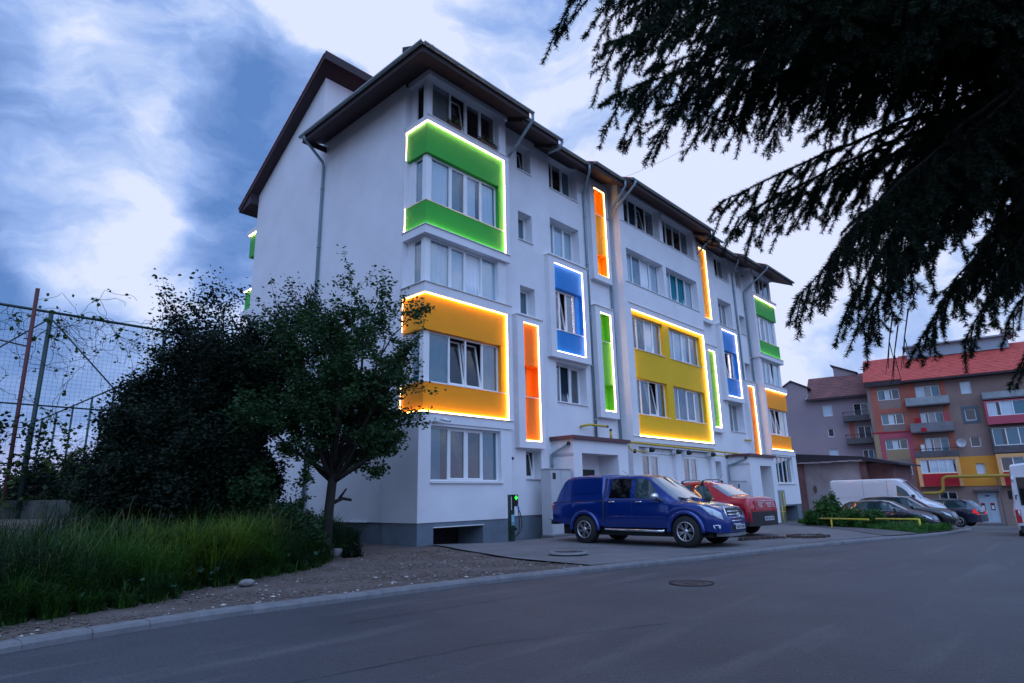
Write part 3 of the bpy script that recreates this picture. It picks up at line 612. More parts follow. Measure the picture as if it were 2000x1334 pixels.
# left hip: eave round the corner
mb = MB(); H = [(9.88, 12.55, ZE), (9.88, 19.6, ZE), (11.6, 19.99, ZE+SL*1.72), (11.6, 14.27, ZE+SL*1.72)]
top = H; bot = [(x, y, z-.2) for x, y, z in H]
mb.add(top+bot, [(0, 3, 2, 1), (4, 5, 6, 7), (0, 1, 5, 4), (1, 2, 6, 5), (2, 3, 7, 6), (3, 0, 4, 7)])
r_ = obj('roof', mb, soff, B, label='side eave wrapping round the near corner')
mb = MB(); mb.box(9.86, 9.88, 12.53, 19.6, ZE-.24, ZE); mb.box(9.88, 11.2, 19.60, 19.62, ZE-.22, ZE+.02); obj('fascia_board', mb, soff, r_)
mb = MB(); pr = [(9.78-.075*math.cos(math.pi*j/8), ZE-.075*math.sin(math.pi*j/8)) for j in range(9)]; prin = pr+[(x+(9.78-x)*.12, z+.006) for x, z in pr[::-1]]
mb.prism([(x, 12.4, z) for x, z in prin], (0, 7.25, 0)); obj('gutter', mb, zinc, r_)
mb = MB(); 
for k in range(30):
    yy_ = 12.7+k*.235; mb.tube([(9.82, yy_, ZE+.03), (10.4, yy_, ZE+.03+SL*.58)], .055, 6)
o = obj('eave_tile', mb, tile, r_); o['kind'] = 'stuff'
# rear roof: one slope falling to the back, with its dark rake board
mb = MB(); zs_ = lambda y: 18.33-(y-19.35)*.625
mb.prism([(10.45, 19.35, zs_(19.35)), (10.45, 26.25, zs_(26.25)), (10.45, 26.25, zs_(26.25)-.16), (10.45, 19.35, zs_(19.35)-.16)], (29.9, 0, 0)); r_ = obj('roof', mb, soff, B, label='tall rear roof slope falling to the back')
mb = MB(); mb.prism([(10.44, 19.33, zs_(19.33)+.02), (10.44, 26.3, zs_(26.3)+.02), (10.44, 26.3, zs_(26.3)+.08), (10.44, 19.33, zs_(19.33)+.08)], (29.9, 0, 0)); obj('roof_covering', mb, tile, r_)
mb = MB()
for k in range(28):
    y = 19.45+k*.245; mb.prism([(10.42, y, zs_(y)+.05), (10.42, y, zs_(y)+.09), (10.42, y+.24, zs_(y+.24)+.075), (10.42, y+.24, zs_(y+.24)+.05)], (.16, 0, 0))
o = obj('verge_tile', mb, tile, r_); o['kind'] = 'stuff'
mb = MB(); mb.box(10.42, 40.4, 19.30, 19.33, zs_(19.35)-.3, zs_(19.35)+.05); obj('fascia_board', mb, soff, r_)
mb = MB(); mb.prism([(10.5, 25.25, 14.0), (10.5, 26.2, 13.85), (10.5, 26.2, 14.1), (10.5, 25.25, 14.72)], (29, 0, 0)); obj('boxed_eave', mb, soff, r_)
# ---- downpipes
def pipe(pts, r=.055, m=pipem, name='downpipe', parent=None, brackets=True):
    o = obj(name, MB().tube(pts, r, 10), m, parent or B)
    mb = MB(); n = 0
    for a, b_ in zip(pts[:-1], pts[1:]):
        a, b_ = Vector(a), Vector(b_)
        if abs(a.z-b_.z) > 2.2 and brackets:
            k = int(abs(a.z-b_.z)/2.3)
            for i in range(k+1):
                p = a+(b_-a)*((i+.4)/(k+.8)); mb.lathe([(r, -.03), (r+.014, -.03), (r+.014, .03), (r, .03)], p, 'z', 12); n += 1
    if n: obj('pipe_bracket', mb, zinc, o)
    return o
pipe([(9.80, 19.35, ZE-.06), (9.83, 19.35, ZE-.2), (10.74, 19.6, 13.75), (10.79, 19.62, 13.6), (10.79, 19.62, -.1)])
pipe([(14.78, 12.46, ZE-.05), (14.78, 12.46, ZE-.28), (14.74, 13.35, 13.35), (14.74, YM-.06, 12.9)], brackets=False)
pipe([(14.66, 13.93, 3.35), (14.66, 13.97, 2.2), (14.66, 13.97, .2)])
pipe([(19.02, 13.1, ZE-.05), (19.06, 13.12, ZE-.3), (19.84, YM-.07, 13.75), (19.84, YM-.07, 13.5), (19.84, YM-.07, 3.2)])
pipe([(21.22, 12.8, ZE-.05), (21.22, 12.8, ZE-.28), (21.52, YM-.08, 13.2), (21.52, YM-.08, 12.9), (21.52, YM-.08, -.2)])
pipe([(21.5, 12.45, ZE-.05), (21.45, 12.48, ZE-.25), (21.36, 13.95, 12.9)], brackets=False)
pipe([(28.98, 12.48, ZE-.05), (28.98, 12.5, ZE-.28), (29.2, YM-.06, 13.1)], brackets=False)
pipe([(16.9, 12.8, ZE-.05), (16.86, 12.9, ZE-.3), (16.75, 13.4, ZE-.35)], brackets=False)
pipe([(33.45, 13.1, ZE-.05), (33.6, 13.2, ZE-.3), (34.63, YM-.07, 13.9), (34.63, YM-.07, 13.6), (34.63, YM-.07, 3.4)])
pipe([(36.1, 12.45, ZE-.05), (36.1, 12.5, ZE-.25), (36.02, YM-.1, 13.1), (36.02, YM-.1, 12.8), (36.02, YM-.1, 3.4)])
# ---- cameras on the wall
def cctv(x, y, z, kind='dome', where=''):
    if kind == 'dome':
        t_ = thing('security_camera', (x, y, z), 'dark dome camera '+where, 'camera', 'dome cameras on the white front wall')
        mb = MB(); mb.lathe([(0, .0), (.05, .0), (.055, -.02), (.045, -.05), (0, -.055)], (x, y-.05, z), 'y', 14); obj('base', mb, whitep, t_)
        mb = MB(); mb.lathe([(0, -.14), (.03, -.13), (.048, -.1), (.05, -.06), (0, -.05)], (x, y-.03, z-.015), 'y', 14); obj('dome', mb, blackm, t_)
    else:
        t_ = thing('security_camera', (x, y, z), 'white bullet security camera under the lowest orange panel of the near bay', 'camera')
        mb = MB(); mb.box(x-.06, x+.06, y-.1, y, z-.1, z+.03); obj('junction_box', mb, whitep, t_)
        mb = MB(); a = Vector((x+.10, y-.12, z-.02)); b_ = Vector((x+.32, y-.24, z-.08)); mb.tube([a, b_], .045, 12); mb.tube([(x, y-.05, z-.02), a], .02, 8); obj('body', mb, whitep, t_)
        mb = MB(); mb.tube([b_, b_+(b_-a).normalized()*.02], .036, 12); obj('lens', mb, blackm, t_)
for x, z, w_ in ((15.0, 9.35, 'right of the near bay above the narrow orange panel'), (15.0, 2.45, 'left below the narrow orange panel'), (21.42, 13.6, 'right of the tall orange panel near its top'), (21.33, 10.95, 'right of the tall orange panel near its foot'), (21.33, 8.35, 'right of the lime panel near its top'), (21.33, 5.4, 'right of the lime panel near its foot'), (36.0, 14.1, 'high up beside the far bay under the roof'), (35.98, 8.9, 'beside the far bay at the middle storeys'), (35.98, 5.6, 'low beside the far bay above the porch')):
    cctv(x, YM-.01, z, where=w_)
cctv(11.35, YB-.01, 3.42, 'bullet')
# ================================================================ entrances
steelbox = mat('grey_painted_steel', (.48, .49, .51), .45, cvar=.1, cscale=3)
maroon = mat('maroon_flashing', (.10, .035, .045), .5)
slabm = mat('dark_slab_edge', (.05, .03, .04), .6)
def porch(x0, x1, yf, o0, o1, label, ztop=3.12, zo=2.66):
    t_ = thing('entrance_porch', ((x0+x1)/2, yf, 0), label, 'porch')
    mb = MB(); wall_holes(mb, ((0, yf, 0), UX, NY), x0, x1, -.9, ztop, [(o0, o1, -.9, zo, .88)], .88)
    for x in (x0, x1): mb.quad((x, yf, -.9), (x, YM, -.9), (x, YM, ztop), (x, yf, ztop))
    mb.quad((o0, yf+.88, -.9), (o1, yf+.88, -.9), (o1, yf+.88, zo), (o0, yf+.88, zo))
    mb.quad((x0, yf, ztop), (x1, yf, ztop), (x1, YM, ztop), (x0, YM, ztop)); obj('wall', mb, stucco2, t_)
    mb = MB(); mb.box(x0-.14, x1+.06, yf-.12, YM-.003, ztop+.002, ztop+.13); obj('roof_slab', mb, maroon, t_)
    mb = MB(); mb.box(x0-.04, x0-.002, yf-.01, YM, 2.58, 2.66); obj('ledge', mb, steelbox, t_)
    mb = MB(); mb.box(o0+.45, o1-.45, yf+.80, yf+.87, -.9, 2.15); obj('door', mb, blackm, t_)
    return t_
porch(17.20, 20.62, 13.16, 17.68, 19.95, 'white boxy entrance porch with dark flat roof behind the blue pickup')
porch(31.45, 34.75, 12.95, 32.75, 34.30, 'white boxy entrance porch with dark flat roof beside the far corner bay', 3.0, 2.55)
def cabinet(x0, x1, y0, y1, z0, z1, label):
    t_ = thing('electric_cabinet', ((x0+x1)/2, y0, z0), label, 'cabinet')
    mb = MB(); mb.box(x0, x1, y0, y1, z0+.1, z1); mb.box(x0-.03, x1+.03, y0-.04, y1, z1+.002, z1+.03); obj('body', mb, steelbox, t_)
    mb = MB(); mb.box(x0-.05, x1+.05, y0-.08, y1+.02, z0-.3, z0+.1); obj('base', mb, concrete, t_)
    n = 2; w_ = (x1-x0)/n
    for k in range(n):
        mb = MB(); mb.box(x0+w_*k+.012, x0+w_*(k+1)-.012, y0-.018, y0-.002, z0+.85, z1-.03); obj('door', mb, steelbox, t_)
    mb = MB(); mb.box(x0+.02, x1-.02, y0-.015, y0-.002, z0+.13, z0+.8); obj('lower_panel', mb, steelbox, t_)
    mb = MB(); mb.box(x0+.10, x0+.26, y0-.026, y0-.019, z1-.32, z1-.12); obj('meter_window', mb, blackm, t_)
    mb = MB(); mb.box(x0+w_+.05, x0+w_+.09, y0-.026, y0-.019, z0+1.25, z0+1.5); obj('warning_label', mb, mat('red_label', (.6, .05, .03), .5), t_)
    return t_
cabinet(15.98, 17.08, 13.22, 13.62, -.1, 2.08, 'tall grey electric cabinet left of the porch behind the blue pickup')
cabinet(29.9, 31.15, 13.05, 13.45, -.2, 1.75, 'tall grey electric cabinet with red label left of the far porch')
for x, y, z, zz in ((17.12, 13.3, 2.75, 2.1), (31.38, 13.1, 2.7, 0)):
    t_ = thing('wall_drain', (x-.08, y, z), 'dark bent drain pipe running down beside the '+('near' if x < 20 else 'far')+' porch', 'drain pipe')
    obj('pipe', MB().tube([(x-.02, y-.02, z+.22), (x-.05, y+.5, z-.02), (x-.07, YM-.1, z-.12), (x-.07, YM-.1, z-.4), (x-.07, YM-.1, zz)], .045, 8), pipem, t_)
    mb = MB(); mb.lathe([(.045, -.03), (.07, -.03), (.07, .03), (.045, .03)], (x-.02, y-.02, z+.22), 'y', 10); obj('collar', mb, blackm, t_)
# gas pipe along the front
t_ = thing('gas_pipe', (21.0, 13.3, 3.2), 'yellow gas pipe running along the front below the yellow panel', 'gas pipe')
obj('main_pipe', MB().tube([(20.62, 13.36, 3.22), (21.2, 13.36, 3.22), (29.3, 13.36, 3.15), (32.6, 13.6, 3.15)], .045, 8), gasy, t_)
obj('branch_pipe', MB().tube([(21.0, 13.34, 3.2), (21.02, 13.34, 2.98), (21.2, 13.34, 2.90), (22.3, 13.34, 2.88), (22.34, 13.55, 2.88)], .03, 8), gasy, t_)
obj('branch_pipe', MB().tube([(29.6, 13.36, 3.14), (29.58, 13.36, 2.95), (28.9, 13.36, 2.95), (28.5, 13.45, 2.95)], .03, 8), gasy, t_)
mb = MB(); mb.tube([(21.4, 13.34, 2.95), (21.4, 13.34, 2.8)], .06, 8); obj('valve', mb, blackm, t_)
mb = MB(); mb.tube([(29.75, 13.36, 3.02), (29.75, 13.36, 2.85)], .06, 8); obj('valve', mb, blackm, t_)
t_ = thing('gas_pipe', (19.0, 13.9, 3.7), 'short yellow gas pipe sticking out above the near porch', 'gas pipe')
obj('main_pipe', MB().tube([(18.9, 14.08, 3.74), (18.95, 13.85, 3.78), (19.1, 13.75, 3.80), (20.15, 13.75, 3.80)], .045, 8), gasy, t_)
obj('end_cap', MB().tube([(20.15, 13.75, 3.80), (20.23, 13.75, 3.80)], .05, 8), blackm, t_)
t_ = thing('gas_pipe', (19.9, 13.5, 3.25), 'upright stub of yellow pipe on the near porch roof', 'gas pipe')
obj('main_pipe', MB().tube([(19.9, 13.4, 3.25), (19.9, 13.4, 3.58)], .045, 8), gasy, t_); obj('end_cap', MB().tube([(19.9, 13.4, 3.58), (19.9, 13.4, 3.66)], .05, 8), blackm, t_)
t_ = thing('gas_pipe', (34.7, 13.9, 3.4), 'hooked yellow gas pipe entering the wall above the far porch', 'gas pipe')
obj('main_pipe', MB().tube([(33.9, 14.05, 4.02), (34.5, 13.95, 4.02), (34.7, 13.9, 3.9), (34.7, 13.9, 3.2)], .04, 8), gasy, t_)
t_ = thing('gas_pipe', (35.1, 12.6, -.5), 'yellow pipe frame standing beside the far porch', 'gas pipe')
obj('riser', MB().tube([(34.95, 13.3, 2.3), (35.0, 13.2, 1.3), (35.0, 13.1, -.5)], .03, 8), gasy, t_)
obj('riser', MB().tube([(35.9, 13.1, 1.2), (35.9, 13.1, -.5)], .03, 8), gasy, t_); obj('riser', MB().tube([(35.5, 13.1, .5), (35.5, 13.1, -.6)], .04, 8), gasy, t_)
obj('rail', MB().tube([(35.0, 13.1, 0.15), (35.9, 13.1, .15)], .03, 8), gasy, t_)
t_ = thing('gas_meter_box', (35.4, 13.2, .5), 'plain grey gas meter box on the wall right of the far porch', 'meter box')
mb = MB(); mb.box(35.1, 36.3, 13.15, 13.5, .42, 1.32); obj('body', mb, steelbox, t_); mb = MB(); mb.box(35.14, 36.26, 13.13, 13.148, .46, 1.28); obj('door', mb, mat('green_grey_steel', (.22, .27, .25), .5), t_)
# black air-conditioner outlets over the ground floor windows
for i, (x, w) in enumerate(((22.75, 'left end'), (25.0, 'left of the middle pillar'), (25.95, 'right of the middle pillar'), (28.35, 'right end'))):
    t_ = thing('wall_spotlight', (x, 13.55, 2.95), 'black round spotlight under the yellow panel, '+w, 'light', 'black spotlights under the yellow panel')
    mb = MB(); mb.box(x-.09, x+.05, 13.5, 13.62, 2.93, 3.07); obj('bracket', mb, whitep, t_)
    mb = MB(); mb.lathe([(0, -.22), (.085, -.22), (.11, -.1), (.09, 0), (0, .02)], (x+.12, 13.55, 3.0), 'y', 14); obj('housing', mb, blackm, t_)
# ---------------------------------------------------------------- charging post
t_ = thing('charging_post', (13.55, 12.72, 0), 'dark green car charging post with glowing green cross and hanging cables', 'charger')
gp_ = mat('dark_green_steel', (.018, .045, .03), .4); x, y = 13.55, 12.72
mb = MB(); mb.box(x-.075, x+.075, y-.06, y+.06, -.1, 1.28); obj('post', mb, gp_, t_)
mb = MB(); mb.box(x-.02, x+.16, y-.14, y-.062, .95, 1.28); obj('charger_unit', mb, blackm, t_)
mb = MB(); mb.box(x-.06, x-.035, y-.066, y-.061, .85, 1.22); obj('side_label', mb, whitep, t_)
mb = MB(); mb.box(x-.055, x+.06, y-.068, y-.061, .5, .72); obj('instruction_label', mb, mat('pale_blue_label', (.25, .5, .62), .5), t_)
mb = MB(); mb.box(x-.055, x-.01, y-.068, y-.061, .43, .475); mb.box(x+.01, x+.06, y-.068, y-.061, .43, .475); obj('small_label', mb, mat('pale_blue_label', (.25, .5, .62), .5), t_)
mb = MB(); c0, c1, d = x+.075, 1.19, .018; mb.box(c0-d, c0+d, y-.148, y-.141, c1-.055, c1+.055); mb.box(c0-.055, c0-d-.0005, y-.148, y-.141, c1-d, c1+d); mb.box(c0+d+.0005, c0+.055, y-.148, y-.141, c1-d, c1+d); o = obj('cross_sign', mb, emitmat('green_cross', (.03, 1, .05), 3.2), t_)
def hang(pts, r=.014):
    P = [Vector(p) for p in pts]; out = []
    for i in range(len(P)-1):
        p0, p1, p2, p3 = P[max(i-1, 0)], P[i], P[i+1], P[min(i+2, len(P)-1)]
        for k in range(8):
            q = k/8; out.append(.5*((2*p1)+(-p0+p2)*q+(2*p0-5*p1+4*p2-p3)*q*q+(-p0+3*p1-3*p2+p3)*q**3))
    out.append(P[-1]); return MB().tube(out, r, 6)
obj('cable', hang([(x-.06, y-.05, 1.1), (x-.16, y-.08, .75), (x-.17, y-.1, .4), (x-.05, y-.12, .17)]), blackm, t_)
obj('cable', hang([(x+.13, y-.1, 1.02), (x+.3, y-.1, .7), (x+.34, y-.1, .4), (x+.2, y-.12, .2), (x+.02, y-.12, .12)]), blackm, t_)
obj('cable', hang([(x+.2, y-.1, .85), (x+.24, y-.1, .5), (x+.2, y-.1, .25), (x+.04, y-.12, .13)]), blackm, t_)
obj('plug', MB().tube([(x+.13, y-.12, .99), (x+.19, y-.12, .9), (x+.2, y-.11, .78)], [.03, .025, .016], 8), mat('blue_plastic', (.05, .2, .6), .4), t_)
obj('plug_holster', MB().tube([(x+.05, y-.08, .36), (x+.1, y-.12, .3)], .035, 8), blackm, t_)
# ---------------------------------------------------------------- flower boxes on the top sill
def geranium(x, y, z, wd, label):
    t_ = thing('flower_box', (x, y, z), label, 'flower box')
    mb = MB(); mb.box(x-wd/2, x+wd/2, y-.08, y+.08, z, z+.14); obj('planter', mb, mat('brown_planter', (.08, .04, .03), .7), t_)
    for nm, m_, n, s_ in (('leaves', mat('geranium_leaf', (.035, .09, .025), .7), 260, .035), ('blossoms', mat('geranium_flower', (.5, .04, .05), .7), 30, .03)):
        mb = MB()
        for i in range(n):
            a = Vector((x+random.gauss(0, wd*.27), y-.04+random.gauss(0, .07), z+.10+abs(random.gauss(0, .09)))) ; u = Vector((random.gauss(0, 1), random.gauss(0, 1), random.gauss(0, 1))).normalized(); v = u.orthogonal().normalized()
            mb.add([a-u*s_, a+v*s_, a+u*s_, a-v*s_], [(0, 1, 2, 3)])
        o = obj(nm, mb, m_, t_); o['kind'] = 'stuff'
geranium(12.0, 13.52, 12.99+.03, .55, 'flower box with a few blooms on the top sill, nearer the bay corner')
geranium(13.55, 13.52, 12.99+.03, .8, 'wide flower box with red and orange blooms on the top sill, right of the other')
# ================================================================ concrete forecourt
def flat(name, poly, dz, m, n=1, parent=None, kind='structure'):
    from mathutils.geometry import delaunay_2d_cdt
    xs = [p[0] for p in poly]; ys_ = [p[1] for p in poly]; pts = [Vector(p) for p in poly]
    # densify boundary
    bd = []
    for a, b_ in zip(pts, pts[1:]+pts[:1]):
        k = max(1, int((b_-a).length/.7)); bd += [a+(b_-a)*i/k for i in range(k)]
    inner = []
    from mathutils.geometry import intersect_point_tri_2d
    def inside(p):
        c = False; j = len(pts)-1
        for i in range(len(pts)):
            a, b_ = pts[i], pts[j]
            if (a.y > p.y) != (b_.y > p.y) and p.x < (b_.x-a.x)*(p.y-a.y)/(b_.y-a.y)+a.x: c = not c
            j = i
        return c
    X = min(xs)
    while X < max(xs):
        Y = min(ys_)
        while Y < max(ys_):
            p = Vector((X+.01, Y+.013))
            if inside(p) and min((p-b_).length for b_ in bd) > .3: inner.append(p)
            Y += .8
        X += .8
    nb = len(bd); vv, _, ff, *_r = delaunay_2d_cdt(bd+inner, [], [list(range(nb))], 1, 1e-6)
    mb = MB(); mb.add([(v.x, v.y, gz(v.x, v.y)+dz) for v in vv], [tuple(f) for f in ff], True)
    return obj(name, mb, m, parent, kind=kind)
kf = lambda x: ky(x)+.215
pad = [(9.45, kf(9.45)+.02), (9.74, 9.14), (10.6, 11.7), (11.1, 12.9), (11.15, 13.54), (14.5, 13.54), (14.5, 14.1), (17.0, 14.1), (30.0, 14.1), (33.8, 12.9), (30.0, 10.0), (25.3, 7.3), (19.4, kf(19.4))]+[(x, kf(x)) for x in (18.5, 17, 15, 13, 11, 10)]
flat('forecourt', pad, .022, concrete)
walk = mat('dark_asphalt_path', (.09, .09, .10), .85, cvar=.25, cscale=1.5, bump=.6, bscale=60)
flat('path', [(19.5, kf(19.5)), (25.3, 7.25), (30.0, 9.95), (33.85, 12.8), (34.9, 12.2), (31.0, 9.2), (26.5, 6.2), (22.2, kf(22.2))], .028, walk)
bedm = mat('planting_soil', (.04, .04, .025), .95, col2=(.02, .04, .015), cscale=2, bump=1, bscale=25)
flat('planting_bed', [(22.3, kf(22.3)+.02), (26.6, 6.2), (31.1, 9.2), (35.0, 12.25), (40.0, 13.3), (38, 11.5), (33.5, 8.5), (30.5, 5.6), (29.3, kf(29))], .035, bedm)
# seams in the concrete
crackm = mat('crack_dark', (.03, .03, .03), .95)
def crack(pts, w, label, dz=.027):
    P = [Vector((x, y)) for x, y in pts]; mb = MB(); 
    Q = []
    for a, b_ in zip(P[:-1], P[1:]):
        k = max(1, int((b_-a).length/.15)); Q += [a+(b_-a)*i/k+Vector((random.gauss(0, .012), random.gauss(0, .012))) for i in range(k)]
    Q.append(P[-1]); vs = []
    for i, p in enumerate(Q):
        t_ = (Q[min(i+1, len(Q)-1)]-Q[max(i-1, 0)]).normalized(); n = Vector((-t_.y, t_.x))*w*random.uniform(.5, 1.3)
        for s_ in (1, -1): q = p+n*s_; vs.append((q.x, q.y, gz(q.x, q.y)+dz))
    mb.add(vs, [(2*i, 2*i+1, 2*i+3, 2*i+2) for i in range(len(Q)-1)]); o = obj('pavement_crack', mb, crackm, kind='stuff')
crack([(15.2, 7.6), (17.2, 7.0), (18.0, 6.5), (20.5, 5.4), (21.5, 4.9)], .022, '')
crack([(13.5, kf(13.5)), (14.2, 9.5), (15.0, 12.6)], .012, ''); crack([(9.9, 9.6), (12.5, 9.3), (16, 9.0), (20, 8.4)], .01, ''); crack([(17.0, kf(17)), (17.4, 6.6), (18.6, 10)], .012, '')
crack([(4.0, 6.2), (6.5, 5.9), (9.5, 5.3), (13, 4.9), (17, 3.9)], .007, '', -.066); crack([(9.5, 5.3), (10.2, 4.2), (12.0, 3.1)], .006, '', -.066); crack([(2.2, 4.6), (4.2, 4.3), (6.0, 3.5)], .005, '', -.066)
iron = mat('cast_iron', (.05, .045, .05), .6, metal=.5, bump=.6, bscale=50)
rust = mat('rubble_brown', (.09, .06, .05), .95, cvar=.4, cscale=8, bump=1, bscale=30)
def manhole(x, y, r, z, label, ring=True):
    t_ = thing('manhole_cover', (x, y, z), label, 'manhole cover')
    if ring: mb = MB(); mb.lathe([(r*1.38, 0), (r*1.34, .035), (r*1.02, .04), (r*1.01, .01)], (x, y, z), 'z', 32); obj('concrete_ring', mb, kerbm, t_)
    mb = MB(); mb.lathe([(0, .022), (r*.3, .024), (r*.31, .014), (r*.6, .014), (r*.61, .024), (r*.9, .024), (r*.91, .012), (r*.99, .012), (r, .028), (r*1.005, 0)], (x, y, z), 'z', 32, False); obj('lid', mb, iron, t_)
manhole(10.95, 8.63, .31, .022, 'round manhole cover in a raised pale ring on the forecourt before the pickup')
manhole(8.8, 4.68, .32, gz(8.8, 4.68)-.07-.012, 'dark round manhole cover set in the asphalt road', False)
manhole(18.15, 6.1, .30, .01, 'sunken manhole cover in broken ground right of the red car')
mb = MB()
for i in range(130):
    a = random.random()*6.28; rr = random.uniform(.30, .5); x = 18.15+rr*math.cos(a)*1.2; y = 6.1+rr*math.sin(a)
    if i > 80: x = 16.3+random.random()*1.6; y = 7.25-(x-16.3)*.6+random.gauss(0, .05)
    s_ = random.uniform(.02, .06); mb.box(x-s_, x+s_, y-s_, y+s_, .01, .03+s_*.8)
obj('rubble', mb, rust, kind='stuff')
# gravel, pebbles and litter on the verge
def scatter(name, n, fn, smin, smax, m, dz=0.0):
    ic = np.array([(0, 0, 1), (1, 0, .1), (0, 1, 0), (-1, 0, .1), (0, -1, 0), (0, 0, -.6)]); fc = np.array([(0, 1, 2), (0, 2, 3), (0, 3, 4), (0, 4, 1), (5, 2, 1), (5, 3, 2), (5, 4, 3), (5, 1, 4)])
    V = []; Fc = []
    for i in range(n):
        x, y = fn(); s_ = smin+(smax-smin)*random.random()**3; a = random.random()*6.28; c_, s2 = math.cos(a), math.sin(a)
        q = ic*np.array([s_*random.uniform(.6, 1.5), s_, s_*random.uniform(.3, .7)]); q = np.stack([q[:, 0]*c_-q[:, 1]*s2+x, q[:, 0]*s2+q[:, 1]*c_+y, q[:, 2]+gz(x, y)+dz], 1)
        V.append(q); Fc.append(fc+6*i)
    me = npmesh(name, np.concatenate(V), np.concatenate(Fc), [m]); o = bpy.data.objects.new(name, me); COL.objects.link(o); o['kind'] = 'stuff'; return o
peb = mat('gravel_stone', (.13, .105, .09), .9, col2=(.06, .045, .038), cscale=9)
def vp():
    while True:
        x = random.uniform(-.5, 11.2); y = ky(x)+.24+random.random()**1.6*6
        if y < 13.4 and not (x > 9.55 and y > kf(x)+.0 and x > 9.3+(y-6.7)*.12+.1 and True and x > 9.6+max(0, y-9)*.36): return x, y
scatter('gravel', 15000, vp, .006, .034, peb, -.005)
scatter('gravel', 900, vp, .006, .03, mat('pale_gravel_stone', (.34, .32, .30), .9), -.005)
lit = mat('pale_litter', (.5, .48, .44), .8)
scatter('litter', 90, vp, .01, .035, lit, .005)
def rp():
    x = random.uniform(1, 20); return x, ky(x)-.03-abs(random.gauss(0, .22))
o = scatter('kerb_grit', 900, rp, .003, .012, peb, -.072)
# ================================================================ right-hand buildings (facade frame: u to the right, z up)
RU = Vector((.158, -.987, 0)).normalized(); RN = Vector((-.987, -.158, 0)).normalized(); RO = Vector((76.9, 17.6, 0))
def rf(off=0): o = RO-RN*off; return (tuple(o), tuple(RU), tuple(RN))     # off>0 lies further back
def rw(parent, u0, u1, z0, z1, off, n=3, cur='d', framem=None, glassm=None, split=None):
    o = RO-RN*off+RU*u0; return window(parent, (o.x, o.y, z0), tuple(RU), tuple(RN), u1-u0, z1-z0, split or tuple(i/n for i in range(n+1)), cur, (), 0, fw=.075, room=.6, simple=True, framem=framem)
gbrown = mat('grey_brown_render', (.24, .165, .145), .95, col2=(.32, .215, .18), cscale=.5, bump=.4, bscale=12)
salmon = mat('faded_salmon_render', (.52, .15, .10), .95, cvar=.3, cscale=.8, bump=.3, bscale=12)
pink = mat('raspberry_render', (.50, .09, .13), .9, cvar=.15, cscale=.8)
ochre = mat('beige_ochre_render', (.38, .26, .15), .9, cvar=.15, cscale=.6)
orangeR = mat('orange_render', (.76, .32, .04), .9, cvar=.12, cscale=.7); peach = mat('peach_render', (.78, .42, .17), .9, cvar=.1, cscale=.7)
redR = mat('crimson_render', (.48, .012, .025), .85, cvar=.1, cscale=.7)
balc = mat('pale_balcony', (.34, .37, .38), .9, cvar=.3, cscale=1.5); darkb = mat('dark_balcony', (.13, .115, .12), .9, cvar=.4, cscale=1.2)
rtile = mat('new_red_tile', (.66, .10, .075), .7, cvar=.25, cscale=2, bump=.5, bscale=20); otile = mat('old_brown_tile', (.15, .065, .065), .85, col2=(.26, .10, .09), cscale=.8, bump=.6, bscale=15)
RB = thing('apartment_block', tuple(RO+Vector((0, 0, -2.6))), 'weathered grey, pink and orange apartment block under a bright red tiled roof', 'apartment building')
G = -3.2
def patch(u0, u1, z0, z1, off, m, name='painted_panel', th=.03, parent=None):
    mb = MB(rf(off)); mb.box(u0, u1, -.2, th, z0, z1); return obj(name, mb, m, parent or RB)
def wallR(parent, u0, u1, z0, z1, off, m, holes, dep=.2, label=None):
    mb = MB(); wall_holes(mb, rf(off), u0, u1, z0, z1, holes, dep); o = obj('wall', mb, m, parent)
    if label: o['label'] = label
    return o
zl = [(10.72, 11.85), (8.03, 9.18), (5.38, 6.40), (2.68, 3.75)]
holes = [(1.0, 3.06, a, b_) for a, b_ in zl]+[(8.5, 9.4, 10.66, 11.9), (8.45, 9.35, 7.9, 9.1), (8.45, 9.3, 5.25, 6.3), (8.5, 9.22, 2.57, 3.6), (4.55, 6.7, 10.0, 11.85), (4.6, 6.6, 7.3, 9.05), (4.62, 6.65, 4.6, 6.37), (5.0, 6.52, -.1, .9), (8.15, 9.7, -2.15, .75)]
wallR(RB, 0, 16, G, 12.9, 0, gbrown, holes)
mb = MB(rf(0)); mb.quad((0, 0, G), (0, -11, G), (0, -11, 12.9), (0, 0, 12.9)); obj('wall', mb, gbrown, RB, label='side wall')
for a, b_ in zl: rw(RB, 1.0, 3.06, a, b_, .12, 3, 'tsd')
for (a, b_, c, d), n in zip(holes[4:8], (1, 1, 1, 1)): rw(RB, a, b_, c, d, .12, 1, 's' if c > 10 or c < 3 else '-')
for (a, b_, c, d) in holes[8:11]: rw(RB, a, b_, c, d, .12, 3, 'sbt')
rw(RB, 5.0, 6.52, -.1, .9, .12, 2, '--')
# painted surrounds, left strip (salmon above, raspberry and ochre below)
for z0, z1, m_ in ((7.25, 12.4, salmon),):
    patch(.35, .98, 7.3, 12.2, 0, salmon); patch(3.1, 3.5, 7.4, 12.2, 0, salmon); patch(.98, 3.1, 9.3, 9.75, 0, salmon)
for a, b_ in ((-.0, .42), (1.0, 3.05)): pass
patch(0, 3.55, 4.3, 4.5, 0, ochre, th=.02)
patch(.0, .5, 4.5, 7.2, 0, ochre, th=.02); patch(.5, .95, 4.35, 7.1, 0, pink, th=.03); patch(.95, 3.1, 6.55, 7.1, 0, pink); patch(3.1, 3.6, 4.35, 7.1, 0, pink); patch(.95, 3.1, 4.5, 5.33, 0, ochre)
patch(-.02, 3.8, 7.16, 7.28, 0, redR, 'string_course', .08)
patch(3.6, 4.5, 4.6, 12.4, 0, salmon); patch(6.75, 7.2, 4.6, 12.4, 0, salmon)
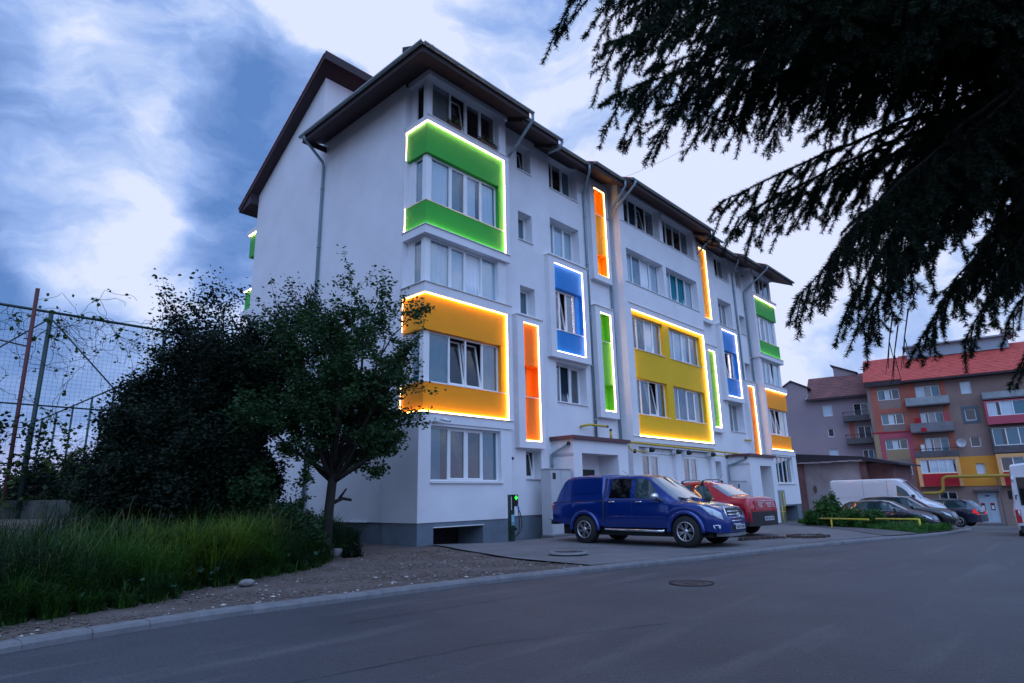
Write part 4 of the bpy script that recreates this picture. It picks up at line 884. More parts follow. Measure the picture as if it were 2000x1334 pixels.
patch(3.2, 3.62, -.2, 4.3, 0, salmon)
mb = MB(rf(0)); wall_holes(mb, rf(-.05), 8.2, 9.62, 7.62, 9.38, [(8.45, 9.35, 7.9, 9.1)], .05); obj('window_surround', MB(), None, RB) if False else None
m2 = MB(); wall_holes(m2, rf(-.05), 8.2, 9.62, 7.62, 9.38, [(8.45, 9.35, 7.9, 9.1)], .05); obj('window_surround', m2, mat('slate_blue_render', (.09, .13, .16), .8), RB)
# orange first storey
m2 = MB(); wall_holes(m2, rf(-.06), 7.25, 10.2, 1.4, 4.32, [(8.5, 9.22, 2.57, 3.6)], .06); obj('painted_panel', m2, orangeR, RB)
def boxbay(u0, u1, z0, z1, wz0, wz1, dep, fm, lowm, n, cur, wu0=None, wu1=None):
    wu0 = wu0 if wu0 is not None else u0+.3; wu1 = wu1 if wu1 is not None else u1-.3
    mb = MB(); wall_holes(mb, rf(-dep), u0, u1, z0, z1, [(wu0, wu1, wz0, wz1)], .15)
    q = MB(rf(-dep)); q.quad((u0, 0, z0), (u0, -dep, z0), (u0, -dep, z1), (u0, 0, z1)); q.quad((u1, 0, z0), (u1, -dep, z0), (u1, -dep, z1), (u1, 0, z1)); q.quad((u0, 0, z0), (u1, 0, z0), (u1, -dep, z0), (u0, -dep, z0)); q.quad((u0, 0, z1), (u1, 0, z1), (u1, -dep, z1), (u0, -dep, z1))
    b0 = len(mb.v); mb.v += q.v; mb.f += [tuple(i+b0 for i in f) for f in q.f]; mb.sm += q.sm
    o = obj('balcony_bay', mb, fm, RB)
    if lowm: mb = MB(rf(-dep)); mb.box(wu0+.02, wu1-.02, .002, .03, z0+.02, wz0-.06); obj('painted_panel', mb, lowm, o)
    rw(RB, wu0, wu1, wz0, wz1, -dep+.1, n, cur); return o
boxbay(3.52, 7.22, 1.44, 4.38, 2.75, 4.14, .9, peach, redR, 4, 'ssss', 3.85, 6.92)
boxbay(10.2, 14.5, 1.38, 4.40, 2.72, 4.06, .9, peach, redR, 4, 'dtss', 10.5, 14.2)
boxbay(10.15, 14.5, 4.5, 7.0, 5.2, 6.9, .9, darkb, None, 4, 'ttts', 10.3, 14.4)
boxbay(10.1, 14.5, 7.3, 9.65, 8.1, 9.55, .9, pink, None, 4, 'ssts', 10.3, 14.4)
def balcony(u0, u1, z0, z1, dep, m, solid=True, parent=None, off=0, nbars=0, name='balcony'):
    mb = MB(rf(off-dep)); mb.box(u0, u1, -dep-.0, 0, z0, z0+.14)
    o = obj(name, mb, darkb, parent or RB)
    mb = MB(rf(off-dep))
    if solid:
        mb.box(u0, u1, -.08, .0, z0+.141, z1); mb.box(u0, u0+.08, -dep, -.081, z0+.141, z1); mb.box(u1-.08, u1, -dep, -.081, z0+.141, z1); obj('parapet', mb, m, o)
    else:
        mb.box(u0, u1, -.03, .0, z0+.141, z0+.62); obj('parapet', mb, m, o)
        mb = MB(rf(off-dep)); mb.box(u0, u1, -.04, .01, z1-.06, z1); mb.box(u0, u0+.05, -dep, -.041, z1-.06, z1); obj('handrail', mb, blackm, o)
        mb = MB(rf(off-dep)); k = int((u1-u0)/.3)
        for i in range(k+1): uu = u0+.02+(u1-u0-.05)*i/k; mb.box(uu, uu+.02, -.03, -.01, z0+.62, z1-.06)
        q = obj('baluster', mb, blackm, o); q['kind'] = 'stuff'
    return o
b1 = balcony(3.5, 7.35, 9.68, 10.58, 1.0, balc); b2 = balcony(3.55, 7.3, 6.9, 7.9, 1.0, mat('grey_balcony', (.22, .21, .22), .9, cvar=.3, cscale=1.2)); b3 = balcony(3.5, 7.3, 4.38, 5.25, 1.0, darkb, False); balcony(10.1, 14.4, 9.75, 10.5, 1.0, balc)
for u, z, w_, h_, m_ in ((4.1, 7.95, .5, .55, redR), (6.6, 7.9, .35, .95, pink), (4.15, 4.6, .35, 1.1, whitep), (4.45, 7.0, .5, .4, redR)):
    t_ = thing('balcony_clutter', tuple(RO+RU*u+RN*.5+Vector((0, 0, z))), {7.95: 'red cupboard standing at the left end of the middle balcony', 7.9: 'red hanging plant at the right end of the middle balcony', 4.6: 'white folding rack leaning on the lower balcony', 7.0: 'dark red cloth hanging on the middle balcony parapet'}[z], {7.95: 'cupboard', 7.9: 'plant', 4.6: 'drying rack', 7.0: 'cloth'}[z])
    d0 = .4 if z != 7.0 else 1.02; th = .3 if z != 7.0 else .04
    mb = MB(rf(-d0)); mb.box(u, u+w_, -th, 0, z, z+h_); mb.box(u+.03, u+w_-.03, .0, .02, z+.05, z+h_*.45); mb.box(u+.03, u+w_-.03, .0, .02, z+h_*.52, z+h_-.05); obj('body', mb, m_, t_)
# satellite dishes
def dish(p, r, label):
    t_ = thing('satellite_dish', tuple(p), label, 'satellite dish'); fr = (tuple(p), tuple(RU), tuple(RN))
    mb = MB(fr); mb.lathe([(0, .02), (r*.4, .045), (r*.8, .12), (r, .2), (r*1.01, .19), (r*.8, .10), (0, 0)], (0, .12, 0), 'y', 20); obj('reflector', mb, mat('dish_grey', (.5, .5, .52), .5), t_)
    mb = MB(fr); mb.tube([(0, 0, 0), (0, -.3, 0)], .03, 6); obj('bracket', mb, blackm, t_); mb = MB(fr); mb.tube([(0, .3, -r), (0, .6, -.1)], .015, 5); obj('feed_arm', mb, blackm, t_)
dish(RO+RU*7.65+RN*.35+Vector((0, 0, 5.66)), .42, 'round pale satellite dish on the grey wall beside the lower balcony')
# roof
def roofR(parent, u0, u1, z0, z1, off0, off1, m, rows, label=None):
    mb = MB(rf(0)); mb.prism([(u0, -off0, z0-.18), (u0, -off0, z0), (u0, -off1, z1), (u0, -off1, z1-.18)], (u1-u0, 0, 0)); o = obj('roof', mb, soff, parent, label=label)
    mb = MB(rf(0)); k = rows
    for i in range(k):    # overlapping courses
        a, b_ = i/k, (i+1.15)/k; ya, yb = -(off0+(off1-off0)*a), -(off0+(off1-off0)*b_); za, zb = z0+(z1-z0)*a+.07, z0+(z1-z0)*b_+.03
        mb.prism([(u0-.05, ya, za-.05), (u0-.05, ya, za), (u0-.05, yb, zb), (u0-.05, yb, zb-.05)], (u1-u0+.1, 0, 0))
    q = obj('tile_course', mb, m, o); q['kind'] = 'stuff'
    mb = MB(rf(0))
    n = int((u1-u0)/.28)
    for i in range(n):
        uu = u0+(u1-u0)*(i+.5)/n
        for j in range(k):
            a = (j+.0)/k; jj = random.uniform(-.012, .02); y_, z_ = -(off0+(off1-off0)*a), z0+(z1-z0)*a+.075+jj; dy, dz_ = -(off1-off0)/k*.9, (z1-z0)/k*.9
            mb.quad((uu-.12, y_+.02, z_), (uu+.11, y_+.02, z_+jj), (uu+.11, y_+dy, z_+dz_-.02), (uu-.12, y_+dy, z_+dz_-.02))
    q = obj('roof_tile', mb, m, o); q['kind'] = 'stuff'
    return o
roofR(RB, -.1, 3.5, 12.76, 16.0, -.6, 4.4, rtile, 16, 'left part of the red tiled roof')
roofR(RB, 3.5, 18, 12.48, 16.1, -.95, 4.4, rtile, 18, 'right part of the red tiled roof')
mb = MB(rf(3.2)); mb.box(4.3, 13.5, -.2, 0, 15.5, 16.75); mb.box(4.0, 14, -2.5, .5, 16.75, 16.9); obj('roof_dormer', mb, mat('pale_metal_cladding', (.30, .36, .40), .5), RB)
mb = MB(rf(0)); mb.box(-.1, 16, .55, .62, 12.25, 12.62); obj('fascia_board', mb, soff, RB)
# door and steps
mb = MB(rf(.15)); mb.box(8.15, 9.7, -.1, 0, -2.15, .75); d_ = obj('door_frame', mb, mat('pale_blue_door', (.42, .50, .56), .5), RB)
for k in range(2):
    mb = MB(rf(.15)); mb.box(8.19+.755*k, 8.90+.765*k, .002, .03, -2.1, -.0); q = obj('door_leaf', mb, mat('pale_blue_door', (.42, .50, .56), .5), RB)
    mb = MB(rf(.15)); mb.box(8.30+.755*k, 8.62+.765*k, .031, .05, -.95, -.25); obj('notice', mb, blackm, q)
    mb = MB(rf(.15)); mb.box(8.36+.755*k, 8.56+.765*k, .051, .058, -.85, -.5); obj('notice_paper', mb, whitep, q)
    mb = MB(rf(.15)); mb.box(8.30+.755*k, 8.62+.765*k, .051, .058, -.4, -.25); obj('notice_header', mb, redR, q)
mb = MB(rf(.15)); mb.box(8.75, 9.1, .002, .03, .35, .5); obj('number_plate', mb, mat('blue_sign', (.03, .08, .3), .5), RB)
mb = MB(rf(-.6)); mb.box(7.9, 9.95, -.7, 0, -3.2, -2.2); obj('step', mb, concrete, RB)
mb = MB(rf(-.7)); mb.box(7.9, 10.1, -.7, 0, .85, 1.05); obj('canopy', mb, darkb, RB)
# yellow district gas pipe on stilts before it
t_ = thing('gas_pipe', tuple(RO+RN*1.6+RU*5), 'thick yellow gas pipe stepping up across the old block behind the parked cars', 'gas pipe')
mb = MB(rf(-1.6)); mb.tube([(2.6, 0, .78), (4.75, 0, .78), (5.2, 0, .86), (5.42, 0, 1.1), (5.5, 0, 1.9), (5.6, 0, 2.22), (5.9, 0, 2.36), (14, 0, 2.3)], .16, 10); obj('main_pipe', mb, mat('ochre_gas_pipe', (.36, .22, .02), .5), t_)
for u in (3.1, 9.9): mb = MB(rf(-1.6)); mb.box(u-.05, u+.05, -.05, .05, -3.0, .65 if u < 5 else 2.2); obj('post', mb, darkb, t_)
# ---- older purple-grey block behind
P_ = thing('apartment_block', tuple(RO-RN*2.2-RU*4+Vector((0, 0, -2.6))), 'older purple grey apartment block with brown tiled roof left of the bright roof', 'apartment building')
mauve = mat('mauve_render', (.29, .225, .25), .95, col2=(.35, .26, .27), cscale=.35, bump=.4, bscale=10)
ph = [(-4.9, -3.9, 9.7, 11.0), (-4.7, -4.05, 7.3, 8.25), (-4.85, -3.9, 4.6, 5.9), (-1.72, -.2, 9.0, 10.9), (-1.6, -.25, 6.4, 8.3), (-1.45, -.35, 3.6, 5.65)]
wallR(P_, -6.3, 0, G, 12.0, 2.2, mauve, ph)
mb = MB(rf(2.2)); mb.prism([(-6.3, -.02, G), (-6.3, -.02, 13.2), (-8.0, -.02, 14.2), (-12.5, -.02, 11.3), (-12.5, -.02, G)], (0, -6, 0)); obj('wall', mb, mauve, P_, label='blank gable end')
mb = MB(rf(2.2)); mb.prism([(-8.0, .15, 14.2), (-8.0, .15, 14.38), (-12.9, .15, 11.25), (-12.9, .15, 11.07)], (0, -6.4, 0)); mb2 = mb.prism([(-8.0, .15, 14.2), (-8.0, .15, 14.38), (-6.0, .15, 13.3), (-6.0, .15, 13.12)], (0, -6.4, 0)); obj('verge_board', mb, soff, P_)
for (a, b_, c, d), n, cu in zip(ph, (1, 1, 1, 2, 2, 2), ('s', '-', 's', '-b', '--', '-t')): rw(P_, a, b_, c, d, 2.3, n, cu)
roofR(P_, -6.5, 0, 11.75, 14.9, 1.5, 6.2, otile, 14)
for z0 in (8.85, 6.3): balcony(-2.85, -.15, z0, z0+1.05, 1.0, darkb, False, P_, 2.2)
patch(-2.4, -1.9, 6.5, 8.8, 2.2, salmon, parent=P_); patch(-2.9, -.1, 3.4, 6.2, 2.2, ochre, parent=P_) if False else None
mb = MB(rf(6)); mb.prism([(-3.6, 0, 14.5), (-3.6, 0, 16.2), (-1.2, 0, 15.0), (-1.2, 0, 14.5)], (0, -2, 0)); obj('roof_dormer', mb, mauve, P_)
mb = MB(rf(5.8)); mb.prism([(-3.85, 0, 16.25), (-3.85, 0, 16.4), (-1.0, 0, 15.1), (-1.0, 0, 14.95)], (0, -2.3, 0)); obj('dormer_roof', mb, soff, P_)
mb = MB(rf(2.2)); mb.tube([(-6.5, .8, 11.7), (-6.35, .1, 12.2), (-5.6, -4.2, 14.9)], .09, 6); obj('verge_flashing', mb, zinc, P_)
# ---- shed with leaning roof
Sh = thing('shed', (41, 12, -1), 'derelict low shed with stained pale wall and sagging black roof', 'shed')
shw = mat('stained_plaster', (.40, .355, .36), .95, col2=(.25, .19, .19), cscale=.55, bump=.7, bscale=8)
mb = MB(); mb.box(41.0, 46, 10.05, 14.2, -1.2, 3.0); obj('wall', mb, shw, Sh)
brick = mat('dark_brick_wall', (.13, .06, .055), .95, col2=(.22, .11, .11), cscale=1.2, bump=1, bscale=10)
mb = MB(); mb.box(41.3, 46, 8.75, 10.04, -1.4, 2.75); obj('wall', mb, brick, Sh, label='dark brick part of the shed')
for ya_, yb_ in ((13.5, 14.25), (10.0, 10.35)): mb = MB(); mb.box(40.9, 41.02, ya_, yb_, -1.0, 2.85); obj('corner_pillar', mb, brick, Sh)
mb = MB(); mb.prism([(40.6, 14.3, 2.95), (40.6, 14.3, 3.52), (40.6, 10.1, 3.12), (40.6, 10.1, 2.86)], (5.6, 0, 0)); obj('roof', mb, mat('black_roof_felt', (.03, .022, .03), .8), Sh)
mb = MB(); mb.prism([(40.5, 10.08, 2.86), (40.5, 10.08, 3.12), (40.5, 8.2, 2.66), (40.5, 8.2, 2.56)], (5.6, 0, 0)); obj('roof', mb, mat('black_roof_felt', (.03, .022, .03), .8), Sh, label='sagging right part of the roof')
mb = MB()
yy_ = 14.25
while yy_ > 10.2:
    w_ = random.uniform(.25, .7); mb.prism([(40.52, yy_, 2.86+random.uniform(-.04, .03)), (40.52, yy_, 2.94), (40.52, yy_-w_, 2.92), (40.52, yy_-w_, 2.84+random.uniform(-.05, .03))], (.12, 0, 0)); yy_ -= w_+.02
q = obj('eave_lath', mb, shw, Sh); q['kind'] = 'stuff'
Sh.scale = (1.13,)*3; Sh.location = (41*1.13, 12*1.13, 1.2+1.13*(-1-1.2))   # its real distance
patchm = mat('pink_plaster_patch', (.52, .30, .34), .95, cvar=.2, cscale=2); wp = mat('white_plaster_patch', (.50, .48, .50), .95, cvar=.15, cscale=2); bp_ = mat('bare_brown_patch', (.16, .10, .09), .95, cvar=.4, cscale=5)
def blotch(y, z, ry, rz, m_, th=.012):
    n = 18; P = [(40.998, y+ry*math.cos(6.283*i/n)*random.uniform(.75, 1.15), z+rz*math.sin(6.283*i/n)*random.uniform(.75, 1.15)) for i in range(n)]
    mb = MB(); mb.prism(P, (-th, 0, 0)); obj('plaster_patch', mb, m_, Sh)
blotch(12.9, -.05, .55, .5, patchm); blotch(11.9, .05, .5, .55, wp, .016); blotch(12.4, .45, .55, .13, bp_, .02); blotch(13.0, 1.3, .12, .25, bp_, .02); blotch(13.25, -.45, .3, .35, wp, .02)
# low salmon hut glimpsed behind the bushes at left
hut = thing('garden_hut', (9.3, 28.7, 0), 'salmon coloured hut glimpsed between the dark bushes', 'hut')
mb = MB(); mb.box(8.4, 10.2, 27.5, 30, -.2, 3.0); obj('wall', mb, salmon, hut); mb = MB(); mb.box(8.2, 10.4, 27.3, 30.2, 3.0, 3.2); obj('roof', mb, soff, hut)
# overhead wire
t_ = thing('overhead_wire', (30, 20, 19), 'thin wire sagging across the sky above the roof', 'wire')
a, b_ = at(1060, 380, 60), at(1420, 245, 45); P = [a+(b_-a)*i/20-Vector((0, 0, 1.2*math.sin(math.pi*i/20))) for i in range(21)]; obj('wire', MB().tube(P, .012, 4), blackm, t_)
# yellow low rail along the planting bed
ry = mat('yellow_rail_paint', (.62, .50, .03), .5, cvar=.2, cscale=9)
def rail(pts, label, posts, h=.42):
    t_ = thing('low_rail', (*pts[0], gz(*pts[0])), label, 'railing')
    obj('rail', MB().tube([(x, y, gz(x, y)+h) for x, y in pts], .03, 8), ry, t_)
    for x, y in posts: obj('post', MB().tube([(x, y, gz(x, y)-.1), (x, y, gz(x, y)+h+.02)], .035, 8), ry, t_)
rail([(28.6, 9.0), (27.0, 7.7), (25.4, 6.4)], 'low yellow rail with a cross-shaped end half hidden in weeds', [(27.9, 8.4)], .38)
rail([(26.2, 6.35), (25.5, 5.5), (24.9, 4.75)], 'low yellow rail before the black parked car', [(24.9, 4.75)], .40)
# ================================================================ vehicles
def carpaint(name, col, metal=.35, rough=.28):
    return mat(name, col, rough, metal=metal, spec=.5, coat=1.0)
tyre = mat('tyre_rubber', (.012, .012, .013), .75, bump=.3, bscale=60); rimm = mat('alloy_rim', (.55, .56, .58), .28, metal=.9); chrome = mat('chrome', (.75, .76, .78), .12, metal=1)
def oglass(name, inner, base):
    m = glassmat(name, (1, 1, 1), base, .03); t = m.node_tree
    tr = [n for n in t.nodes if n.type == 'BSDF_TRANSPARENT'][0]; mx = [n for n in t.nodes if n.type == 'MIX_SHADER'][0]
    df = t.nodes.new('ShaderNodeBsdfDiffuse'); df.inputs[0].default_value = (*inner, 1); t.links.new(df.outputs[0], mx.inputs[1]); t.nodes.remove(tr)
    for n in t.nodes:
        if n.type == 'BUMP': n.inputs['Strength'].default_value = .03
    return m
cglass = oglass('car_glass', (.02, .045, .05), .12); wglass = oglass('windscreen_glass', (.03, .06, .07), .34); dglass = oglass('dark_car_glass', (.004, .004, .006), .05); trim = mat('black_trim', (.015, .015, .017), .45); under = mat('underbody', (.008, .008, .009), .9)
lampg = mat('headlamp_glass', (.42, .50, .56), .12, spec=.9, coat=1.0); lampi = mat('headlamp_reflector', (.5, .52, .55), .25, metal=.7); tail = mat('tail_lamp', (.42, .01, .012), .15, spec=.7); plate = mat('number_plate', (.42, .43, .46), .4)
tailrefl = emitmat('tail_lamp_reflection', (1, .03, .05), .7)  # emission stands in for light reflected by the unlit red lenses
def interp(keys, x):
    if x <= keys[0][0]: return keys[0][1]
    for (a, va), (b_, vb) in zip(keys[:-1], keys[1:]):
        if x <= b_:
            return va+(vb-va)*(x-a)/(b_-a)
    return keys[-1][1]
class Car:
    """x runs from tail (0) to nose; keys give the bottom edge, shoulder, top, half width and half width of the roof"""
    def __init__(s, L, wheels, wr, low, belt, top, W, Wt, crown=.035, tuck=.94):
        s.L, s.wheels, s.wr, s.k = L, wheels, wr, (low, belt, top, W, Wt); s.crown = crown; s.tuck = tuck
    def sec(s, x):
        low, belt, top, W, Wt = [interp(k, x) for k in s.k]
        for wx in s.wheels:
            r = s.wr*1.17
            if abs(x-wx) < r: low = max(low, s.wr+math.sqrt(r*r-(x-wx)**2)*.98)
        h = belt-low; top = max(top, belt+.015); hh = top-belt; wb = W*.955
        P = [(W*s.tuck, low), (W*.985, low+.12*h), (W, low+.35*h), (W*1.0, low+.62*h), (W*.988, low+.82*h), (W*.968, low+.95*h), (wb, belt)]
        er = min(.09, hh*.45)
        P += [(wb+(Wt-wb)*.05, belt+hh*.03), (wb+(Wt-wb)*.5, belt+(hh-er)*.5), (Wt*1.0, top-er), (Wt*.985, top-er*.5), (Wt*.95, top-er*.18), (Wt*.86, top-er*.02), (Wt*.55, top+s.crown*.65), (Wt*.25, top+s.crown*.94), (0, top+s.crown)]
        return P
    NV = 15
    def pt(s, x, v, side=1, off=0):
        P = s.sec(x); i = min(int(v), 14); t = v-i; a, b_ = P[i], P[min(i+1, 15)]
        p = Vector((x, side*(a[0]+(b_[0]-a[0])*t), a[1]+(b_[1]-a[1])*t))
        if off:
            e = .02; P2 = s.sec(min(s.L, x+e)); P1 = s.sec(max(0, x-e)); f = lambda Q: Vector((0, side*(Q[i][0]+(Q[min(i+1, 15)][0]-Q[i][0])*t), Q[i][1]+(Q[min(i+1, 15)][1]-Q[i][1])*t))
            du = f(P2)-f(P1); du.x = min(s.L, x+e)-max(0, x-e); dv = Vector((0, side*(b_[0]-a[0]), b_[1]-a[1]))
            n = du.cross(dv); n = n*(-1 if side > 0 else 1)
            if n.length > 1e-9: p = p+n.normalized()*off
        return p
    def xs(s):
        X = set([0, s.L]); 
        for k in s.k:
            for a, _ in k: X.add(min(s.L, max(0, a)))
        for w in s.wheels:
            r = s.wr*1.17
            for i in range(13): X.add(w-r*math.cos(math.pi*i/12)*.9999)
            X.add(w-r-.004); X.add(w+r+.004)
        n = int(s.L/.09); X |= set(s.L*i/n for i in range(n+1))
        X = sorted(X); out = [X[0]]
        for x in X[1:]:
            if x-out[-1] > .003: out.append(x)
        return out
    def body(s):
        mb = MB(); X = s.xs(); m = 31; vs = []; fs = []
        for x in X:
            P = s.sec(x); vs += [(x, y, z) for y, z in P]+[(x, -y, z) for y, z in P[:-1][::-1]]
        for i in range(len(X)-1):
            for j in range(m-1): fs.append((i*m+j, (i+1)*m+j, (i+1)*m+j+1, i*m+j+1))
        mb.add(vs, fs, True)
        k = (len(X)-1)*m
        b0 = len(mb.v)
        mb.add([vs[j] for j in range(m)], [tuple(range(m))]); mb.add([vs[k+j] for j in range(m)], [tuple(range(m))[::-1]])
        return mb
    def patch(s, pts, off=.004, side=1, nu=10, nv=6):
        """four corners (x, v) in order: bottom-rear, bottom-front, top-front, top-rear"""
        mb = MB(); vs = []
        for j in range(nv+1):
            for i in range(nu+1):
                u, w = i/nu, j/nv; a, b_, c, d = pts
                x = (a[0]*(1-u)+b_[0]*u)*(1-w)+(d[0]*(1-u)+c[0]*u)*w; v = (a[1]*(1-u)+b_[1]*u)*(1-w)+(d[1]*(1-u)+c[1]*u)*w
                vs.append(tuple(s.pt(x, v, side, off)))
        mb.add(vs, [(j*(nu+1)+i, j*(nu+1)+i+1, (j+1)*(nu+1)+i+1, (j+1)*(nu+1)+i) for j in range(nv) for i in range(nu)], True); return mb
    def across(s, x0, x1, v, off=.005, n=8, x1v=None):
        """glass spanning the car between two stations, from section position v up to the centre and over"""
        mb = MB(); vs = []; V = [v+(15-v)*k/6 for k in range(7)]
        for i in range(n+1):
            x = x0+(x1-x0)*i/n; vs += [tuple(s.pt(x, q, 1, off)) for q in V]+[tuple(s.pt(x, q, -1, off)) for q in V[:-1][::-1]]
        m = 13; mb.add(vs, [(i*m+j, (i+1)*m+j, (i+1)*m+j+1, i*m+j+1) for i in range(n) for j in range(m-1)], True); return mb
    def line(s, pts, w=.007, off=.002, side=1):
        mb = MB(); P = []
        for (x0, v0), (x1, v1) in zip(pts[:-1], pts[1:]):
            k = max(2, int(max(abs(x1-x0)/.08, abs(v1-v0)*2))); P += [(x0+(x1-x0)*i/k, v0+(v1-v0)*i/k) for i in range(k)]
        P.append(pts[-1]); Q = [s.pt(x, v, side, off) for x, v in P]; mb.tube(Q, w, 5, False); return mb
def add_wheel(parent, x, y, r, w, spokes=6, rr=.62, steel=False, double=True):
    o = obj('wheel', MB().lathe([(r*rr, -w/2), (r*.90, -w/2), (r*.975, -w*.38), (r, -w*.22), (r, w*.22), (r*.975, w*.38), (r*.90, w/2), (r*rr, w/2)], (x, y, r), 'y', 36), tyre, parent)
    s = 1 if y > 0 else -1; R0 = r*rr
    mb = MB(); mb.lathe([(R0*1.0, s*w*.50), (R0*1.02, s*w*.52), (R0*.93, s*w*.50), (R0*.90, s*w*.12), (R0*.2, s*w*.05), (0, s*w*.05)], (x, y, r), 'y', 36)
    obj('rim_barrel', mb, trim if not steel else trim, o)
    mb = MB(); mb.lathe([(R0*1.015, s*w*.50), (R0*1.02, s*w*.54), (R0*.93, s*w*.53), (R0*.92, s*w*.40)], (x, y, r), 'y', 36)
    mb.lathe([(R0*.27, s*w*.2), (R0*.26, s*w*.47), (R0*.1, s*w*.5), (0, s*w*.5)], (x, y, r), 'y', 18)
    for k in range(spokes):
        for dd in ((-.13, .13) if double else (0,)):
            a = 2*math.pi*k/spokes+.3; a1 = a+dd*.6; a2 = a+dd*1.35
            p0 = Vector((x+R0*.24*math.cos(a1), y+s*w*.44, r+R0*.24*math.sin(a1))); p1 = Vector((x+R0*.95*math.cos(a2), y+s*w*.49, r+R0*.95*math.sin(a2)))
            t = (p1-p0).normalized(); n = Vector((-t.z, 0, t.x))*R0*(.06 if double else .1); d = Vector((0, s*w*.12, 0))
            mb.add([p0-n-d, p0+n-d, p1+n*.8-d, p1-n*.8-d, p0-n, p0+n, p1+n*.8, p1-n*.8], [(4, 5, 6, 7), (0, 1, 5, 4), (1, 2, 6, 5), (2, 3, 7, 6), (3, 0, 4, 7)])
    obj('rim', mb, rimm, o); return o
def place(t_, nose_dir, pos, sc=1):
    """vehicle built at the origin, tail at x=0; put it on the ground"""
    t_.rotation_euler = (0, 0, math.atan2(nose_dir[1], nose_dir[0])); t_.location = pos; t_.scale = (sc, sc, sc)
def vthing(name, label, cat, group=None):
    t_ = thing(name, (0, 0, 0), label, cat, group); return t_
def underbox(c, parent, wy):
    mb = MB(); z0 = .24; mb.box(.35, c.L-.35, -wy, wy, z0, .62)
    for wx in c.wheels:
        mb.box(wx-c.wr*1.25, wx+c.wr*1.25, -wy, wy, .3, c.wr*2.1)
    obj('underbody', mb, under, parent)
def two(fn): fn(1); fn(-1)
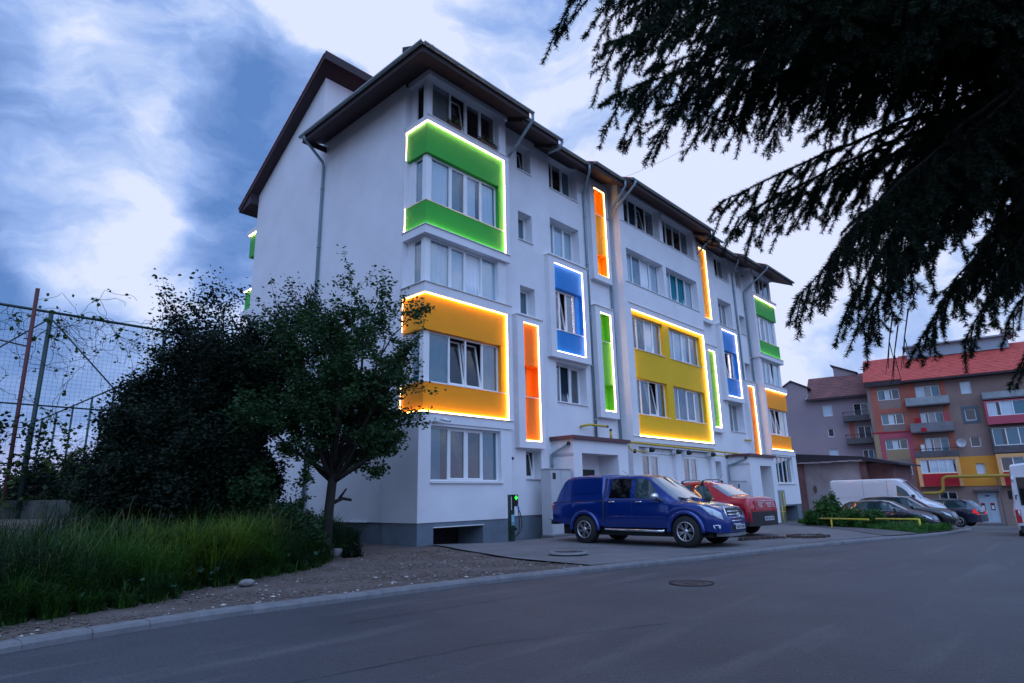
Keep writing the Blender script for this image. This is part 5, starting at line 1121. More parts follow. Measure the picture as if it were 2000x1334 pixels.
# ---------------------------------------------------------------- the blue pickup
def pickup():
    t_ = vthing('pickup_truck', 'dark blue double cab pickup with matching hard canopy parked on the forecourt', 'pickup')
    bl = carpaint('deep_blue_paint', (.002, .028, .20), .35, .20)
    low = [(0, .60), (.12, .58), (.5, .52), (.6, .50), (1.75, .48), (1.9, .46), (3.6, .46), (4.0, .45), (4.75, .40), (5.1, .36), (5.26, .40)]
    belt = [(0, 1.09), (.10, 1.12), (1.84, 1.135), (1.9, 1.14), (3.6, 1.12), (3.95, 1.07), (4.3, 1.05), (4.75, .99), (5.02, .90), (5.16, .80), (5.26, .66)]
    top = [(0, 1.10), (.10, 1.15), (.22, 1.40), (.42, 1.70), (.56, 1.80), (.70, 1.835), (1.2, 1.85), (1.80, 1.84), (1.84, 1.76), (1.88, 1.76), (1.98, 1.80), (2.3, 1.81), (2.9, 1.80), (3.12, 1.775), (3.30, 1.70), (3.72, 1.385), (4.05, 1.135), (4.12, 1.11), (4.5, 1.075), (4.85, 1.01), (5.05, .93), (5.17, .82), (5.26, .68)]
    W = [(0, .80), (.06, .855), (.3, .875), (4.6, .885), (4.85, .86), (5.0, .80), (5.12, .71), (5.22, .58), (5.26, .48)]
    Wt = [(0, .74), (.10, .76), (.6, .70), (1.80, .69), (1.88, .64), (2.0, .64), (3.1, .62), (3.4, .66), (3.95, .74), (4.12, .78), (4.7, .76), (5.0, .66), (5.17, .55), (5.26, .44)]
    c = Car(5.26, [1.22, 4.31], .385, low, belt, top, W, Wt, .03, .97)
    obj('body', c.body(), bl, t_); underbox(c, t_, .72)
    # arch flares
    for wx in c.wheels:
        for s in (1, -1):
            mb = MB(); P = []
            for k in range(15):
                a = math.pi*(-.06+1.12*k/14); R_ = .385*1.2; x = wx-R_*math.cos(a)*1.0; z = .385+R_*math.sin(a); P.append((x, s*.885, max(.36, z)))
            mb.tube(P, .055, 8); obj('wheel_arch', mb, bl, t_)
            mb = MB(); P2 = [(wx+(p[0]-wx)*.96, s*.80, .385+(p[2]-.385)*.95) for p in P]; mb.tube(P2, .05, 6); obj('arch_liner', mb, under, t_)
            add_wheel(t_, wx, s*.785, .385, .27, 6, .60)
    for s in (1, -1):
        sd = s
        # canopy: raised side panel, seam to the bed, gap to the cab
        obj('canopy_panel', c.patch([(.62, 7.7), (1.62, 7.7), (1.56, 9.15), (.78, 9.15)], .012, sd), bl, t_)
        obj('canopy_seam', c.line([(.06, 6.6), (1.84, 6.6)], .012, .002, sd), trim, t_)
        obj('cab_gap', c.line([(1.86, 1.5), (1.86, 12)], .02, .0, sd), trim, t_)
        # windows
        obj('side_window', c.patch([(2.02, 7.2), (2.70, 7.2), (2.70, 9.25), (2.10, 9.25)], .005, sd), dglass, t_)
        obj('side_window', c.patch([(2.84, 7.2), (3.76, 7.2), (3.28, 9.1), (2.84, 9.25)], .005, sd), cglass, t_)
        obj('window_pillar', c.patch([(2.70, 7.2), (2.84, 7.2), (2.84, 9.3), (2.70, 9.3)], .008, sd, 2), bl, t_)
        obj('window_trim', c.line([(1.98, 6.9), (3.80, 6.9)], .008, .005, sd), trim, t_)
        # doors
        obj('door_seam', c.line([(2.0, 6.8), (1.97, 1.2), (2.72, .9), (2.78, 1.5), (2.78, 7.0)], .005, .001, sd), trim, t_)
        obj('door_seam', c.line([(2.78, 1.0), (3.62, .9), (3.76, 3.0), (3.78, 6.6)], .005, .001, sd), trim, t_)
        obj('door_crease', c.line([(2.0, 2.2), (3.75, 2.2)], .012, -.002, sd), bl, t_)
        for hx in (2.06, 2.92):
            p = c.pt(hx+.08, 5.0, sd, .03); mb = MB(); mb.tube([p+Vector((-.10, -s*.02, 0)), p+Vector((-.07, s*.012, .004)), p+Vector((.07, s*.012, .008)), p+Vector((.1, -s*.02, .008))], .016, 8); obj('door_handle', mb, chrome, t_)
        # mirror
        mb = MB(); cx, cy, cz = 3.58, s*1.02, 1.24; n = 14; m_ = 9; vs = []
        for i in range(m_+1):
            ph = math.pi*i/m_
            for j in range(n): th = 2*math.pi*j/n; vs.append((cx+.10*math.sin(ph)*math.cos(th), cy+.13*math.cos(ph), cz+.095*math.sin(ph)*math.sin(th)))
        mb.add(vs, [(i*n+j, i*n+(j+1) % n, (i+1)*n+(j+1) % n, (i+1)*n+j) for i in range(m_) for j in range(n)], True); mo = obj('wing_mirror', mb, chrome, t_)
        mb = MB(); mb.tube([(3.60, s*.80, 1.14), (3.58, s*.98, 1.165)], .03, 8); obj('mirror_arm', mb, trim, mo)
        # side step
        mb = MB(); mb.tube([(1.86, s*.80, .46), (1.94, s*.92, .40), (3.5, s*.94, .385), (3.66, s*.88, .38), (3.74, s*.78, .42)], .032, 10); obj('side_step', mb, chrome, t_)
        # head lamp, sweeping back into the wing
        obj('headlamp_bowl', c.patch([(4.98, 3.9), (5.14, 3.6), (5.10, 6.5), (4.66, 6.15)], .003, sd, 8, 6), lampi, t_)
        h_ = obj('headlight', c.patch([(4.95, 3.7), (5.18, 3.4), (5.13, 6.7), (4.58, 6.35)], .018, sd, 10, 8), lampg, t_)
        mb = MB(); p = c.pt(4.99, 5.0, sd, -.02); mb.lathe([(0, .03), (.045, .05), (.05, .0), (0, -.01)], tuple(p), 'y', 14); obj('lamp_lens', mb, chrome, h_)
        # fog lamp surround
        p = c.pt(5.13, 1.6, sd, .012); mb = MB(); mb.tube([p+Vector((-.14, s*.10, .05)), p+Vector((-.02, s*.0, .05)), p+Vector((.04, -s*.12, .0)), p+Vector((-.04, -s*.02, -.04)), p+Vector((-.12, s*.07, -.03)), p+Vector((-.14, s*.10, .05))], .012, 6); obj('fog_lamp_surround', mb, chrome, t_)
        mb = MB(); q = p+Vector((-.02, 0, .0)); mb.lathe([(0, .02), (.035, .015), (.04, -.02)], tuple(q), 'x', 14); obj('fog_lamp', mb, lampg, t_)
        # tail lamp
        obj('tail_light', c.patch([(.005, 3.2), (.14, 3.2), (.12, 6.0), (.01, 6.0)], .012, sd, 4), tail, t_); obj('tail_light', c.patch([(.005, 4.3), (.13, 4.3), (.125, 4.8), (.01, 4.8)], .016, sd, 3, 2), lampi, t_)
    obj('windscreen', c.across(3.30, 4.03, 10.6, .006), wglass, t_)
    for y in (.55, -.1): mb = MB(); mb.tube([(4.06, y-.1, 1.165), (4.0, y-.45, 1.21)], .012, 5); obj('wiper', mb, trim, t_)
    # bonnet scoop and edges
    mb = MB(); mb.prism([(4.20, -.20, 1.10), (4.20, .20, 1.10), (4.5, .22, 1.085), (4.5, -.22, 1.085)], (0, 0, .001)); 
    sc = MB(); sc.add([(4.16, -.17, 1.14), (4.16, .17, 1.14), (4.50, .21, 1.10), (4.50, -.21, 1.10), (4.22, -.15, 1.165), (4.22, .15, 1.165), (4.52, .18, 1.165), (4.52, -.18, 1.165)], [(4, 5, 6, 7), (0, 1, 5, 4), (1, 2, 6, 5), (3, 0, 4, 7)], False); obj('bonnet_scoop', sc, bl, t_)
    mb = MB(); mb.quad((4.50, -.19, 1.105), (4.50, .19, 1.105), (4.515, .165, 1.158), (4.515, -.165, 1.158)); obj('scoop_intake', mb, trim, t_)
    # nose
    gr = MB(); gr.prism([(5.20, -.36, .56), (5.20, .36, .56), (5.165, .44, .80), (5.12, .42, .925), (5.12, -.42, .925), (5.165, -.44, .80)], (.055, 0, 0)); g_ = obj('grille', gr, trim, t_)
    for k in range(4):
        z = .625+.075*k; mb = MB(); hw = .36+.02*k; mb.tube([(5.24-.012*k, -hw, z), (5.285-.012*k, 0, z), (5.24-.012*k, hw, z)], .014, 6); obj('grille_bar', mb, chrome, g_)
    mb = MB(); mb.tube([(5.22, -.37, .545), (5.27, 0, .54), (5.22, .37, .545), (5.19, .47, .80), (5.12, .43, .935), (5.14, 0, .965), (5.12, -.43, .935), (5.19, -.47, .80), (5.22, -.37, .545)], .022, 8); obj('grille_surround', mb, chrome, g_)
    mb = MB()
    for (ry_, rz_) in ((.085, .058), (.035, .056)): mb.tube([(5.30, ry_*math.cos(6.283*k/20), .765+rz_*math.sin(6.283*k/20)) for k in range(21)], .009, 6)
    mb.tube([(5.30, .06*math.cos(6.283*k/20), .79+.02*math.sin(6.283*k/20)) for k in range(21)], .008, 6); obj('badge', mb, chrome, g_)
    mb = MB(); mb.prism([(5.10, -.74, .36), (5.10, .74, .36), (5.26, .45, .36), (5.30, 0, .36), (5.26, -.45, .36)], (0, 0, .165)); obj('bumper', mb, bl, t_)
    mb = MB(); mb.prism([(5.12, -.42, .40), (5.12, .42, .40), (5.285, .34, .40), (5.315, 0, .40), (5.285, -.34, .40)], (0, 0, .10)); obj('bumper_intake', mb, trim, t_)
    mb = MB(); mb.prism([(5.0, -.66, .27), (5.0, .66, .27), (5.25, .44, .27), (5.31, 0, .27), (5.25, -.44, .27)], (0, 0, .075)); obj('skid_plate', mb, mat('grey_plastic', (.14, .15, .16), .5), t_)
    mb = MB(); mb.box(5.318, 5.33, -.26, .26, .43, .54); obj('number_plate', mb, plate, t_)
    mb = MB()
    for k, yy_ in enumerate((-.2, -.14, -.06, 0, .09, .15, .2)): mb.box(5.331, 5.333, yy_-.018, yy_+.018, .455, .515) if k % 3 else mb.box(5.331, 5.333, yy_-.007, yy_+.018, .455, .515)
    q = obj('plate_characters', mb, trim, t_); q['kind'] = 'stuff'
    mb = MB(); mb.box(-.12, .05, -.72, .72, .50, .62); obj('rear_bumper', mb, trim, t_)
    mb = MB(); mb.box(-.13, .02, -.80, .80, .625, .655); obj('rear_step', mb, chrome, t_)
    mb = MB(); mb.tube([(1.95, .45, 1.83), (1.72, .45, 1.98)], .006, 5); obj('aerial', mb, trim, t_)
    for s in (1, -1): mb = MB(); mb.box(.70, .73, s*.66, s*.88, .26, .6) if s > 0 else mb.box(.70, .73, -.88, -.66, .26, .6); obj('mud_flap', mb, trim, t_)
    return t_
pk = pickup()
# ---------------------------------------------------------------- generic cars
def car(kind, label, paint, cat='car', lit=False, glassm=None, group=None):  # lit gives the tail lamps their painted reflection
    G_ = glassm or cglass
    t_ = vthing('parked_car', label, cat, group)
    if kind == 'saloon':
        low = [(0, .36), (.3, .24), (.6, .22), (3.6, .22), (3.9, .20), (4.25, .30)]
        belt = [(0, .74), (.05, .93), (.7, .96), (3.0, .95), (3.45, .88), (3.9, .78), (4.15, .66), (4.25, .50)]
        top = [(0, .76), (.05, 1.00), (.12, 1.035), (.55, 1.05), (.66, 1.08), (1.25, 1.42), (1.45, 1.49), (1.9, 1.525), (2.45, 1.49), (2.65, 1.42), (3.28, 1.04), (3.4, 1.0), (3.9, .88), (4.12, .75), (4.25, .52)]
        W = [(0, .76), (.1, .83), (.4, .865), (3.7, .87), (3.95, .80), (4.15, .66), (4.25, .50)]; Wt = [(0, .70), (.12, .72), (.6, .70), (1.3, .58), (2.5, .57), (3.3, .72), (3.9, .66), (4.25, .45)]
        c = Car(4.25, [.88, 3.50], .305, low, belt, top, W, Wt); wins = [[(1.05, 7.3), (1.78, 7.3), (1.78, 9.2), (1.42, 9.1)], [(1.88, 7.3), (2.98, 7.3), (2.62, 9.0), (1.88, 9.2)]]; ws = (2.66, 3.24); rw_ = (.68, 1.22)
    elif kind == 'wagon':
        low = [(0, .38), (.3, .24), (3.9, .22), (4.4, .30)]
        belt = [(0, .80), (.06, .94), (.6, .97), (3.1, .93), (3.6, .86), (4.05, .76), (4.3, .62), (4.4, .48)]
        top = [(0, .82), (.06, 1.0), (.25, 1.22), (.42, 1.38), (.62, 1.43), (1.5, 1.48), (2.2, 1.46), (2.5, 1.41), (3.3, 1.00), (3.45, .96), (4.0, .85), (4.28, .70), (4.4, .50)]
        W = [(0, .74), (.1, .82), (.4, .87), (3.8, .875), (4.1, .80), (4.3, .66), (4.4, .50)]; Wt = [(0, .68), (.3, .62), (.6, .60), (2.4, .58), (3.35, .72), (4.0, .66), (4.4, .44)]
        c = Car(4.4, [.85, 3.52], .315, low, belt, top, W, Wt); wins = [[(.42, 7.5), (.95, 7.4), (.95, 9.1), (.62, 9.0)], [(1.02, 7.3), (1.80, 7.3), (1.80, 9.2), (1.02, 9.15)], [(1.9, 7.3), (2.98, 7.3), (2.55, 8.95), (1.9, 9.2)]]; ws = (2.52, 3.26); rw_ = (.10, .40)
    else:   # tall off-roader
        low = [(0, .45), (.3, .34), (4.0, .32), (4.5, .38)]
        belt = [(0, .9), (.06, 1.06), (.6, 1.10), (3.1, 1.06), (3.6, 1.0), (4.1, .92), (4.35, .8), (4.5, .62)]
        top = [(0, .92), (.06, 1.1), (.2, 1.38), (.34, 1.58), (.6, 1.65), (1.5, 1.70), (2.4, 1.67), (2.6, 1.62), (3.3, 1.14), (3.45, 1.11), (4.1, 1.02), (4.38, .88), (4.5, .64)]
        W = [(0, .78), (.1, .86), (.4, .90), (3.8, .905), (4.15, .84), (4.35, .72), (4.5, .55)]; Wt = [(0, .72), (.3, .68), (.6, .66), (2.5, .64), (3.35, .76), (4.1, .72), (4.5, .5)]
        c = Car(4.5, [.88, 3.62], .35, low, belt, top, W, Wt); wins = [[(.36, 7.5), (.98, 7.4), (.98, 9.1), (.56, 9.0)], [(1.06, 7.3), (1.88, 7.3), (1.88, 9.2), (1.06, 9.15)], [(1.98, 7.3), (3.0, 7.3), (2.62, 8.95), (1.98, 9.2)]]; ws = (2.64, 3.28); rw_ = (.10, .33)
    L = c.L
    obj('body', c.body(), paint, t_); underbox(c, t_, .62)
    hb = c.sec(L)[6][1]
    for s in (1, -1):
        for wx in c.wheels: add_wheel(t_, wx, s*(.87-.115), c.wr, .2, 5, .64, double=(kind != 'saloon'))
        for w_ in wins: obj('side_window', c.patch(w_, .005, s), G_, t_)
        obj('window_trim', c.line([(wins[0][0][0]-.05, 7.15), (wins[-1][1][0]+.04, 7.15)], .009, .004, s), chrome if kind == 'wagon' else trim, t_)
        xm = wins[-1][0][0]-.05; obj('door_seam', c.line([(xm, 1.0), (xm, 7.0)], .005, .001, s), trim, t_)
        obj('door_seam', c.line([(wins[-1][1][0]-.12, 1.0), (wins[-1][1][0]+.0, 6.8)], .005, .001, s), trim, t_)
        obj('sill_trim', c.patch([(1.3, .0), (L-1.35, .0), (L-1.35, 1.0), (1.3, 1.0)], .008, s), trim, t_)
        for hx in (xm-.22, wins[-1][0][0]+.12): p = c.pt(hx, 5.2, s, .02); mb = MB(); mb.tube([p+Vector((-.09, 0, 0)), p+Vector((.09, 0, .006))], .014, 6); obj('door_handle', mb, paint if kind != 'wagon' else chrome, t_)
        p = c.pt(wins[-1][1][0]-.22, 7.3, s, .10); mb = MB(); n, m_ = 12, 7; vs = []
        for i in range(m_+1):
            ph = math.pi*i/m_
            for j in range(n): th = 6.283*j/n; vs.append((p.x+.07*math.sin(ph)*math.cos(th), p.y+.11*math.cos(ph), p.z+.02+.07*math.sin(ph)*math.sin(th)))
        mb.add(vs, [(i*n+j, i*n+(j+1) % n, (i+1)*n+(j+1) % n, (i+1)*n+j) for i in range(m_) for j in range(n)], True); obj('wing_mirror', mb, paint, t_)
        obj('headlight', c.patch([(L-.30, 4.2), (L-.10, 3.8), (L-.12, 6.3), (L-.52, 6.2)], .010, s, 8, 5), lampg, t_); obj('headlamp_bowl', c.patch([(L-.28, 4.3), (L-.12, 4.0), (L-.14, 6.2), (L-.48, 6.1)], .003, s, 6, 4), lampi, t_)
        obj('tail_light', c.patch([(.002, 3.4), (.17, 3.4), (.12, 6.2), (.02, 6.2)], .010, s, 5, 4), tailrefl if lit else tail, t_)
        # rear face part of the lamp
        y0, z0, z1 = .50, c.sec(.0)[3][1], c.sec(.0)[6][1]
        mb = MB(); a, b_ = sorted((s*.52, s*.70)); mb.box(-.012, .0-.001, a, b_, z0-.02, z1-.02); obj('tail_light', mb, tailrefl if lit else tail, t_)
    obj('windscreen', c.across(ws[0], ws[1], 10.6, .006), wglass, t_); obj('rear_window', c.across(rw_[0], rw_[1], 11, .006), wglass if kind == 'saloon' else G_, t_)
    nz = c.sec(L)[6][1]
    mb = MB(); mb.box(L-.03, L+.03, -.44, .44, nz-.16, nz-.02); obj('grille', mb, trim, t_); mb = MB(); mb.tube([(L+.02, -.45, nz-.02), (L+.05, 0, nz-.01), (L+.02, .45, nz-.02)], .012, 6); obj('grille_bar', mb, chrome, t_)
    mb = MB(); mb.prism([(L-.28, -.76, .26), (L-.28, .76, .26), (L-.04, .5, .26), (L+.05, 0, .26), (L-.04, -.5, .26)], (0, 0, .14)); obj('bumper', mb, trim if kind == 'off' else paint, t_)
    bm = trim if kind in ('saloon', 'off') else paint; zb = .66 if kind != 'off' else .72
    mb = MB(); mb.prism([(.30, -.86, .28), (.30, .86, .28), (.05, .80, .28), (-.10, .55, .28), (-.12, 0, .28), (-.10, -.55, .28), (.05, -.80, .28)], (0, 0, zb-.28)); obj('rear_bumper', mb, bm, t_)
    mb = MB(); zz = .42 if kind == 'saloon' else .80; mb.box(-.138 if kind == 'saloon' else -.03, -.122 if kind == 'saloon' else -.001, -.26, .26, zz, zz+.11); obj('number_plate', mb, plate, t_)
    if kind in ('wagon', 'off'):
        for s in (1, -1):
            P = [c.pt(x, 11, s, .035 if 0 < i < 7 else .0) for i, x in enumerate([.55+.24*k for k in range(8)])]; obj('roof_rail', MB().tube(P, .012, 6), chrome if kind == 'off' else trim, t_)
    if kind == 'saloon':
        # thin roof bars
        for x in (1.55, 2.25):
            mb = MB(); za = c.sec(x)[9][1]+.03; mb.tube([(x, -.60, za), (x, -.56, za+.11), (x, -.3, za+.15), (x, .3, za+.15), (x, .56, za+.11), (x, .60, za)], .012, 6); b1_ = obj('roof_bar', mb, trim, t_)
            for s in (1, -1): mb = MB(); mb.prism([(x-.05, s*.60, za-.02), (x+.05, s*.60, za-.02), (x+.02, s*.56, za+.12), (x-.02, s*.56, za+.12)], (0, -s*.04, 0)); obj('bar_foot', mb, trim, b1_)
        # boot lid with its lines of small white print
        mb = MB(); mb.prism([(-.012, -.50, .70), (-.012, .50, .70), (.02, .50, .97), (.02, -.50, .97)], (-.006, 0, 0)); bl_ = obj('boot_lid', mb, paint, t_)
        mb = MB()
        for k, (ya, yb, z) in enumerate(((-.42, .42, .95), (.08, .38, .90), (.12, .38, .865), (.14, .36, .83), (.10, .3, .79), (-.40, -.12, .90), (-.38, -.05, .865), (-.36, -.14, .83), (-.40, -.16, .79))):
            y = ya
            while y < yb: w_ = random.uniform(.012, .045); mb.box(-.030-(0), -.0265, y, min(yb, y+w_), z-.007, z+.007); y += w_+.010
        q = obj('small_print', mb, whitep, t_); q['kind'] = 'stuff'
        mb = MB(); mb.tube([(-.03, .035*math.cos(6.283*k/14), .92+.03*math.sin(6.283*k/14)) for k in range(15)], .006, 5); obj('badge', mb, chrome, t_)
        mb = MB()
        for yy_ in (-.2, -.14, -.05, .02, .1, .16, .21): mb.box(-.141, -.1385, yy_-.015, yy_+.015, .445, .505)
        q = obj('plate_characters', mb, trim, t_); q['kind'] = 'stuff'
        mb = MB(); mb.tube([(1.3, .15, 1.50), (1.1, .15, 1.72)], .005, 5); obj('aerial', mb, trim, t_)
    return t_
red = carpaint('red_paint', (.40, .0, .016), .1, .26); blk = carpaint('black_blue_paint', (.006, .009, .018), .3, .25); blk2 = carpaint('black_paint', (.008, .008, .010), .3, .25); nav = carpaint('navy_paint', (.012, .02, .045), .35, .3); org = carpaint('orange_car_paint', (.5, .12, .02), .2, .35)
rc = car('saloon', 'red saloon with roof bars, black bumper and white print on its boot', red)
# ---------------------------------------------------------------- vans
def van(label, L=5.6, H=2.45, paint=None, windows_rear=False):
    t_ = vthing('parked_van', label, 'van'); paint = paint or carpaint('white_van_paint', (.62, .63, .66), .05, .35)
    low = [(0, .42), (.2, .34), (L-.6, .30), (L, .36)]
    belt = [(0, 1.18), (L-2.0, 1.20), (L-1.0, 1.12), (L-.35, .98), (L-.08, .80), (L, .60)]
    top = [(0, H-.06), (.08, H), (L-2.3, H), (L-2.0, H-.02), (L-1.75, H-.14), (L-1.2, 1.72), (L-.92, 1.32), (L-.8, 1.24), (L-.3, 1.06), (L-.08, .86), (L, .62)]
    W = [(0, .92), (.1, .97), (L-1, .98), (L-.4, .90), (L-.12, .72), (L, .55)]; Wt = [(0, .84), (.2, .86), (L-2.2, .86), (L-1.2, .74), (L-.85, .82), (L-.3, .74), (L, .48)]
    c = Car(L, [1.0, L-.95], .345, low, belt, top, W, Wt, .04, .97); obj('body', c.body(), paint, t_); underbox(c, t_, .7)
    for s in (1, -1):
        for wx in c.wheels: add_wheel(t_, wx, s*.86, .345, .2, 5, .62, double=False)
        obj('side_window', c.patch([(L-2.05, 6.9), (L-1.05, 6.9), (L-1.55, 8.35), (L-2.02, 8.55)], .006, s), cglass, t_)
        obj('side_panel', c.patch([(.25, 7.4), (1.75, 7.4), (1.75, 8.8), (.35, 8.8)], .012, s), paint, t_); obj('side_panel', c.patch([(1.9, 7.4), (3.0, 7.4), (3.0, 8.8), (1.9, 8.8)], .012, s), paint, t_)
        for x in (1.82, 3.1): obj('door_seam', c.line([(x, .8), (x, 9.3)], .008, .001, s), trim, t_)
        obj('side_moulding', c.patch([(1.4, 1.5), (L-1.4, 1.5), (L-1.4, 2.2), (1.4, 2.2)], .012, s), trim, t_)
        obj('headlight', c.patch([(L-.42, 4.4), (L-.14, 4.2), (L-.16, 6.4), (L-.62, 6.2)], .012, s, 8, 5), lampg, t_)
        mb = MB(); a, b_ = sorted((s*.90, s*1.14)); mb.box(L-1.28, L-1.16, a, b_, 1.25, 1.55); obj('wing_mirror', mb, trim, t_)
        mb = MB(); a, b_ = sorted((s*.80, s*.93)); mb.box(-.02, .03, a, b_, .62, 1.0); obj('tail_light', mb, tail, t_)
        for z in (.9, 1.9): mb = MB(); mb.tube([(-.03, s*.84, z-.08), (-.03, s*.84, z+.08)], .025, 6); obj('door_hinge', mb, paint, t_)
    obj('windscreen', c.across(L-1.72, L-.93, 10.4, .007), wglass, t_)
    mb = MB(); mb.box(L-.03, L+.03, -.4, .4, .46, .60); obj('grille', mb, trim, t_)
    mb = MB(); mb.prism([(L-.3, -.86, .27), (L-.3, .86, .27), (L-.02, .5, .27), (L+.05, 0, .27), (L-.02, -.5, .27)], (0, 0, .18)); obj('bumper', mb, trim, t_)
    mb = MB(); mb.box(-.10, .06, -.88, .88, .34, .54); obj('rear_bumper', mb, trim, t_)
    mb = MB(); mb.box(-.006, -.001, -.008, .008, .6, H-.2); obj('door_seam', mb, trim, t_)
    if windows_rear:
        for s in (1, -1):
            a, b_ = sorted((s*.08, s*.72)); mb = MB(); mb.box(-.022, -.002, a, b_, 1.15, 1.92); w_ = obj('rear_window', mb, dglass, t_)
            mb = MB()
            for z in (1.13, 1.92): mb.box(-.02, -.003, a-.03, b_+.03, z, z+.03)
            mb.box(-.02, -.003, a-.03, a-.001, 1.161, 1.919); mb.box(-.02, -.003, b_+.001, b_+.03, 1.161, 1.919); obj('window_seal', mb, trim, w_)
            mb = MB(); mb.tube([(-.02, s*.80, 1.42), (-.07, s*.84, 1.42), (-.07, s*.84, 1.30)], .018, 6); obj('hinge_strap', mb, trim, t_)
    return t_
def gset(t_, near, d, s_=1.0, dz=0):
    """near = world (x,y) of the tail centre"""
    place(t_, d, (near[0], near[1], gz(*near)+dz), s_)
place(pk, (math.cos(-1.5684), math.sin(-1.5684)), (14.67, 11.47, -.02), .948)
place(rc, (.10, .995), (18.15, 7.2, .02), 1.0)
c1 = car('wagon', 'black estate car parked nearest the yellow rail, its front towards the road', blk); gset(c1, (36.9, 10.5), (-.03, -1), .97, -.12)
c2 = car('off', 'black off-road car half hidden between the black estate and white van', blk2); gset(c2, (39.3, 10.3), (-.03, -1), 1.0, -.1)
v1 = van('white high-roofed panel van parked facing the road beyond the black cars'); gset(v1, (42.6, 12.3), (-.05, -1), 1.0)
c3 = car('wagon', 'dark navy estate with bright red tail lights, its rear towards the road', nav, lit=True); gset(c3, (46.2, 5.6), (.16, 1), 1.08, .1)
c4 = car('off', 'orange car just showing its roof behind the white van', org); gset(c4, (52, 12.4), (-.1, -1), 1.0, .35)
v2 = van('white van cut off by the right edge, seen from behind on the road', 5.2, 2.35, windows_rear=True); place(v2, (1, .06), (24.6, 1.22, -.46), 1.0)
# ================================================================ vegetation
def leafmat(name, c1, c2, tr=.25):
    if name in MATS: return MATS[name]
    m = mat(name, c1, .65, spec=.3, col2=c2, cscale=2.2); b = m.node_tree.nodes['Principled BSDF']; b.inputs['Subsurface Weight'].default_value = 0
    t = m.node_tree; tl = t.nodes.new('ShaderNodeBsdfTranslucent'); mx = t.nodes.new('ShaderNodeMixShader'); o = t.nodes['Material Output']
    tl.inputs[0].default_value = (c1[0]*1.1, c1[1]*1.4, c1[2]*.6, 1); mx.inputs[0].default_value = tr
    t.links.new(b.outputs[0], mx.inputs[1]); t.links.new(tl.outputs[0], mx.inputs[2]); t.links.new(mx.outputs[0], o.inputs[0]); return m
def leaves_mesh(name, C, size, m, droop=.3, aspect=.6):
    """C: (n,3) centres; one folded rhombus (two triangles) per leaf, turned every way"""
    n = len(C); d = RNG.normal(size=(n, 3)); d[:, 2] = np.abs(d[:, 2])*.6-droop; d /= np.linalg.norm(d, axis=1)[:, None]
    r = RNG.normal(size=(n, 3)); s = np.cross(d, r); s /= np.linalg.norm(s, axis=1)[:, None]; up = np.cross(s, d)
    L = (size*RNG.uniform(.6, 1.3, n))[:, None]
    V = np.stack([C-d*L, C+s*L*aspect+up*L*.15, C+d*L, C-s*L*aspect+up*L*.15], 1).reshape(-1, 3)
    i = np.arange(n)[:, None]*4; Fc = np.concatenate([i+np.array([[0, 1, 2]]), i+np.array([[0, 2, 3]])], 0)
    return npmesh(name, V, Fc, [m], False)
def grow(base, h, spread, n1, seed, trunk_r=.12, fork=.25, lean=(0, 0), twist=.5, n2=7, n3=5, up=.55, low=0.0):
    """returns a trunk tube, limb tubes and the twig points where leaves sit"""
    rg = random.Random(seed); T = MB(); Lm = MB(); tips = []
    b = Vector(base); top = b+Vector((lean[0], lean[1], h*fork))
    pts = [b-Vector((0, 0, .2)), b+Vector((.02, .0, .08)), b+(top-b)*.45+Vector((rg.gauss(0, .03), rg.gauss(0, .03), 0)), top]
    T.tube(pts, [trunk_r*1.5, trunk_r*1.15, trunk_r*.95, trunk_r*.9], 10)
    for k in range(n1):
        a = 2*math.pi*k/n1+rg.uniform(-.4, .4); el = rg.uniform(up*.45, 1.35) if k else 1.4
        ln = (h*(1-fork))*(.55+.45*math.sin(el))*rg.uniform(.75, 1.0); ln = min(ln, spread/max(.15, math.cos(el))*1.0)
        d = Vector((math.cos(a)*math.cos(el), math.sin(a)*math.cos(el), math.sin(el)))
        st = top-Vector((0, 0, rg.uniform(0, h*low))) if k else top
        P = [st]; 
        for i in range(1, 7):
            P.append(P[-1]+(d+Vector((rg.gauss(0, .14), rg.gauss(0, .14), .06*i*twist))).normalized()*ln/6)
        Lm.tube(P, [trunk_r*.55*(1-i/7.5) for i in range(7)], 6)
        for j in range(n2):
            q = rg.uniform(.25, 1.0); ii = min(5, int(q*6)); p0 = P[ii].lerp(P[ii+1], q*6-ii)
            dd = (d*.5+Vector((rg.gauss(0, .7), rg.gauss(0, .7), rg.gauss(.25, .45)))).normalized(); l2 = ln*rg.uniform(.22, .42)
            Q = [p0]; 
            for i in range(4): Q.append(Q[-1]+(dd+Vector((rg.gauss(0, .15), rg.gauss(0, .15), .06))).normalized()*l2/4)
            Lm.tube(Q, [trunk_r*.16*(1-i/5.5) for i in range(5)], 4, False)
            for m_ in range(n3):
                q2 = rg.uniform(.15, 1); i2 = min(3, int(q2*4)); p1 = Q[i2].lerp(Q[i2+1], q2*4-i2)
                d3 = (dd*.6+Vector((rg.gauss(0, .6), rg.gauss(0, .6), rg.gauss(.3, .4)))).normalized(); l3 = l2*rg.uniform(.3, .65)
                p2 = p1+d3*l3; Lm.tube([p1, p1.lerp(p2, .5)+Vector((0, 0, .02)), p2], [.008, .006, .003], 3, False)
                for w in range(9): tips.append(tuple(p1.lerp(p2, .1+.95*w/8)))
            tips += [tuple(Q[4]), tuple(Q[3])]
    return T, Lm, np.array(tips)
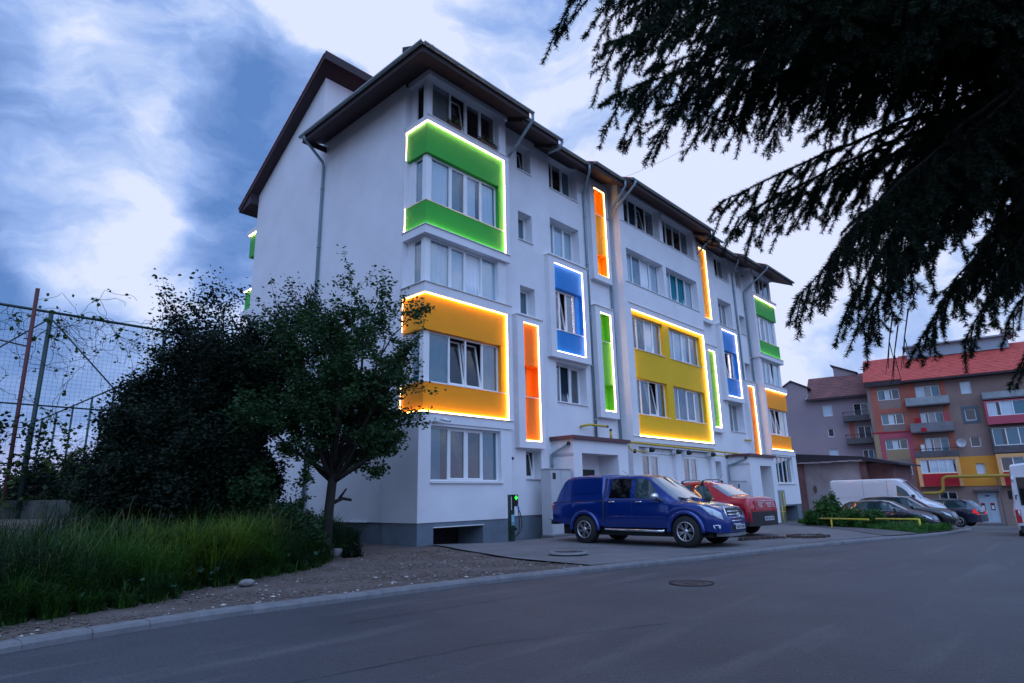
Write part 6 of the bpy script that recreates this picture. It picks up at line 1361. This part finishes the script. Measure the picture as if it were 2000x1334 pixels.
def tree(name, label, cat, base, h, spread, n1, seed, lm, leaf=.05, per=5, clump=.09, **k):
    t_ = thing(name, base, label, cat); T, Lm, tips = grow(base, h, spread, n1, seed, **k)
    obj('trunk', T, bark, t_); obj('limbs', Lm, bark, t_)
    C = np.repeat(tips, per, axis=0)+RNG.normal(size=(len(tips)*per, 3))*clump
    me = leaves_mesh('crown', C-np.array(base), leaf, lm); o = bpy.data.objects.new('crown', me); COL.objects.link(o); o.parent = t_; return t_, tips
lf1 = leafmat('orchard_leaf', (.012, .044, .014), (.028, .068, .018)); lf2 = leafmat('dark_bush_leaf', (.004, .012, .006), (.008, .022, .009)); lf3 = leafmat('vine_leaf', (.03, .07, .015), (.06, .09, .02)); lf4 = leafmat('weed_leaf', (.03, .10, .02), (.05, .13, .03))
# the young fruit tree in front of the side wall
tb = (7.75, 13.0, gz(7.75, 13.0))
tree('fruit_tree', 'small leafy fruit tree with forked dark trunk before the white side wall', 'tree', tb, 5.9, 1.9, 16, 5, lf1, leaf=.046, per=5, clump=.065, trunk_r=.115, fork=.32, lean=(.12, .0), n2=10, n3=6, up=.16, low=.05, twist=1.3)
t_ = [o for o in bpy.data.objects if o.name == 'fruit_tree'][0]
mb = MB(); p = Vector((7.87, 13.0, tb[2]+1.15)); mb.tube([p, p+Vector((.22, -.08, .10)), p+Vector((.40, -.18, .06))], [.05, .04, .03], 7); mb.tube([p+Vector((.15, -.05, .1)), p+Vector((.3, -.1, .32))], [.035, .02], 6); obj('sawn_branch', mb, bark, t_)
# the dark mass of shrubs and trees behind
def shrub(name, label, pxy, depth, zb, h, spread, seed, lm=lf2, leaf=.046, per=7, n1=13, n2=12, n3=6, clump=.12, cat='tree', fork=.12, **k):
    p = at(pxy[0], pxy[1], depth); base = (p.x, p.y, zb); return tree(name, label, cat, base, h, spread, n1, seed, lm, leaf=leaf, per=per, clump=clump, trunk_r=.11, fork=fork, n2=n2, n3=n3, low=.08, **k)
shrub('dark_tree', 'tall dark leafy tree left of the building corner, behind the fruit tree', (375, 1000), 14.5, .9, 5.2, 1.45, 21, twist=.9, up=.15, n1=19, n2=13, per=8)
shrub('dark_tree', 'broad dark tree at the right side of the shrub mass, touching the fruit tree', (448, 1000), 15.5, .8, 4.8, .95, 22, twist=1.2, up=.15, n1=15, n2=14, per=8)
shrub('dark_tree', 'dark leafy tree at the left side of the shrub mass beside the fence', (290, 1000), 15.0, .9, 4.4, .95, 23, twist=1.2, up=.15, n1=15, n2=14, per=8)
shrub('dark_bush', 'low dark bush at the foot of the fence, left of the tall dark tree', (245, 1000), 14.5, .9, 2.2, .75, 24, cat='bush', up=.1, n1=12, n2=11)
shrub('dark_bush', 'low dark bush below the tall dark tree', (320, 1020), 13.2, .7, 2.5, 1.2, 25, cat='bush', up=.02, n1=16, n2=13, per=7)
shrub('dark_bush', 'low dark bush right of the others, half before the white side wall', (405, 1020), 13.6, .6, 1.9, .8, 26, cat='bush', up=.02, n1=14, n2=12, per=6)
shrub('dark_bush', 'dark creeper-covered bush at the far left under the fence', (60, 1000), 15.5, 1.0, 1.0, 1.0, 27, cat='bush', up=.02, n1=9, n2=7)
shrub('dark_bush', 'dark bush behind the fence post at the left', (150, 990), 19.0, .8, 1.9, 1.1, 29, cat='bush', up=.05, n1=9, n2=7)
shrub('weed_shrub', 'airy sapling with pointed leaves at the foot of the side wall', (500, 985), 13.5, .5, 1.7, .8, 28, lm=lf1, cat='bush', up=.3, n1=9, n2=7, n3=4, leaf=.05, per=3, clump=.06)
shrub('weed_shrub', 'loose tall weeds between the dark bushes and the fruit tree', (588, 1040), 12.6, .1, 1.0, .5, 36, lm=lf1, cat='bush', up=.5, n1=9, n2=6, n3=3, leaf=.035, per=3, clump=.05)
shrub('weed_shrub', 'tall thin weed beside the downpipe on the side wall', (556, 1040), 13.0, .1, 1.35, .35, 31, lm=lf1, cat='bush', up=.8, n1=7, n2=5, n3=3, leaf=.03, per=3, clump=.04)
shrub('weed_shrub', 'small leafy weed growing at the plinth of the side wall', (690, 1058), 13.8, -.05, .26, .3, 32, lm=lf2, cat='bush', up=.1, n1=9, n2=5, n3=3, leaf=.04, per=3, clump=.05)
# weeds of the bed at the right
def bedp(px, py, d, dz=0): p = at(px, py, d); return p
for px, py, d, h, sp, sd, lab in ((1622, 1025, 27.5, 1.15, .5, 41, 'leafy elder sapling standing in the weeds before the shed'), (1665, 1030, 26.0, .7, .7, 42, 'spreading green weed bush behind the yellow rail'), (1712, 1034, 24.5, .62, .7, 43, 'green weed bush before the tail of the black estate'), (1590, 1020, 29.0, .6, .8, 44, 'low weed clump at the foot of the shed wall'), (1795, 1045, 22.5, .3, .5, 45, 'low weed clump at the right end of the yellow rail')):
    p = at(px, py, d); g0 = gz(p.x, p.y); tree('weed_bush', lab, 'bush', (p.x, p.y, g0), h, sp, 11, sd, lf4, leaf=.05, per=3, clump=.08, trunk_r=.03, fork=.08, n2=7, n3=4, up=.15)
# ---------------------------------------------------------------- grass
def blades(name, P, Hh, m, w=.006, bend=1.0):
    """P (n,3) roots, Hh heights: three-step ribbons"""
    n = len(P); a = RNG.uniform(0, 2*np.pi, n); d = np.stack([np.cos(a), np.sin(a), np.zeros(n)], 1); s = np.stack([-np.sin(a), np.cos(a), np.zeros(n)], 1)
    b = (RNG.uniform(.1, 1, n)*bend)[:, None]; H_ = Hh[:, None]; z = np.array([[0, 0, 1.]]); ww = (RNG.uniform(.6, 1.4, n)*w)[:, None]
    p1 = P+z*H_*.5+d*H_*b*.22; p2 = P+z*H_*.85+d*H_*b*.65; p3 = P+z*H_*(1-.25*b)+d*H_*b*1.15
    V = np.stack([P-s*ww, P+s*ww, p1-s*ww, p1+s*ww, p2-s*ww*.7, p2+s*ww*.7, p3], 1).reshape(-1, 3); i = np.arange(n)[:, None]*7
    Fc = np.concatenate([i+np.array([[q]]).reshape(1, 3) if False else i+np.array([q]) for q in ((0, 1, 3), (0, 3, 2), (2, 3, 5), (2, 5, 4), (4, 5, 6))], 0)
    me = npmesh(name, V, Fc, [m]); o = bpy.data.objects.new(name, me); COL.objects.link(o); o['kind'] = 'stuff'; return o
GE = [(-20, 8.9), (-3, 8.75), (1.45, 8.75), (2.2, 8.9), (3.2, 9.2), (3.7, 9.95), (4.4, 10.1), (4.9, 10.5), (5.7, 10.75), (6.6, 11.3), (7.3, 12.2), (7.9, 13.1), (9.3, 14.7), (10.6, 16.0)]
def gedge(x):
    for (a, va), (b_, vb) in zip(GE[:-1], GE[1:]):
        if a <= x <= b_: return va+(vb-va)*(x-a)/(b_-a)
    return 99
def grass(n, name, m, hfn, x0, x1, depth, w, sel=None, bend=1.0):
    P = []; Hh = []
    while len(P) < n:
        x = random.uniform(x0, x1); e = gedge(x); y = e+random.random()**1.4*depth+random.gauss(0, .08)
        if x > 10.75: continue
        h = hfn(x, y-e)
        if h <= 0: continue
        cx_, cy_ = round(x*2.6)/2.6, round(y*2.6)/2.6; hc = .45+.9*abs(math.sin(cx_*12.9898+cy_*78.233)); x += (cx_-x)*.35; y += (cy_-y)*.35
        P.append((x, y, gz(x, y)-.03)); Hh.append(h*hc*random.uniform(.5, 1.2))
    return blades(name, np.array(P), np.array(Hh), m, w, bend)
nz_ = lambda x, y: .5+.5*math.sin(x*2.3+math.sin(y*1.7)*1.5)*math.cos(y*1.9+x*.7)
g1 = leafmat('dark_grass', (.006, .028, .006), (.011, .042, .008), .3); g2 = leafmat('fresh_grass', (.022, .080, .007), (.042, .11, .011), .3); g3 = leafmat('dry_grass', (.15, .13, .05), (.09, .11, .03), .2); g4 = leafmat('yellow_lit_grass', (.07, .14, .008), (.12, .15, .015), .3)
grass(74000, 'tall_grass', g1, lambda x, q: (.44+.42*nz_(x, q))*min(1, .4+q*1.1), -2.5, 8.5, 5.5, .0048)
grass(16000, 'tall_grass', g2, lambda x, q: (.45+.4*nz_(x+1, q))*min(1, .5+q) if nz_(x*1.3+2, q*1.2) > .5 else 0, 1.5, 7.6, 3.0, .0042)
grass(9000, 'lit_grass', g4, lambda x, q: (.5+.35*nz_(x, q)) if (abs((x-4.4)/1.5)**2+abs((q-1.1)/1.0)**2) < 1 else 0, 2.4, 6.6, 2.4, .004, 1.0)  # patch of yellow light put into the blade colour
grass(1600, 'seed_grass', g3, lambda x, q: .75+.35*nz_(x, q) if q > .4 else 0, .5, 7.6, 4.0, .0025, .7)
grass(14000, 'tall_grass', g1, lambda x, q: .35+.3*nz_(x, q), 7.5, 10.6, 6, .006)
grass(9000, 'low_weeds', g2, lambda x, q: .10+.08*nz_(x, q) , 1, 9, .5, .007)
# broad weed leaves at the grass edge
C = []
for i in range(160):
    x = random.uniform(.6, 7.2); y = gedge(x)+random.uniform(-.12, .5); C.append((x, y, gz(x, y)+random.uniform(.03, .3)))
me = leaves_mesh('broadleaf_weeds', np.array(C), .05, leafmat('burdock_leaf', (.02, .06, .03), (.03, .09, .045)), .0, .75); o = bpy.data.objects.new('broadleaf_weeds', me); COL.objects.link(o); o['kind'] = 'stuff'
# bed grass at the right
P = []; Hh = []
from mathutils.geometry import intersect_point_quad_2d
def in_bed(x, y):
    poly = [(22.6, ky(22.6)+.35), (26.7, 6.3), (31.2, 9.3), (34.5, 12.0), (38.0, 13.0), (38, 11.5), (33.5, 8.5), (30.5, 5.8), (28.6, ky(28.6)+.35)]
    c = False; j = len(poly)-1
    for i in range(len(poly)):
        a, b_ = poly[i], poly[j]
        if (a[1] > y) != (b_[1] > y) and x < (b_[0]-a[0])*(y-a[1])/(b_[1]-a[1])+a[0]: c = not c
        j = i
    return c
while len(P) < 26000:
    x, y = random.uniform(22, 38), random.uniform(4, 13.2)
    if in_bed(x, y): P.append((x, y, gz(x, y)+.01)); Hh.append(random.uniform(.06, .26)*(.4+nz_(x, y)))
blades('bed_grass', np.array(P), np.array(Hh), leafmat('bed_grass_blade', (.03, .11, .02), (.05, .15, .03), .3), .012)
# concrete blocks / low wall at the left, and a pale stone in the grass
lw_ = thing('low_wall', (3.4, 16.6, .6), 'low weathered concrete wall behind the grass at the far left', 'wall')
pa, pb = at(-60, 978, 14.5), at(140, 976, 14.5); mb = MB(); n_ = Vector((pb.y-pa.y, -(pb.x-pa.x), 0)).normalized()*-.3
mb.prism([tuple(pa-Vector((0, 0, 1.0))), tuple(pb-Vector((0, 0, 1.0))), tuple(pb), tuple(pa)], tuple(n_)); obj('wall', mb, mat('mossy_concrete', (.10, .10, .10), .95, col2=(.04, .05, .035), cscale=2, bump=1, bscale=15), lw_)
for px, py, d, r, lab in ((15, 1045, 11, .14, 'pale rock lying in the grass at the far left edge'), (482, 1130, 9.2, .09, 'rounded grey stone at the right edge of the grass'), (655, 1052, 14, .2, 'pale stone at the foot of the side wall right of the fruit tree')):
    p = at(px, py, d); t_ = thing('stone', (p.x, p.y, gz(p.x, p.y)), lab, 'stone')
    mb = MB(); vs = []; n, m_ = 12, 8
    for i in range(m_+1):
        for j in range(n):
            ph = math.pi*i/m_; th = 6.283*j/n; q = r*(1+.18*math.sin(3*th+i)+.1*math.cos(5*th)); vs.append((p.x+q*math.sin(ph)*math.cos(th)*1.3, p.y+q*math.sin(ph)*math.sin(th), (p.z if px < 20 else gz(p.x, p.y)+.05)+r*.6*math.cos(ph)))
    mb.add(vs, [(i*n+j, i*n+(j+1) % n, (i+1)*n+(j+1) % n, (i+1)*n+j) for i in range(m_) for j in range(n)], True); obj('rock', mb, mat('stone_grey', (.24, .23, .23), .9, cvar=.4, cscale=8, bump=1, bscale=25), t_)
# ---------------------------------------------------------------- ball court fence with creepers
fn = thing('court_fence', (3.1, 18.6, 0), 'tall green ball court fence of posts and rails overgrown with creeper', 'fence')
gs = mat('green_fence_paint', (.02, .05, .045), .5); rs = mat('rusty_red_post', (.10, .025, .025), .7)
def fpost(x, y, z1, r=.05, m_=gs, z0=.2): obj('post', MB().tube([(x, y, z0), (x, y, z1)], r, 8), m_, fn)
ZT = 5.95
for x in (-2.2, .4, 3.05, 5.7): fpost(x, 18.6, ZT+.05)
obj('rail', MB().tube([(-3, 18.6, ZT), (6.6, 18.6, ZT)], .035, 6), gs, fn)
for z in (3.6, 2.2, 1.2): obj('rail', MB().tube([(-3, 18.6, z), (6.6, 18.6, z)], .022, 6), gs, fn)
obj('brace', MB().tube([(3.1, 18.6, ZT-.2), (5.6, 18.6, 3.2)], .02, 6), gs, fn); obj('brace', MB().tube([(3.0, 18.6, ZT-.2), (.5, 18.6, 3.2)], .02, 6), gs, fn)
for k in range(9): fpost(7.2, 19.2+3.2*k, ZT-.05, .045)
obj('rail', MB().tube([(7.2, 18.7, ZT-.1), (7.2, 47, ZT-.1)], .035, 6), gs, fn)
for z in (3.6, 1.6): obj('rail', MB().tube([(7.2, 18.7, z), (7.2, 47, z)], .02, 6), gs, fn)
for x in range(-22, 8, 4): fpost(x, 47, ZT-.1, .045)
for z in (ZT-.1, 3.6, 1.8): obj('rail', MB().tube([(-26, 47, z), (7.2, 47, z)], .03, 6), gs, fn)
# wire netting
mb = MB()
for i in range(96): x = -3+i*.1; mb.tube([(x, 18.62, .6), (x, 18.62, ZT)], .0022, 3, False)
for i in range(53): z = .6+i*.1; mb.tube([(-3, 18.625, z), (6.6, 18.625, z)], .0022, 3, False)
o = obj('wire_netting', mb, gs, fn); o['kind'] = 'stuff'
t_ = thing('leaning_pole', (2.3, 17.2, 0), 'rusty dark red pole standing in front of the green fence at the far left', 'pole'); a = at(74, 563, 15.0); b_ = at(6, 985, 14.6); obj('pole', MB().tube([b_-Vector((0, 0, .4)), b_, a], .045, 8), rs, t_)
obj('cross_bar', MB().tube([at(-40, 655, 14.9), at(52, 676, 14.95)], .02, 6), rs, t_)
# creepers
cv = thing('creeper', (2.5, 18.5, .5), 'tangled climbing creeper with sparse leaves hanging on the court fence', 'creeper'); mb = MB(); LP = []
rg = random.Random(3)
for i in range(150):
    x = rg.uniform(-1.5, 6.3) if i < 120 else rg.uniform(2.9, 4.4); z = rg.uniform(.8, ZT+.1)**1.0; p = Vector((x, 18.55+rg.uniform(-.15, .1), z if i % 3 else ZT)); d = Vector((rg.uniform(-1, 1), rg.uniform(-.15, .15), rg.uniform(-1, .6) if i % 3 else rg.uniform(-1, .1))).normalized(); P = [p]
    for k in range(14):
        d = (d+Vector((rg.gauss(0, .45), rg.gauss(0, .07), rg.gauss(-.06, .45)))).normalized(); P.append(P[-1]+d*.12)
    mb.tube(P, .006, 3, False)
    for q in P[::2]:
        if rg.random() < (.30 if q.z > 3.4 else .9):
            for _ in range(4 if q.z < 3.4 else 2): LP.append((q.x+rg.gauss(0, .06), q.y+rg.gauss(0, .05), q.z+rg.gauss(0, .06)))
q = obj('stem', mb, bark, cv); q['kind'] = 'stuff'
me = leaves_mesh('leaves', np.array(LP)-np.array(cv.location), .06, lf3, .1, .8); o = bpy.data.objects.new('leaves', me); COL.objects.link(o); o.parent = cv; o['kind'] = 'stuff'
# leafy mass of creeper low on the fence
LP = []
for i in range(5200):
    x = random.uniform(-2.5, 7); z = .8+2.6*random.random()**1.7; 
    if random.random() < .5+.5*math.sin(x*3+z*2): LP.append((x, 18.4+random.gauss(0, .2), z))
me = leaves_mesh('low_foliage', np.array(LP)-np.array(cv.location), .06, lf2, .1, .7); o = bpy.data.objects.new('low_foliage', me); COL.objects.link(o); o.parent = cv; o['kind'] = 'stuff'
# distant tree line beyond the court, hiding the horizon
def farwood(name, pts, h, m, n, kind='stuff'):
    C = []
    for i in range(n):
        k = random.randrange(len(pts)-1); t = random.random(); x = pts[k][0]+(pts[k+1][0]-pts[k][0])*t; y = pts[k][1]+(pts[k+1][1]-pts[k][1])*t
        hh = h*(.6+.4*abs(math.sin(x*.13+y*.07)*math.cos(x*.05))); C.append((x+random.gauss(0, 2), y+random.gauss(0, 2), gz(x, y)+hh*random.random()**.8-1))
    me = leaves_mesh(name, np.array(C), .55, m, .1, .8); o = bpy.data.objects.new(name, me); COL.objects.link(o); o['kind'] = kind
farwood('far_trees', [(-60, 120), (-20, 130), (20, 125), (45, 110)], 5.5, lf2, 9000)
# ================================================================ the big spruce whose boughs hang over the road
needle = leafmat('spruce_needle', (.004, .012, .005), (.009, .026, .008), .2); tipn = leafmat('fresh_needle', (.035, .10, .02), (.05, .12, .025), .3)
sp = thing('spruce_tree', (5.3, -1.5, 0), 'big dark spruce whose needled boughs hang over the top right', 'tree')
T0 = Vector((5.3, -1.5, 0))
obj('trunk', MB().tube([T0+Vector((0, 0, -.3)), T0+Vector((0, 0, .3)), T0+Vector((0, 0, 4)), T0+Vector((.05, 0, 9)), T0+Vector((.05, 0, 14))], [.34, .27, .21, .13, .03], 14), bark, sp)
def needles(segs, nl=.017, per_m=900, w=.0011):
    """segs: list of (a, b) twig pieces; needles all round, pointing forward"""
    A = np.array([s[0] for s in segs]); B_ = np.array([s[1] for s in segs]); L = np.linalg.norm(B_-A, axis=1)
    cnt = np.maximum(2, (L*per_m).astype(int)); idx = np.repeat(np.arange(len(A)), cnt); n = len(idx); t = RNG.random(n)[:, None]
    P = A[idx]*(1-t)+B_[idx]*t; d = (B_-A)[idx]/L[idx][:, None]
    r = RNG.normal(size=(n, 3)); r[:, 2] *= .7; r -= d*(r*d).sum(1)[:, None]; r /= np.linalg.norm(r, axis=1)[:, None]
    nd = r*.8+d*RNG.uniform(.35, .8, n)[:, None]; nd /= np.linalg.norm(nd, axis=1)[:, None]
    s = np.cross(nd, RNG.normal(size=(n, 3))); s /= np.linalg.norm(s, axis=1)[:, None]; l = (nl*RNG.uniform(.7, 1.15, n))[:, None]
    return np.stack([P-s*w, P+s*w, P+nd*l+s*w*.25, P+nd*l-s*w*.25], 1).reshape(-1, 3), n
BW = MB()
def bough(tip, rise, length_scale=1.0, dens=1.0, seed=0, hang=.35, start=.22, wide=1.0, per_m=900, w=.0011, nl=.017, sub=1.0):
    rg = random.Random(seed); tip = Vector(tip); z0 = tip.z+rise; st = Vector((T0.x, T0.y, z0)); P = []
    n = 26
    c1 = st+(Vector((tip.x, tip.y, st.z))-st)*.5+Vector((rg.gauss(0, .12), rg.gauss(0, .12), .10*rise)); 
    for i in range(n+1):
        t = i/n; P.append(st*(1-t)**2+c1*2*t*(1-t)+tip*t*t+Vector((rg.gauss(0, .008), rg.gauss(0, .008), rg.gauss(0, .008))))
    Ln = sum((P[i+1]-P[i]).length for i in range(n))
    mb = MB(); mb.tube(P, [.032*(1-i/n*.93) for i in range(n+1)], 6); 
    segs = []
    k = int(Ln*15*dens)
    for i in range(k):
        t = start+(1-start)*(i+rg.random())/k; ii = min(n-1, int(t*n)); p = P[ii].lerp(P[ii+1], t*n-ii); d = (P[ii+1]-P[ii]).normalized()
        side = d.cross(Vector((0, 0, 1))).normalized()*(1 if i % 2 else -1)
        l = Ln*.27*wide*(.30+.9*(1-t)**.8)*rg.uniform(.6, 1.15); l = min(l, .85)
        dd = (d*rg.uniform(.55, 1.0)+side*rg.uniform(.5, 1.0)+Vector((0, 0, -hang*rg.uniform(.4, 1.8)))).normalized()
        Q = [p]; m = max(3, int(l/.07))
        for j in range(m): dd = (dd+Vector((rg.gauss(0, .05), rg.gauss(0, .05), -.05*hang/.35))).normalized(); Q.append(Q[-1]+dd*l/m)
        mb.tube(Q, [.006*(1-j/m*.8) for j in range(m+1)], 3, False)
        for j in range(m): segs.append((tuple(Q[j]), tuple(Q[j+1])))
        # finer side shoots
        ns = int(l*16*sub)
        for j in range(ns):
            q = rg.uniform(.1, .95); jj = min(m-1, int(q*m)); p1 = Q[jj].lerp(Q[jj+1], q*m-jj); d1 = (Q[jj+1]-Q[jj]).normalized(); sd = d1.cross(Vector((rg.gauss(0, .3), rg.gauss(0, .3), 1))).normalized()*(1 if j % 2 else -1)
            l2 = l*rg.uniform(.18, .42)*(1.15-q*.7); d2 = (d1*.9+sd*.75+Vector((0, 0, -.25*hang/.35))).normalized(); p2 = p1+d2*l2; segs.append((tuple(p1), tuple(p2)))
            if l2 > .12 and rg.random() < .7: d3 = (d2+sd*.5).normalized(); a = p1.lerp(p2, .4); segs.append((tuple(a), tuple(a+d3*l2*.45)))
    for j in range(int(n*.72), n): segs.append((tuple(P[j]), tuple(P[j+1])))
    o = obj('bough', mb, bark, sp)
    V, cnt = needles(segs, nl, per_m, w); V = V-np.array(T0); me = npmesh('needles', V, np.arange(cnt*4).reshape(-1, 4), [needle]); q = bpy.data.objects.new('needles', me); COL.objects.link(q); q.parent = o; q['kind'] = 'stuff'
    return cnt
tot = 0
near = [  # px, py, depth of the tip; rise of its foot on the trunk
 (1112, 70, 3.2, .55), (1150, 15, 3.5, .6), (1178, 160, 3.1, .7), (1200, 262, 3.2, .8), (1275, 215, 3.6, .8), (1300, 285, 3.3, .8), (1400, 250, 3.7, .8), (1385, 300, 3.5, .9),
 (1490, 255, 3.9, .9), (1240, 90, 3.9, .6), (1350, 120, 3.9, .6), (1408, 428, 4.1, .55), (1440, 465, 4.0, .6), (1520, 440, 4.0, .6), (1600, 330, 4.2, .7), (1500, 90, 4.2, .4), (1600, 150, 4.3, .5), (1680, 280, 4.0, .6),
 (1557, 640, 3.3, 1.0), (1620, 560, 3.6, .9), (1655, 655, 3.2, 1.1), (1680, 690, 3.3, 1.1), (1730, 560, 3.5, .9), (1760, 470, 3.6, .7), (1790, 730, 3.6, 1.0), (1850, 640, 3.8, .8), (1880, 720, 3.5, 1.0), (1930, 600, 3.6, .8), (1985, 770, 3.4, .9), (1960, 700, 4.2, .8), (1820, 540, 4.2, .7)]
for i, (px, py, d, r_) in enumerate(near):
    low = py > 500; py -= 75 if py < 350 else (35 if not low else 55); tot += bough(at(px, py, d), r_*(1.7 if low else 1.15), seed=100+i, hang=.75 if low else .50, dens=.85 if not low else .8, start=.3 if not low else .62, wide=.8 if low else .95, per_m=1150, w=.0019, nl=.024, sub=.7)
back = [(1720, -20, 3.9, .2), (1860, 60, 3.8, .2), (1960, 140, 3.7, .2), (1790, 200, 4.0, .2), (1880, 300, 4.2, .3), (1960, 420, 4.3, .3), (1840, 440, 5.0, .3), (1620, 20, 4.0, .2), (1520, -20, 4.0, .2), (1940, 560, 5.0, .3), (1860, 560, 5.4, .4), (1330, -40, 4.6, .3), (1450, 20, 4.8, .3), (1560, 60, 5.0, .3), (1650, 200, 4.9, .4), (1700, 330, 4.8, .4), (1780, 420, 4.9, .4), (1850, 330, 4.6, .3), (1900, 480, 4.7, .4), (1740, 120, 4.6, .3), (1880, 140, 4.3, .2), (1960, 300, 4.3, .2), (1620, -60, 4.4, .2), (1800, -40, 4.2, .2), (1950, 0, 4.0, .2), (1240, -60, 4.2, .3), (1980, 520, 4.2, .3), (1820, 240, 5.2, .3), (1560, 200, 5.2, .4), (1680, 420, 5.4, .4), (1900, 60, 5.2, .2), (1480, -90, 4.6, .2), (1700, 30, 5.3, .2)]
for i, (px, py, d, r_) in enumerate(back):
    tot += bough(at(px, py, d), r_, seed=300+i, hang=.5, dens=1.15, start=.12, wide=1.25, per_m=760, w=.0030, nl=.026)
# bare hanging twigs
for k, (px, py, d) in enumerate(((1735, 720, 3.3), (1745, 745, 3.3), (1765, 712, 3.3))):
    a = at(px+9, py-110, d); b_ = at(px, py, d); m_ = a.lerp(b_, .5)+Vector((.015, .01, 0)); mb = MB(); mb.tube([a, m_, b_], [.004, .003, .0015], 5); mb.tube([m_, m_+Vector((.03, .03, -.10)), m_+Vector((.035, .05, -.17))], [.0025, .002, .001], 4); mb.tube([m_, m_+Vector((-.03, -.01, -.08)), m_+Vector((-.045, -.02, -.15))], [.0025, .002, .001], 4); obj('bare_twig', mb, bark, sp)
print('needles', tot)
